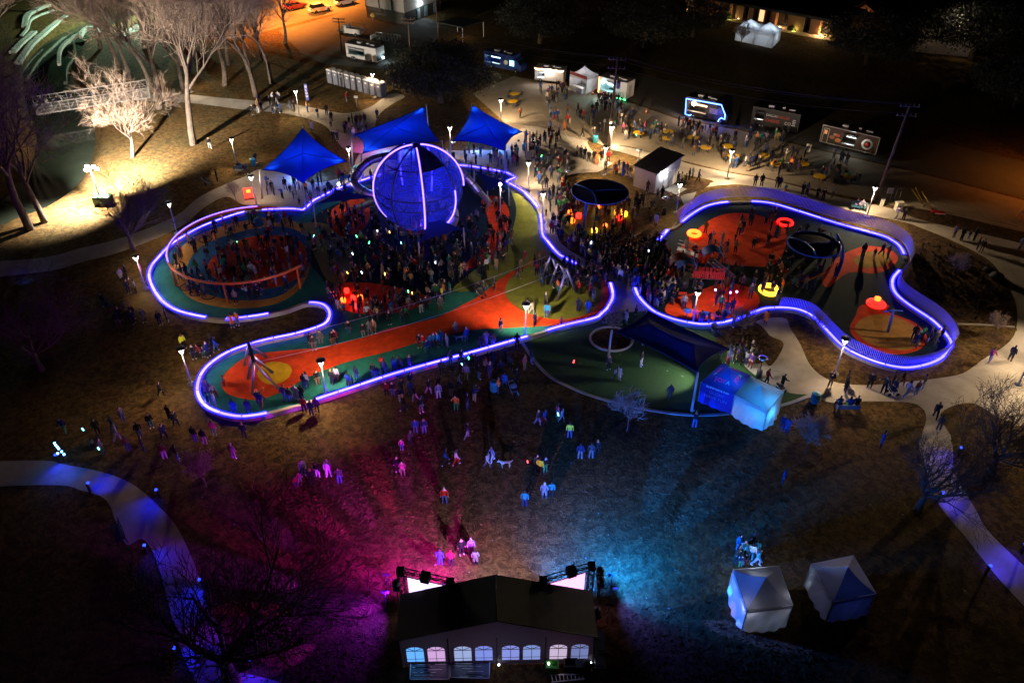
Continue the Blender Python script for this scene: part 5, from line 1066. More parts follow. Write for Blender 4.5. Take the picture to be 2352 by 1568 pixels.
for a,c,lb in((e1,e2,'from the plaza pole to the leaning pole'),(e3,e1,'from the hall pole to the plaza pole')):
    for k in(0,2,3,5):
        p,q=a[k],c[k]; b=MB(); b.tube([p.lerp(q,i/20)-Vector((0,0,1.1*4*(i/20)*(1-i/20))) for i in range(21)],.025,4); wi+=1
        tag(b.build('power_line',mWire),'thin dark power line %s, %s'%(lb,{0:'lowest',2:'second lowest',3:'third',5:'highest'}[k]),'cable','power lines '+lb)
# ------------------------------------------------------------ bridge and stone terraces
mBrg=M('bridge_paint',(.36,.35,.36),.5); zd=.35; T=thing('footbridge','white truss footbridge crossing the creek','bridge',G(215,232,zd),0)
b=MB(); d=[G(80,243,zd),G(340,203,zd),G(345,222,zd),G(84,262,zd)]; b.add(d+[v-Vector((0,0,.2)) for v in d],[(0,3,2,1),(4,5,6,7)]+[(i,(i+1)%4,4+(i+1)%4,4+i) for i in range(4)]); b.build('deck',mConc,T,T.location,fixn=True)
for p,q in((d[0],d[1]),(d[3],d[2])):
    up=Vector((0,0,1.35)); n=14
    b=MB(); b.tube([p+up,q+up],.07,6); b.build('top_chord',mBrg,T,T.location); b=MB(); b.tube([p-Vector((0,0,.1)),q-Vector((0,0,.1))],.08,6); b.build('bottom_chord',mBrg,T,T.location)
    for z in(.45,.85): b=MB(); b.tube([p+Vector((0,0,z)),q+Vector((0,0,z))],.03,5); b.build('rail',mBrg,T,T.location)
    for k in range(n+1): b=MB(); b.cyl(p.lerp(q,k/n)-Vector((0,0,.1)),p.lerp(q,k/n)+up,.05,.05,5); b.build('upright',mBrg,T,T.location)
    b=MB()
    for k in range(n): a,c=(k,k+1); b.cyl(p.lerp(q,a/n)+(up if k%2 else Vector((0,0,0))),p.lerp(q,c/n)+(Vector((0,0,0)) if k%2 else up),.035,.035,5)
    b.build('diagonal_brace',mBrg,T,T.location)
def terrace(label,pts,w,h,z0=0):
    path=resample([G(p[0],p[1],0) for p in spl(pts,6)],.75); T=thing('stone_terrace',label,'stone wall',path[len(path)//2],0,'stone terrace walls along the creek'); b=MB()
    for k in range(len(path)-1):
        p,q=path[k],path[k+1]; m=(p+q)/2; rz=math.atan2((q-p).y,(q-p).x); n=Vector((-(q-p).y,(q-p).x,0)).normalized()
        for r in range(int(w/.6)): b.box((m.x+n.x*(r*.6),m.y+n.y*(r*.6),z0+h*.3+.03*rnd.random()),(.62,.5,h*.6+rnd.uniform(-.07,.1)),rz+rnd.uniform(-.03,.03))
    b.build('stone_block_course',mStone,T,T.location)['kind']='stuff'
for lb,p,w,h,z in(('upper left pale stone terrace band in two curves',[(112,14),(82,25),(60,40),(54,66)],1.6,.7,0),('narrow stone band just below the upper terrace',[(124,26),(90,38),(70,50),(64,68),(50,86)],.7,.5,0),('short straight stone band left of the creek',[(76,76),(50,98),(25,124)],1.3,.6,0),('long stone terrace along the creek edge',[(150,36),(126,52),(97,76),(66,104),(36,146)],1.5,.7,-.3),
    ('pale stone wall on the near creek bank',[(196,72),(176,84),(148,104),(137,124),(136,150)],.7,.9,-.2),('arched stone outlet wall by the near bank',[(232,84),(222,72),(204,70),(192,78),(186,90)],.8,1.2,0),('bright stone apron under the green lamp',[(340,58),(318,60),(296,72),(268,84)],2.4,.4,0)): terrace(lb,p,w,h,z)
mast_light('tall lamp glowing green-white at the top left edge',303,34,6.5,30000,(.62,1,.72),.35); mast_light('second cool lamp among the trees by the stone apron',290,62,3.2,1500,(.8,1,.85),.16)
# sodium street lights
def sodium(label,x,y,h,w):
    p=G(x,y); T=thing('road_lamp',label,'road lamp',p,0,'sodium road lamps'); b=MB(); b.cyl((0,0,0),(0,0,h),.09,.06,7); b.tube([(0,0,h),(0,-.8,h+.3),(0,-1.8,h+.3)],.05,6); b.build('pole',mPole,T); b=MB(); b.box((0,-1.9,h+.28),(.3,.6,.14)); b.build('head',E('sodium_head',(1,.4,.08),12),T); light('sodium_light','SPOT',(0,-1.9,h+.1),(1,.26,.03),w,T,size=.2,target=(0,-1.9,0),angle=150,blend=.6)
sodium('orange road lamp at the top edge of the street',735,2,8,90000); sodium('orange road lamp near the white pickup',655,52,8,45000); sodium('orange road lamp beyond the bare trees',575,-14,8,20000); sodium('orange road lamp outside the right edge of the market road',2440,420,8,4500)
# ------------------------------------------------------------ trees
def bare(seed,h,th,spread,r0,cnt,name,mb,mt,lean=.0,rmin=.022):
    R=random.Random(seed); T=thing(name,'x','tree'); b0,b1,b2=MB(),MB(),MB(); ml=len(cnt)
    def grow(p,d,L,r,lev):
        ns=5 if lev<2 else (4 if lev<3 else 3); pts=[p.copy()]; rr=[r]; dd=d.copy(); dirs=[]
        end=r*(.45 if lev==0 else .3)
        for i in range(ns):
            w=.13 if lev==0 else .2
            dd=(dd+Vector((R.uniform(-w,w),R.uniform(-w,w),R.uniform(-w,w)+(.12 if lev>0 else .02)))).normalized()
            p=p+dd*(L/ns); pts.append(p.copy()); rr.append(r+(end-r)*(i+1)/ns); dirs.append(dd.copy())
        (b0 if lev==0 else b1 if lev<=2 else b2).tube(pts,rr,8 if lev==0 else (6 if lev==1 else (4 if lev==2 else 3)),caps=(lev<2))
        if lev>=ml: return
        n=cnt[lev]
        for k in range(n):
            t=(.62+.38*(k+1)/n) if lev==0 else (.2+.8*(k+R.random()*.6)/n)
            t=min(t,1.0); f=t*ns; i=min(int(f),ns-1); q=pts[i].lerp(pts[i+1],f-i); e=dirs[i]
            ang=R.uniform(.45,.95)*(spread if lev<2 else 1.0) if t<.98 or lev==0 else R.uniform(.05,.35)
            az=2*PI*k/n*1.0+R.uniform(-.5,.5)+lev*2.4 if lev<2 else R.uniform(0,2*PI)
            s=e.orthogonal().normalized(); s=Matrix.Rotation(az,3,e)@s
            nd=(e*math.cos(ang)+s*math.sin(ang)).normalized()
            l=(h-th)*.62*R.uniform(.8,1.15) if lev==0 else L*R.uniform(.52,.85)*(1.05-.3*t)
            grow(q,nd,l,max(rr[i]*(.62 if lev<2 else .6)*R.uniform(.8,1),rmin),lev+1)
    grow(Vector((0,0,-.1)),Vector((lean,lean*.3,1)).normalized(),th,r0,0)
    b0.build('trunk',mb,T); b1.build('limbs',mb,T); b2.build('crown',mt,T); return T
tA=bare(3,21,8.5,.8,.40,(6,6,5,4,3),'bare_tree',mBark,mTwig,.12)
tB=bare(8,20,7,.9,.38,(7,6,5,4,3),'bare_tree',mBark,mTwig,-.1)
tC=bare(21,9.5,2.2,1.0,.36,(7,6,5,4,2),'spreading_tree',mBarkD,M('dark_twig',(.07,.052,.042),.95),0,.015)
tD=bare(33,4.2,1.5,.85,.05,(8,5,4,3),'young_tree',mBark,mTwig)
tE=bare(41,9,2.6,1.15,.19,(6,5,5,4,3),'floodlit_tree',mBark,mTwig,-.25,.010)
BT='bare trees along the creek'
def tree(proto,x,y,s,label,group,rz=None,z=0):
    s=s*(1.22 if proto in(tA,tB) else 1); p=G(x,y,0); p.z=float(creekz(np.array([p.x]),np.array([p.y]))[0])*.9; return place(proto,USED,p,rnd.uniform(0,6.28) if rz is None else rz,label,group,s)
for pr,x,y,s,l in((tA,444,332,1.05,'bare tree with a pale slanting trunk on the mulch bank'),(tB,366,250,1.15,'bare tree with the thickest trunk just past the bridge end'),(tA,588,222,.9,'bare tree with a slim trunk on the lit lawn by the upper path'),(tB,516,197,.95,'bare tree with twin shadows left of the upper lawn'),
  (tA,623,191,.72,'smaller bare tree behind the slim one on the upper lawn'),(tB,12,225,1.15,'bare tree at the left edge with a pinkish lit trunk'),(tA,69,527,1.0,'dark bare tree on the creek bank at the left edge'),(tB,103,511,.85,'dark bare tree with crossing limbs beside the creek'),
  (tA,275,160,1.0,'bare tree standing before the pale bank wall'),(tB,330,112,.95,'bare tree under the green-white lamp'),(tA,415,150,1.1,'bare tree high on the dark bank behind the bridge'),(tB,478,85,1.0,'bare tree near the orange street glow, left of three'),(tA,560,88,.95,'bare tree near the orange street glow, middle of three'),(tB,655,100,.7,'bare tree near the orange street glow, right of three'),
  (tA,150,30,.8,'bare tree above the stone terraces'),(tB,525,150,.8,'bare tree in the dark row above the upper lawn'),(tA,350,215,.8,'bare tree leaning over the footbridge'),(tB,232,112,.9,'bare tree standing alone above the arched stone outlet'),(tB,298,182,.85,'bare tree just above the middle of the footbridge'),(tA,398,100,.95,'bare tree left of the highest dark bank tree'),(tB,455,148,.9,'bare tree beside the lamp among the trees'),(tA,345,66,.85,'bare tree right of the green-white lamp'),(tB,606,140,.75,'bare tree at the edge of the orange glow above the upper lawn'),(tA,575,165,.7,'bare tree between the slim one and the dark row'),(tB,425,215,.8,'bare tree at the bend of the upper path')): tree(pr,x,y,s,l,BT)
tree(tE,303,362,1.45,'bare tree lit white by the light tower',None,2.6)
for x,y,s,l in((306,574,1.0,'spreading bare tree left of the orange ring with a blue-tinged crown'),(2274,1088,1.0,'spreading bare tree at the right edge over the concrete path'),(2108,1172,.92,'spreading bare tree beside the purple-lit path'),(538,1566,1.45,'dark spreading tree at the bottom left of the marquee'),(95,850,1.0,'dim spreading tree in the dark lawn at left')): tree(tC,x,y,s,l,'spreading bare trees')
for x,y,s,l in((1440,990,1.15,'young bare tree with silvery twigs below the artificial lawn'),(1847,1043,1.1,'young bare tree in a mulch ring on the brown lawn'),(1406,773,.95,'young bare tree in the kerbed planter'),(1702,776,.95,'young bare tree in the dark bed outside the east playground wall'),(1870,779,.85,'young bare tree just outside the near pickets'),(2190,640,.85,'young bare tree in the east mulch bed'),(2280,774,.75,'young bare tree beside the bed kerb at far right'),(474,1118,1.0,'young bare tree at left with purple-lit trunk'),(543,463,.75,'young bare tree beside the glowing red board'),(1700,112,1.3,'young bare tree in front of the joined canopy tents')): tree(tD,x,y,s,l,'young bare trees')
b=MB()
def oak(seed,rx,rz_,h):
    R=np.random.default_rng(seed); T=thing('evergreen_oak','x','tree'); b=MB(); b.tube([(0,0,-.1),(.2,.1,h*.25),(.1,-.2,h*.45)],[.5,.42,.3],9); b.build('trunk',mBarkD,T)
    b=MB()
    for k in range(9): a=2*PI*k/9; b.tube([(.1,-.1,h*.36),(math.cos(a)*rx*.4,math.sin(a)*rx*.4,h*.62),(math.cos(a)*rx*.8,math.sin(a)*rx*.8,h*.6)],[.2,.13,.05],5)
    b.build('limbs',mBarkD,T)
    N=240; u=R.normal(size=(N,3)); u/=np.linalg.norm(u,axis=1)[:,None]; rr=R.uniform(.55,1.0,N)[:,None]; c=u*rr*np.array([rx,rx,rz_]); c[:,2]=np.where(c[:,2]<-rz_*.5,-rz_*.5*R.uniform(.5,1,N),c[:,2])+h*.62
    m=70; P=(c[:,None,:]+R.normal(size=(N,m,3))*np.array([.75,.75,.5])).reshape(-1,3); n=len(P)
    a=R.normal(size=(n,3)); a/=np.linalg.norm(a,axis=1)[:,None]; t=np.cross(a,R.normal(size=(n,3))); t/=np.linalg.norm(t,axis=1)[:,None]; s=R.uniform(.12,.24,n)[:,None]
    V=np.stack([P-a*s,P+t*s*.5,P+a*s,P-t*s*.5],1).reshape(-1,3); me=bpy.data.meshes.new('crown'); me.from_pydata(V.tolist(),[],np.arange(4*n).reshape(-1,4).tolist()); me.materials.append(M('oak_leaf',(.013,.016,.009),.6,c2=(.024,.027,.015),scale=1.5)); o=bpy.data.objects.new('crown',me); COL.objects.link(o); o.parent=T; return T
ok=oak(5,8.2,3.8,8.5)
for x,y,s,l in((1012,236,1.0,'broad dark evergreen oak overhanging the planting bed'),(1240,100,.95,'dark evergreen oak behind the string-lit trailer'),(1480,110,1.0,'dark evergreen oak behind the cyan-lit trailer'),(1990,150,1.0,'dark evergreen oak right of the brick building'),(2230,140,1.1,'dark evergreen oak in front of the gabled house'),(1590,85,.8,'dark evergreen oak left of the joined canopy tents'),(2330,250,.9,'dark evergreen oak at the right edge beyond the road')): place(ok,USED,G(x,y,0),rnd.uniform(0,6),l,'evergreen oaks',(s,s,s*.95))
# shrubs by the brick building
def shrub(seed,r):
    R=random.Random(seed); T=thing('round_shrub','x','shrub'); b=MB()
    for k in range(900):
        v=Vector((R.gauss(0,1),R.gauss(0,1),R.gauss(0,1))).normalized()*r*R.uniform(.75,1.05); v.z=abs(v.z)*.9+.05; a=Vector((R.gauss(0,1),R.gauss(0,1),R.gauss(0,1))).normalized()*.13; c=a.orthogonal().normalized()*.07; b.add([v-a,v+c,v+a,v-c],[(0,1,2,3)])
    b.build('crown',M('shrub_leaf',(.05,.075,.02),.6,c2=(.07,.1,.03),scale=3),T); b=MB(); b.cyl((0,0,0),(0,0,.5),.06,.04,6); b.build('stem',mBarkD,T); return T
sh=shrub(4,.95)
for x,y,l in((1672,42,'left of two clipped round shrubs lit yellow before the brick piers'),(1819,69,'right of two clipped round shrubs lit yellow before the brick piers')): place(sh,USED,G(x,y,0),0,l,'clipped shrubs'); light('shrub_light','POINT',G(x,y,0)+Vector((0,-1.1,.35)),(1,.85,.2),50,size=.1)
# rows of small plants in the beds
def tufts(name,poly,n,seed,h=.35):
    R=random.Random(seed); b=MB(); xs_=[p[0] for p in poly]; ys_=[p[1] for p in poly]; k=0
    def ins(x,y):
        c=False; j=len(poly)-1
        for i in range(len(poly)):
            if (poly[i][1]>y)!=(poly[j][1]>y) and x<(poly[j][0]-poly[i][0])*(y-poly[i][1])/(poly[j][1]-poly[i][1])+poly[i][0]: c=not c
            j=i
        return c
    while k<n:
        x,y=R.uniform(min(xs_),max(xs_)),R.uniform(min(ys_),max(ys_))
        if not ins(x,y): continue
        p=G(x,y,.03); k+=1
        for j in range(16):
            a=R.uniform(0,6.28); d=Vector((math.cos(a),math.sin(a),0)); hh=h*R.uniform(.5,1.1); s=Vector((-d.y,d.x,0))*.035; q=p+d*.06; e=p+d*hh*.8+Vector((0,0,hh)); b.add([q-s,q+s,e],[(0,1,2)])
    o=b.build(name,M('dry_plant',(.11,.075,.04),.9,c2=(.07,.06,.025),scale=3)); tag(o,kind='stuff')
tufts('bed_plants',[(2090,560),(2180,560),(2270,610),(2320,690),(2325,740),(2200,740),(2110,660),(2085,610)],330,5)
tufts('oak_bed_plants',[(880,270),(1000,255),(1150,290),(1100,338),(920,320)],90,6,.25)
tufts('lawn_bed_plants',[(1650,760),(1735,748),(1770,790),(1740,830),(1690,820)],70,7,.3)
# grass clumps in front of the stage where the light rakes across the lawn
R_=random.Random(9); b=MB()
for k in range(9000):
    x=R_.uniform(560,1900); y=R_.uniform(980,1565)
    if 905<x<1380 and y>1360: continue
    p=G(x,y,0); a=R_.uniform(0,6.28); s=R_.uniform(.05,.14); hh=R_.uniform(.03,.09); d=Vector((math.cos(a),math.sin(a),0))*s; e=Vector((-d.y,d.x,0))*.8
    b.add([p-d,p+e*.6,p+d,p-e*.6,p+Vector((R_.uniform(-.05,.05),R_.uniform(-.05,.05),hh))],[(0,1,4),(1,2,4),(2,3,4),(3,0,4)])
tag(b.build('grass_clumps',mGrass),kind='stuff')
R_=random.Random(19); b=MB()
for k in range(150):
    x,y=R_.uniform(420,2250),R_.uniform(800,1400); p=G(x,y,.06); s=R_.uniform(.04,.10); a=R_.uniform(0,3); d=Vector((math.cos(a),math.sin(a),0))*s; e=Vector((-d.y,d.x,.3*s))*.7; b.add([p-d,p+e,p+d,p-e+Vector((0,0,.02))],[(0,1,2,3)])
tag(b.build('litter',M('paper_litter',(.2,.2,.19),.8)),kind='stuff')
# rocks
def rock(label,x,y,r,seed):
    R=random.Random(seed); b=MB(); b.ball((0,0,r*.45),(r,r*.8,r*.6),9,6); b.v=[tuple(c*R.uniform(.88,1.1) for c in v) for v in b.v]; o=b.build('boulder',M('boulder_stone',(.05,.048,.046),.85,c2=(.09,.085,.08),scale=4,bump=.4)); o.location=G(x,y,.03); tag(o,label,'rock',None)
rock('large dark boulder at the edge of the east mulch bed',2287,640,.75,1); rock('smaller dark boulder left of the large one in the mulch bed',2266,624,.5,2)
# ------------------------------------------------------------ planter with kerb
c=G(1404,780,0); T=thing('kerbed_planter','half-round kerbed planter on the artificial lawn','planter',c); n=36; rx=1.95; b=MB()
b.tube([(rx*math.cos(2*PI*k/n),rx*.95*math.sin(2*PI*k/n),.1) for k in range(n)],.13,6,True); b.build('kerb_ring',mKerb,T); b=MB(); b.poly([(rx*math.cos(2*PI*k/n),rx*.95*math.sin(2*PI*k/n),.08) for k in range(n)]); b.build('mulch',mMulch,T,fixn=True)
# ------------------------------------------------------------ tables, chairs, heaters, bins, benches, cones
mTab=M('yellow_table_top',(.80,.46,.012),.5); mChair=M('chair_metal',(.03,.03,.035),.5)
def tabproto():
    T=thing('round_table','x','table'); b=MB(); b.lathe([(.76,.70),(.79,.72),(.79,.74),(.76,.75)],(0,0,0),28); b.build('tabletop',mTab,T)
    for k in range(4): a=PI/4+k*PI/2; b=MB(); b.cyl((.5*math.cos(a),.5*math.sin(a),0),(.35*math.cos(a),.35*math.sin(a),.7),.03,.03,6); b.build('leg',mChair,T)
    return T
def chairproto():
    T=thing('folding_chair','x','chair'); b=MB(); b.box((0,0,.45),(.42,.42,.04)); b.build('seat',mChair,T); b=MB(); b.box((0,.22,.72),(.42,.04,.36)); b.build('backrest',mChair,T)
    for s in(-1,1):
        for y in(-.2,.2): b=MB(); b.cyl((s*.2,y,0),(s*.19,y*.9,.45 if y<0 else .9),.02,.02,5); b.build('leg',mChair,T)
    return T
tp=tabproto(); cp=chairproto()
TB=[(1182,226,'under the oak edge, farther of two'),(1178,243,'under the oak edge, nearer of two'),(1459,299,'crowded, by the road, farther'),(1466,316,'crowded, by the road, nearer'),(1533,313,'in the crowded group, farther right'),(1533,329,'crowded, behind the toilet building'),(1590,327,'crowded, before the blue-lit ground'),(1619,350,'just left of the lamp, nearer the toilet building'),(1669,347,'behind the lamp pole'),(1683,370,'in front of the lamp pole, empty'),(1752,368,'empty, with a dark coat beside it'),(1781,388,'with food boxes on top'),(1842,388,'with two people seated behind it'),(1880,417,'alone and empty nearest the picket fence'),(1950,416,'farthest right with seated couple')]
for i,(x,y,l) in enumerate(TB):
    place(tp,USED,G(x,y,.02),rnd.uniform(0,1),'round yellow table '+l,'round yellow tables on the plaza')
    for k in range(rnd.choice((2,3,4,4))):
        a=rnd.uniform(0,.6)+k*PI/2; d=Vector((math.cos(a),math.sin(a),0))*1.08; place(cp,USED,G(x,y,.02)+d,a-PI/2,'dark folding chair, %s of table %s'%(('right side','far side','left side','near side')[k],l),'dark folding chairs round the yellow tables')
mAl=M('heater_aluminium',(.72,.72,.74),.25,metal=.85)
def heater():
    T=thing('patio_heater','x','patio heater'); b=MB(); b.lathe([(.25,0),(.25,.75),(.05,.8),(.04,1.8)],(0,0,0),12); b.build('body',mDkMet,T); b=MB(); b.lathe([(.09,1.8),(.09,2.05)],(0,0,0),10); b.build('burner',M('burner',(.4,.15,.05),.4,metal=.5),T); b=MB(); b.lathe([(.42,2.12),(.44,2.14),(.15,2.22),(.02,2.23)],(0,0,0),20); b.build('reflector',mAl,T); return T
hp=heater()
for x,y,l in((1224,362,'on the walk below the right blue sail'),(1304,430,'in the crowd left of the dark round canopy'),(1466,380,'with a red base left of the toilet building'),(1525,492,'by the cones near the picket fence'),(1742,866,'beside the ticket tents on the concrete'),(1041,362,'under the tip of the right blue sail')): place(hp,USED,G(x,y,.03),0,'silver-topped patio heater '+l,'patio heaters')
mTeb=M('bin_teal',(.02,.17,.22),.45)
def binp():
    T=thing('litter_bin','x','litter bin'); b=MB(); b.lathe([(.27,0),(.30,.05),(.32,.85),(.30,.9)],(0,0,0),16); b.build('drum',mTeb,T)
    b=MB()
    for k in range(16): a=2*PI*k/16; b.beam((.315*math.cos(a),.315*math.sin(a),.06),(.335*math.cos(a),.335*math.sin(a),.86),.04,.02)
    b.build('slat_cage',mTeb,T)['kind']='stuff'; b=MB(); b.lathe([(.14,.9),(.36,.9),(.36,.97),(.14,.99)],(0,0,0),16,False); b.build('lid_ring',M('bin_lid_blue',(.04,.32,.5),.35),T); return T
bp_=binp()
for x,y,l in((1870,924,'on the concrete right of the white tent'),(1367,327,'on the plaza left of the lamp and utility pole'),(583,381,'beside a bench on the left path'),(820,398,'at the foot of a lamp under the middle sail'),(1205,345,'under the right corner of the right blue sail'),(1135,897,'in the dark crowd below the near wall')): place(bp_,USED,G(x,y,.03),0,'blue-green litter bin '+l,'blue-green litter bins')
mBench=M('bench_blue',(.03,.10,.16),.4)
def bench():
    T=thing('park_bench','x','bench')
    for k in range(4): b=MB(); b.box((0,-.22+.14*k,.45),(1.8,.11,.03)); b.build('slat',mBench,T)
    for k in range(3): b=MB(); b.box((0,.30+.02*k,.58+.13*k),(1.8,.03,.10)); b.build('slat',mBench,T)
    for s in(-1,1): b=MB(); b.tube([(s*.85,-.28,0),(s*.85,-.26,.62),(s*.85,.28,.64),(s*.85,.34,.95)],.035,5); b.tube([(s*.85,.28,.64),(s*.85,.34,0)],.035,5); b.build('end_frame',mDkMet,T)
    return T
be=bench()
for x,y,rz,l in((1943,944,PI,'with three people by the brown lawn'),(556,396,.5,'on the left path by the lamp'),(1971,482,-.3,'by the lamp near the utility cabinets'),(275,1232,-.95,'empty on the lower left path'),(800,420,.3,'below the lamp between two blue sails')): place(be,USED,G(x,y,.03),rz,'blue slatted park bench '+l,'blue slatted park benches')
mCone=M('cone_orange',(.7,.09,.01),.5)
def cone():
    T=thing('traffic_cone','x','cone'); b=MB(); b.box((0,0,.02),(.4,.4,.04)); b.build('base',mBlkP,T); b=MB(); b.lathe([(.16,.04),(.03,.75)],(0,0,0),12); b.build('body',mCone,T); b=MB(); b.lathe([(.125,.25),(.097,.4)],(0,0,0),12,False); b.build('reflective_band',mWhite,T); return T
cn=cone()
for x,y,l in((1541,452,'left of three by the toilet building bed'),(1559,462,'middle of three by the toilet building bed'),(1587,470,'right of three by the picket fence'),(1361,217,'beside the vendor tent'),(1484,260,'at the end of the cyan-lit trailer')): place(cn,USED,G(x,y,.03),0,'orange traffic cone '+l,'orange traffic cones')
# glowing stools and drums
gl={'r':E('glow_red',(1,.02,.012),4.5),'o':E('glow_orange',(1,.16,.015),4.5),'y':E('glow_yellow',(1,.45,.03),4)}
GS=[(1310,492,'o','upper left of the lawn disc',.34),(1314,511,'o','below the upper left one',.34),(1329,500,'r','right of the left pair',.36),(1417,492,'y','left in the cluster of four',.34),(1429,484,'y','top in the cluster of four',.34),(1434,496,'y','right in the cluster of four',.36),(1422,505,'r','bottom in the cluster of four',.36),(1365,534,'y','nearest below the canopy mast',.36),(1390,521,'o','small one among dark figures',.25),(1376,477,'o','under the canopy rim',.26),(1368,463,'r','seen past the canopy rim at left',.4),(1385,465,'r','seen past the canopy rim at right',.4)]
def glow(x,y,c,l,r,h=None):
    h=h or r*1.5; T=thing('glow_stool','glowing %s stool %s'%({'r':'red','o':'orange','y':'yellow'}[c],l),'light-up stool',G(x,y,.05),rnd.uniform(0,1),'glowing stools under the round canopy'); b=MB(); b.lathe([(r*.72,0),(r*.92,h*.08),(r*1.0,h*.3),(r*1.0,h*.75),(r*.9,h*.95),(r*.6,h)],(0,0,0),14); b.build('shell',gl[c],T); b=MB(); b.lathe([(r*.5,h),(r*.5,h+.02)],(0,0,0),12); b.build('seat_disc',gl[c],T)
for x,y,c,l,r in GS: glow(x,y,c,l,r)
for x,y,c,l in((789,694,'o','lowest left in the red cluster by the wall'),(797,672,'r','top in the red cluster by the wall'),(828,688,'o','right in the red cluster by the wall'),(816,708,'r','bottom in the red cluster by the wall'),(770,680,'r','far left in the red cluster by the wall'),(812,688,'r','centre of the red cluster by the wall')): glow(x,y,c,l,.26,.5)
T=thing('glow_board','glowing red board on the grass beside the lamp','light-up board',G(573,456,.02),.3); b=MB(); b.box((0,0,.75),(1.0,.12,1.3)); b.build('panel',gl['r'],T); b=MB(); b.box((0,0,.05),(1.1,.5,.1)); b.build('foot',mBlkP,T); b=MB(); b.box((.05,-.08,1.0),(.5,.04,.4)); b.build('bright_patch',gl['o'],T)
def ringseat(lb,x,y,m,r,h=.42):
    T=thing('glow_ring_seat',lb,'light-up seat',G(x,y,.05),0,'glowing ring seats in the east playground'); n=24; b=MB(); b.tube([(r*math.cos(2*PI*k/n),r*math.sin(2*PI*k/n),h*.5) for k in range(n)],h*.5,8,True); b.build('ring',m,T); b=MB(); b.lathe([(.01,.02),(r*.7,.03)],(0,0,0),16,False); b.build('floor_disc',M('ring_floor',(.03,.02,.02),.7),T)
ringseat('glowing orange ring seat at the upper left of the east playground',1594,540,gl['o'],.62); ringseat('glowing red ring seat by the far strip of the east playground',1803,513,E('glow_red_dim',(1,.015,.012),2.2),.82,.3); ringseat('glowing yellow ring seat with people on it near the wall gap',1766,670,gl['y'],.85,.5)
T=thing('glow_dome','stepped red glowing dome beside the near orange disc','light-up seat',G(2012,698,.05)); b=MB()
for r0,z0,z1 in((.95,0,.14),(.72,.14,.3),(.5,.3,.48)): b.lathe([(r0,z0),(r0,z1-.03),(r0-.06,z1)],(0,0,0),20)
b.build('stepped_body',E('glow_red_soft',(1,.03,.02),1.4),T); b=MB(); b.lathe([(.28,.49),(.3,.75),(.1,.85)],(0,0,0),12); b.build('top_light',gl['o'],T)
# ------------------------------------------------------------ east play structure
T=thing('play_tower','play structure with two towers, ramp, bridge and slides in the east playground','play structure',G(1620,630,0)); o=T.location
mRedP=M('panel_red',(.5,.035,.012),.4); mDome=M('roof_blue',(.05,.16,.42),.35); mDeck2=M('play_deck',(.05,.05,.055),.6); mPost=M('play_post',(.12,.12,.14),.4,metal=.4)
def postbox(x,y,h): p=G(x,y,.04); b=MB(); b.cyl(p,p+Vector((0,0,h)),.08,.08,7); b.build('post',mPost,T,o)
for x,y,h in((1628,598,3.6),(1650,604,3.6),(1622,612,3.0),(1645,620,3.4),(1566,655,3.4),(1592,660,3.4),(1560,640,3.4),(1587,642,3.4),(1664,655,2.2),(1668,642,2.2)): postbox(x,y,h)
def deck(q,z,mat,name,t=.1): v=[G(x,y,z) for x,y in q]; b=MB(); b.add(v+[p-Vector((0,0,t)) for p in v],[(0,1,2,3),(7,6,5,4)]+[(i,(i+1)%4,4+(i+1)%4,4+i) for i in range(4)]); b.build(name,mat,T,o,fixn=True)
deck([(1622,588),(1648,594),(1642,604),(1616,598)],1.5,mDeck2,'deck'); deck([(1562,622),(1590,626),(1590,638),(1564,634)],1.4,mDeck2,'deck'); deck([(1590,630),(1664,634),(1664,642),(1590,638)],1.4,mDeck2,'bridge_deck')
v=[G(1558,566,.5),G(1612,584,1.5),G(1606,592,1.5),G(1554,574,.5)]; b=MB(); b.add(v+[p-Vector((0,0,.08)) for p in v],[(0,1,2,3),(7,6,5,4)]+[(i,(i+1)%4,4+(i+1)%4,4+i) for i in range(4)]); b.build('ramp',mWhite,T,o,fixn=True)
for e in((v[0],v[1]),(v[3],v[2])):
    for z in(.4,.8): b=MB(); b.tube([e[0]+Vector((0,0,z)),e[1]+Vector((0,0,z))],.03,5); b.build('rail',mPost,T,o)
for (x0,y0,x1,y1,z) in((1590,638,1627,640,1.4),(1630,640,1664,643,1.4),(1592,629,1664,633,1.4)):
    p,q=G(x0,y0,z),G(x1,y1,z); n=8
    for k in range(n): 
        a=p.lerp(q,k/n+.01); c_=p.lerp(q,(k+1)/n-.03); b=MB(); b.beam((a+c_)/2+Vector((0,0,.05)),(a+c_)/2+Vector((0,0,.85)),(c_-a).length,.05); b.build('barrier_plank',mRedP,T,o)
p=G(1616,594,1.5); b=MB(); b.lathe([(.55,-.3),(.62,.3),(.6,.75)],p,14,False); b.build('lookout_barrel',mRedP,T,o)
for a,c_ in(((1627,600,1.5),(1676,640,.15)),((1638,600,1.5),(1688,640,.15))):
    p,q=G(*a),G(*c_); d=(q-p).normalized(); s=Vector((-d.y,d.x,0)).normalized()*.3; b=MB(); b.add([p-s+Vector((0,0,.2)),p-s,p+s,p+s+Vector((0,0,.2)),q-s+Vector((0,0,.2)),q-s,q+s,q+s+Vector((0,0,.2))],[(0,1,5,4),(1,2,6,5),(2,3,7,6)]); b.build('slide',M('slide_cream',(.55,.52,.45),.35),T,o)
def domeroof(x,y,z,r,m):
    p=G(x,y,z); b=MB(); n=10; vs=[];fs=[]
    for i in range(n+1):
        for k in range(2): a=PI*i/n; vs.append(p+Vector((r*math.cos(a),(-.7 if k==0 else .7),r*.75*math.sin(a))))
    b.add(vs,[(2*i,2*i+1,2*i+3,2*i+2) for i in range(n)],True); b.build('curved_roof',m,T,o)
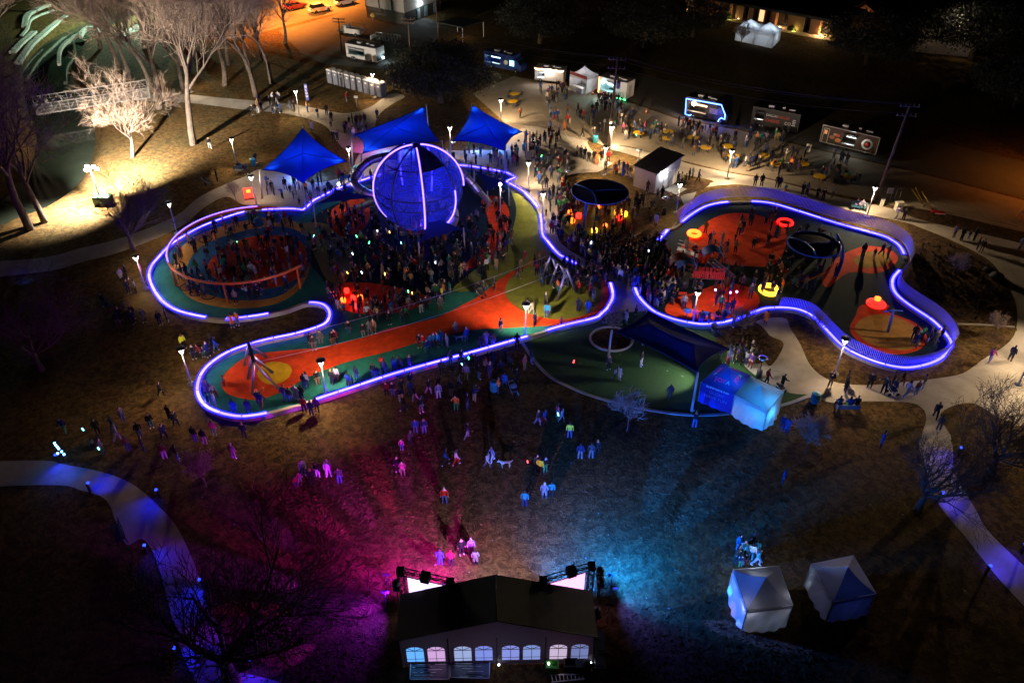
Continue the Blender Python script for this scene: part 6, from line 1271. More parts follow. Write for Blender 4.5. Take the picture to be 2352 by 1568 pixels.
domeroof(1636,585,3.1,1.0,mDome); domeroof(1577,612,3.0,.95,mDome); domeroof(1563,605,2.9,1.1,M('roof_maroon',(.16,.01,.03),.4))
b=MB(); b.tube(spl([tuple(G(1640,570,2.6)),tuple(G(1650,555,3.4)),tuple(G(1662,575,2.6)),tuple(G(1662,600,1.6))],5),.05,6); b.build('arch_climber',mOrg,T,o)
p=G(1571,650,1.3); b=MB(); b.cyl(p-Vector((0,0,.4)),p+Vector((0,0,.5)),.45,.45,14); b.build('drum_panel',mDkMet,T,o); b=MB(); b.box(p+Vector((-.1,-.5,-.9)),(.8,.08,.3)); b.build('panel',mRedP,T,o)
mBl={'b':M('flower_blue',(.03,.08,.6),.4),'p':M('flower_pink',(.6,.05,.3),.4)}
for k,(x,y,c) in enumerate(((1576,735,'b'),(1594,738,'p'),(1617,742,'b'),(1640,744,'p'),(1664,738,'b'))):
    T=thing('musical_flower','%s disc-topped play post, %s from the left along the near wall'%({'b':'blue','p':'pink'}[c],names[k]),'play post',G(x,y,.04),0,'disc-topped play posts'); b=MB(); b.cyl((0,0,0),(0,0,1.0),.05,.05,6); b.build('stem',mPost,T); b=MB(); b.lathe([(.05,1.0),(.42,1.1),(.40,1.14),(.05,1.2)],(0,0,0),16); b.build('disc',mBl[c],T)
T=thing('swing_frame','blue steel swing frame standing on the near orange disc','swing',G(2039,762,.05)); o=T.location; m_=mBlueM
b=MB(); b.cyl(G(2039,762,.05),G(2053,712,2.6),.13,.1,8); b.build('mast',m_,T,o); b=MB(); b.tube([G(2030,716,2.6),G(2053,712,2.6),G(2074,714,2.6)],.07,6); b.build('arm',m_,T,o)
T=thing('hammock_slide','grey curved slide with an orange edge in the middle of the east playground','slide',G(1850,650,.04)); o=T.location; q=[G(1815,640,.4),G(1850,640,.7),G(1890,622,1.2)]; b=MB(); e=spl([tuple(p) for p in q],5); vs=[]
for p in e: vs+=[p+Vector((0,-.5,.15)),p+Vector((0,0,-.1)),p+Vector((0,.5,.15))]
b.add(vs,[(3*i+k,3*i+k+1,3*i+k+4,3*i+k+3) for i in range(len(e)-1) for k in(0,1)],True); b.build('slide_bed',mSteel,T,o); b=MB(); b.tube([p+Vector((0,-.52,.15)) for p in e],.06,6); b.build('edge_rail',mOrg,T,o)
for k,(x,y) in enumerate(((1643,668),(1677,674),(1692,672))):
    T=thing('play_light','small magenta light under the play bridge, %s from the left'%names[k],'light',G(x,y,.9),0,'magenta lights under the play bridge'); b=MB(); b.ball((0,0,.12),.1,8,6); b.build('bulb',E('magenta_bulb',(1,.3,1),14),T); b=MB(); b.cyl((0,0,-.86),(0,0,.05),.03,.03,5); b.build('stem',mPost,T); light('play_glow','POINT',G(x,y,.9)+Vector((0,-.3,.1)),(.9,.1,.8),16,size=.1)
# ------------------------------------------------------------ path bollards, signs, cabinets
mBol=E('bollard_blue',(.03,.08,1),2.5)
def bol(lb,x,y,tx,ty,w=36,right=False):
    p=G(x,y,0); T=thing('path_bollard',lb,'path light',p,0,'blue path bollards'); d=(G(tx,ty)-p).normalized(); b=MB(); b.box((0,0,.45),(.14,.14,.9)); b.build('post',mDkMet,T); b=MB(); b.box((d.x*.09,d.y*.09,.92),(.16,.16,.1)); b.build('lens',mBol,T)
    light('bollard_light','SPOT',p+Vector((d.x*.25,d.y*.25,1.25)),(.004,.015,1) if not right else (.045,.03,1),w*(4 if not right else 3.4),target=G(x,y)+d*1.25,angle=112,blend=1,size=.1)
for q in(('blue bollard under the shining light figure at left',136,1062,138,1086),('blue bollard on the lower edge of the left path bend',208,1130,236,1112),('blue bollard on the upper edge of the left path bend',368,1142,346,1162),('blue bollard below the empty bench',338,1270,362,1290),('blue bollard halfway down the left path, right side',468,1348,442,1374),('blue bollard low on the left path, left side',405,1506,440,1512),('blue bollard beside the dark tree at the bottom',578,1530,585,1552)): bol(*q,w=46)
for q in(('bollard with purple glow near the end of the right path',2200,1046,2168,1062),('bollard on the left side of the right path under the tree',2154,1150,2190,1160),('bollard at the right edge of the frame by the path',2345,1268,2312,1290),('bollard low on the right path at left',2262,1320,2300,1300)): bol(*q,w=50,right=True)
light('far_left_bollard','SPOT',G(45,640,.9),(.02,.06,1),90,target=G(70,625),angle=120,blend=.9)
T=thing('light_figure','standing blue light sculpture of glowing dots beside the left path','light sculpture',G(148,1058,0)); b=MB()
for x,y,z in((-.12,0,1.9),(-.1,0,1.7),(-.05,0,1.5),(.0,0,1.3),(.12,0,1.0),(.2,0,.7),(-.25,0,.8)): b.ball((x,y,z),.09,6,5)
b.build('glow_dot',E('figure_glow',(.12,.35,1),14),T); b=MB(); b.tube([(0,0,0),(.1,0,.9),(-.05,0,1.5),(-.12,0,2)],.05,6); b.build('stem',mDkMet,T); light('figure_light','POINT',G(148,1058,1.2)+Vector((0,-.4,0)),(.05,.2,1),35,size=.1)
def sign(name,lb,cat,x,y,w,h,z,mat,legs=2,rz=0,group=None):
    T=thing(name,lb,cat,G(x,y,.02),rz,group); b=MB(); b.box((0,0,z+h/2),(w,.12,h)); b.build('board',mat,T)
    for s in((-1,1) if legs==2 else (0,)): b=MB(); b.cyl((s*w*.4,.03,0),(s*w*.4,.03,z),.05,.05,6); b.build('post',mPole,T)
    return T
mCab=M('cabinet_cream',(.55,.52,.44),.6)
sign('utility_board','white board on two legs beside the leaning pole','sign',2038,462,.75,.75,1.0,mCab); sign('utility_board','pair of bare posts behind the white board','post',2060,458,.7,.05,1.3,mPole)
T=thing('utility_cabinet','cream utility cabinet on the dirt by the walk','cabinet',G(2062,482,.03),.2); b=MB(); b.box((0,0,.5),(.85,.5,1.0)); b.build('body',mCab,T); b=MB(); b.box((0,-.255,.5),(.7,.02,.85)); b.build('door',mCab,T); b=MB(); b.box((0,0,1.02),(.92,.56,.05)); b.build('lid',mCab,T)
T=thing('utility_cabinet','small cream pedestal cabinet beside the lamp','cabinet',G(2024,474,.03),.1); b=MB(); b.box((0,0,.45),(.35,.3,.9)); b.build('body',mCab,T); b=MB(); b.box((0,0,.93),(.4,.35,.06)); b.build('lid',mCab,T)
mGuy=M('guy_yellow',(.7,.5,.05),.5)
for a,c_,l in(((2122,474),(2094,434),'left'),((2124,472),(2103,431),'middle'),((2141,482),(2118,440),'right')): p=G(*a,.05);q=G(*c_,2.0); T=thing('guy_guard','yellow guy wire guard by the market road, %s of three'%l,'guy wire',p,0,'yellow guy wire guards'); b=MB(); b.cyl((0,0,0),q-p,.05,.05,6); b.build('sleeve',mGuy,T); b=MB(); b.cyl((0,0,-.05),(0,0,.12),.08,.08,6); b.build('anchor',mDkMet,T)
T=thing('red_barrier','low red barrier lying by the guy wires','barrier',G(2154,488,.03),-.2); b=MB(); b.box((0,0,.1),(1.5,.3,.16)); b.build('bar',M('barrier_red',(.6,.02,.02),.5),T); b=MB(); b.box((.2,-.4,.04),(1.2,.12,.06)); b.build('kerb_piece',mWhite,T)
# sandwich board
T=thing('sandwich_board','white sandwich board sign between the two dark trucks','sign',G(1855,347,.01),-.3); b=MB()
for s in(-1,1):
    b=MB(); X=Matrix.Translation(Vector((0,s*.22,.5)))@Matrix.Rotation(s*.35,4,'X'); b.box((0,0,0),(.62,.04,1.05),X=X); pn=b.build('panel',mWhite,T)
    if s<0: b=MB(); b.box((0,-.025,.1),(.34,.01,.34),X=X); b.build('printed_picture',M('print_violet',(.25,.15,.35),.6),pn)
T=thing('banner_flag','tall blue feather banner with white letters on the upper lawn','banner',G(705,238,0)); b=MB(); b.cyl((0,0,0),(0,0,3.2),.03,.02,6); b.build('pole',mPole,T); b=MB(); b.box((.2,0,1.75),(.38,.03,2.5)); b.build('cloth',M('banner_blue',(.05,.06,.3),.7),T)
for k in range(4): text('GLOW'[k],.42,mPw,T,frame(Vector((.2,-.03,2.6-.5*k)),(1,0,0),(0,0,1)))
T=thing('pedestal_sign','small sign on a post with a lit base on the upper lawn','sign',G(820,246,0)); b=MB(); b.cyl((0,0,0),(0,0,1.4),.05,.05,6); b.build('post',mPole,T); b=MB(); b.box((0,0,1.55),(.6,.08,.35)); b.build('board',mCab,T)
for x,y,l in((1286,318,'left of three on the plaza'),(1387,304,'middle of three on the plaza'),(1426,290,'right of three on the plaza')): sign('parking_sign','slim parking sign post, '+l,'sign',x,y,.3,.45,1.5,M('sign_grey',(.3,.3,.32),.5),1,0,'slim parking sign posts')
T=thing('road_work_sign','orange and white barricade at the right edge of the plaza','barrier',G(2352,500,.02),.3); b=MB(); b.box((0,0,.85),(1.6,.06,.3)); b.build('rail',mWhite,T)
for s in(-1,1): b=MB(); b.beam((s*.7,-.3,0),(s*.7,.0,1.0),.07,.05); b.beam((s*.7,.3,0),(s*.7,.0,1.0),.07,.05); b.build('frame',mCone,T)
T=thing('warning_sign','yellow diamond road sign by the dark hedge','sign',G(858,62,0)); b=MB(); b.cyl((0,0,0),(0,0,2.2),.05,.05,6); b.build('post',mPole,T); b=MB(); b.add([(0,-.06,1.6),(.55,-.06,2.15),(0,-.06,2.7),(-.55,-.06,2.15),(0,-.02,1.6),(.55,-.02,2.15),(0,-.02,2.7),(-.55,-.02,2.15)],[(0,1,2,3),(7,6,5,4)]+[(i,(i+1)%4,4+(i+1)%4,4+i) for i in range(4)]); b.build('diamond',M('sign_yellow',(.5,.28,.02),.5),T)
# ------------------------------------------------------------ people
CL={'navy':(.014,.02,.062),'black':(.012,.012,.014),'charcoal':(.04,.04,.045),'red':(.32,.016,.014),'white':(.40,.40,.41),'grey':(.13,.13,.14),'tan':(.28,.18,.10),'blue':(.014,.055,.22),'teal':(.014,.14,.14),
'lavender':(.17,.15,.25),'pink':(.26,.06,.12),'purple':(.06,.022,.12),'orange':(.55,.14,.03),'green':(.04,.22,.07),'olive':(.10,.10,.045),'brown':(.12,.065,.035),'yellow':(.6,.66,.04),'cyan':(.03,.26,.4),'maroon':(.13,.014,.02),'denim':(.045,.075,.17),'cream':(.38,.33,.26)}
SK=[(.48,.29,.20),(.36,.20,.13),(.20,.11,.07),(.55,.36,.27)]
def cm(c): return M('cloth_'+c,CL[c],.85,spec=.15)
mSkin=[M('skin_%d'%i,c,.6) for i,c in enumerate(SK)]; mHair=[M('hair_black',(.012,.01,.009),.6),M('hair_brown',(.06,.035,.02),.6),M('hair_blond',(.28,.18,.08),.6)]
mShoe=[M('shoe_white',(.6,.6,.6),.6),M('shoe_black',(.015,.015,.015),.6),M('shoe_brown',(.08,.05,.03),.6)]
def body(name,uaL,faL,uaR,faR,thL,shL,thR,shR,lean=0,hip=.93,coat=False,hood=False,child=False,robe=False):
    """one continuous skinned figure facing -Y; limb directions are (x,y,z)"""
    N=lambda v: Vector(v).normalized()
    hs=1.25 if child else 1.0
    J=[];E_=[];Rd=[];Tg=[]
    def j(p,r,par,t):
        J.append(Vector(p)); Rd.append(r if isinstance(r,tuple) else (r,r)); Tg.append(t)
        if par is not None: E_.append((par,len(J)-1))
        return len(J)-1
    q=Vector((0,-lean*.5,1)).normalized(); P0=Vector((0,0,hip))
    k=1.12 if (coat or robe) else 1.0
    pel=j(P0,(.155*k,.125*k),None,1); w=j(P0+q*.20,(.150*k,.125*k),pel,0); ch=j(P0+q*.40,(.185,.135),w,0); nk=j(P0+q*.56,(.075,.07),ch,0)
    hb=j(P0+q*.64+Vector((0,-.02,0)),(.075*hs,.085*hs),nk,2); ht=j(P0+q*.75+Vector((0,-.02,0)),(.092*hs,.105*hs),hb,2); hp_=j(P0+q*.83+Vector((0,-.01,0)),(.06*hs,.07*hs),ht,4)
    for s,ua,fa in((1,uaL,faL),(-1,uaR,faR)):
        sh=j(J[ch]+q*.075+Vector((s*.185,0,0)),.078,ch,0); el=j(J[sh]+N((ua[0]*s,ua[1],ua[2]))*.29,.062,sh,0); wr=j(J[el]+N((fa[0]*s,fa[1],fa[2]))*.24,.046,el,0); j(J[wr]+N((fa[0]*s,fa[1],fa[2]))*.12,.042,wr,2)
    for s,th,shn in((1,thL,shL),(-1,thR,shR)):
        hj=j(P0+Vector((s*.092,0,-.05)),.105*(1.25 if robe else 1),pel,0 if (coat or robe) else 1); kn=j(J[hj]+N((th[0]*s,th[1],th[2]))*.40,.078*(1.6 if robe else 1.15 if coat else 1),hj,0 if (coat or robe) else 1); an=j(J[kn]+N((shn[0]*s,shn[1],shn[2]))*.40,.056*(1.9 if robe else 1),kn,0 if robe else 1)
        f=J[an]+Vector((s*.02,-.16,-.045)); j(f,(.048,.04),an,3)
    me=bpy.data.meshes.new(name); me.from_pydata([tuple(v) for v in J],E_,[]); o=bpy.data.objects.new(name,me); COL.objects.link(o)
    m=o.modifiers.new('s','SKIN'); m.use_smooth_shade=True
    for i,v in enumerate(me.skin_vertices[0].data): v.radius=Rd[i]; v.use_root=(i==0)
    u=o.modifiers.new('u','SUBSURF'); u.levels=1; u.render_levels=1
    m2=bpy.data.meshes.new_from_object(o.evaluated_get(bpy.context.evaluated_depsgraph_get())); bpy.data.objects.remove(o); m2.name=name
    n=len(m2.vertices); V=np.empty(n*3); m2.vertices.foreach_get('co',V); V=V.reshape(-1,3); V[:,2]-=V[:,2].min()
    hz=J[ht]; hz=hz.z-(min(v.z for v in J)-.03) if False else J[ht].z
    # face shaping: nose and chin, then scale to a standing height of about 1.7 m
    zoff=0
    sc=1.0
    m2.vertices.foreach_set('co',V.ravel())
    mi=np.zeros(len(m2.polygons),int); a=np.array([tuple(J[e[0]]) for e in E_]); b=np.array([tuple(J[e[1]]) for e in E_]); zmin=min(v.z for v in J)
    shift=V[:,2].max()-max(v.z+Rd[i][0]*.5 for i,v in enumerate(J))
    for f in m2.polygons:
        c=np.array(f.center); c[2]-=shift; v=b-a; t=np.clip(((c-a)*v).sum(1)/np.maximum((v*v).sum(1),1e-9),0,1); d=np.linalg.norm(c-a-t[:,None]*v,axis=1)
        e=int(d.argmin()); tg=Tg[E_[e][1]]
        if coat and tg==0 and E_[e][1]>0 and Tg[E_[e][0]]==0 and c[2]<hip-.42 : tg=1
        if tg in(2,4) and c[2]>J[nk].z-.01:
            fr=c[1]<J[ht].y-.035 and c[2]<J[ht].z+.055
            tg=2 if fr else (0 if hood else 4)
        mi[f.index]=tg
    m2.materials.clear()
    for x in(cm('navy'),cm('black'),mSkin[0],mShoe[1],mHair[0]): m2.materials.append(x)
    m2.polygons.foreach_set('material_index',mi)
    m2.update(); return m2
D=(.12,0,-1); FW=(.1,-1,-.15)
LEG=((.06,0,-1),(.02,.03,-1)); 
PR={}
def P_(k,*a,**kw): PR[k]=body('person_'+k,*a,**kw)
ST=((.07,.0,-1),(.02,.04,-1),(.07,-.03,-1),(.02,.05,-1))
P_('stand',(.2,.05,-1),(.05,-.25,-1),(.2,.05,-1),(.05,-.25,-1),*ST)
P_('pockets',(.32,.18,-1),(-.35,-.45,-.7),(.32,.18,-1),(-.35,-.45,-.7),*ST)
P_('phone',(.3,-.75,-.5),(-.35,-.5,.75),(.3,-.75,-.5),(-.35,-.5,.75),*ST)
P_('onephone',(.2,.05,-1),(.05,-.25,-1),(.3,-.8,-.3),(-.2,-.5,.8),*ST)
P_('walk',(.15,.35,-1),(.05,-.1,-1),(.15,-.35,-1),(.05,-.7,-.8),(.06,-.42,-1),(.02,-.02,-1),(.06,.32,-1),(.02,.55,-1),lean=.12)
P_('hold',(.25,-.35,-1),(-.2,-1,.05),(.25,-.35,-1),(-.2,-1,.05),*ST)
P_('coat',(.22,.05,-1),(.05,-.3,-1),(.22,.05,-1),(-.1,-.5,-1),*ST,coat=True)
P_('hood',(.25,.1,-1),(-.3,-.5,-.7),(.25,.1,-1),(-.3,-.5,-.7),*ST,hood=True)
P_('robe',(.3,-.1,-1),(-.1,-.6,-.8),(.3,-.1,-1),(-.1,-.6,-.8),(.12,0,-1),(.08,.02,-1),(.12,0,-1),(.08,.02,-1),robe=True,hood=True)
P_('sit',(.2,-.25,-1),(-.1,-.9,-.2),(.2,-.25,-1),(-.1,-.9,-.2),(.15,-1,-.08),(.05,-.05,-1),(.15,-1,-.08),(.05,-.1,-1),lean=.1,hip=.52)
P_('push',(.12,-.5,-.85),(0,-.8,-.35),(.12,-.5,-.85),(0,-.8,-.35),(.06,-.3,-1),(.02,.05,-1),(.06,.3,-1),(.02,.45,-1),lean=.3)
P_('point',(.2,.05,-1),(.05,-.25,-1),(.5,-.7,.15),(.3,-.9,.2),*ST)
P_('child',(.25,.05,-1),(.1,-.3,-1),(.25,.05,-1),(.1,-.3,-1),*ST,child=True)
POSE={'stand':'standing','pockets':'with hands in pockets','phone':'holding up a phone','onephone':'raising one hand','walk':'walking','hold':'carrying something in both hands','coat':'in a long coat','hood':'with hood up','robe':'in a long hooded robe','sit':'sitting','push':'pushing forward','point':'pointing ahead','child':'child-sized'}
LM=[('at the stage front lawn',1040,1290),('on the pink-lit lawn',940,1110),('on the lawn left of the pink light',720,1105),('on the dim lawn centre',1020,1010),('on the blue lawn',1240,1155),('by the officers on the dark lawn',1245,1080),('on the dark lawn below the young tree',1345,1050),('below the artificial lawn kerb',1594,985),
('on the dark lawn left of the red path',250,1010),('on the brown lawn below the red path end',475,1015),('below the near wall corner',550,1050),('by the left lamp',300,655),('in the shadows left of the wall',330,740),('inside the wall loop by the yellow vest',460,820),('in the lawn loop of the wall',545,750),('by the white climbing legs',520,890),('at the red path end by the wall',560,945),
('between the yellow circle and the near wall',640,925),('right of the yellow circle at the dark-capped lamp',730,885),('on the teal strip by the near wall',800,880),('by the near wall midway along',900,860),('in the costumed group on the teal strip',1000,800),('on the red path',1070,775),('at the near wall left of the lawn corner',1120,800),('at the lawn corner lamp',1200,770),('below the near wall in shade',1100,850),('in the dark crowd below the near wall',900,915),
('on the upper edge of the red path',850,735),('on the teal strip under the zip cables',700,800),('by the middle of the zip cables',980,720),('on the olive circle',1260,715),('among the crowd by the right zip tower',1330,690),('by the wall right of the olive circle',1400,700),('on the olive band',1170,590),('at the red edge right of the globe',1140,570),('in front of the globe',950,560),('under the globe',960,620),('left of the globe',800,540),('near the red glowing stools',820,720),
('inside the orange ring',560,600),('inside the ring near its left post',440,610),('at the ring front',520,690),('at the right end of the ring',680,600),('under the left blue sail',690,450),('on the walk below the left sail',620,460),('between left and middle sails',800,410),('behind the middle sail',850,285),('on the upper path',590,260),('by the upper lawn banner',720,300),('near the toilets lawn',800,235),('on the left path',500,418),('below the middle sail',870,400),('right of the globe by the zigzag wall',1120,420),
('under the right blue sail',1130,370),('on the walk below the right sail',1230,390),('left of the round dark canopy',1270,460),('under the round dark canopy',1370,500),('right of the round dark canopy',1470,480),('in the packed gap between playgrounds',1430,600),('at the gap near the east wall',1490,670),('on the walk by the canopy lamp',1350,370),('left of the toilet building',1430,395),('at the toilet building door',1570,425),('by the toilet building cones',1510,450),
('on the plaza by the parking signs',1300,290),('on the plaza before the vendor tent',1330,235),('by the string-lit trailer',1260,205),('before the cyan-lit trailer',1410,250),('near the utility pole',1430,290),('at the neon truck',1590,295),('among the yellow tables',1620,350),('among the right yellow tables',1800,390),('beyond the picket fence',1790,435),('by the lamp at the fence corner',1970,480),('before the lettered truck',1760,320),('at the burger trailer',1935,365),
('on the walk right of the east bed',2220,560),('at the right edge of the walk',2335,575),('by the cabinets',2066,505),('by the play tower',1600,690),('in the east playground middle',1750,600),('by the far red ring',1810,530),('near the curved mast',1930,610),('at the yellow ring seat',1770,690),('near the near orange disc',2140,790),('by the entry of the east playground',1800,740),('under the navy sail edge',1520,750),('beside the ticket tents',1720,850),('on the concrete by the white tent',1790,890),('on the walk below the near fence',1990,895),('on the concrete by the bare tree',2140,965),('on the brown lawn by the right tree',2030,1030),('on the brown lawn behind the white tent',1805,995),('on the artificial lawn',1420,860),('by the far tent group',1715,1280),('on the footbridge',200,235),('at the far right path bend',2290,830),('near the kerbed planter',1440,745)]
def near(x,y): return min(LM,key=lambda l:(l[1]-x)**2+((l[2]-y)*1.6)**2)[0]
PP=[]  # x,y,jacket,trousers,pose,hat,yaw,scale
def p(s,**k):
    for row in s.strip().split(';'):
        f=row.split()
        if len(f)<3: continue
        x,y,j=float(f[0]),float(f[1]),f[2]; t=f[3] if len(f)>3 else 'black'; po=f[4] if len(f)>4 else 'stand'; h=f[5] if len(f)>5 else '-'
        PP.append([x,y,j,t,po,h,None if len(f)<7 else float(f[6]),.66 if po=='child' else rnd.uniform(.94,1.04)])
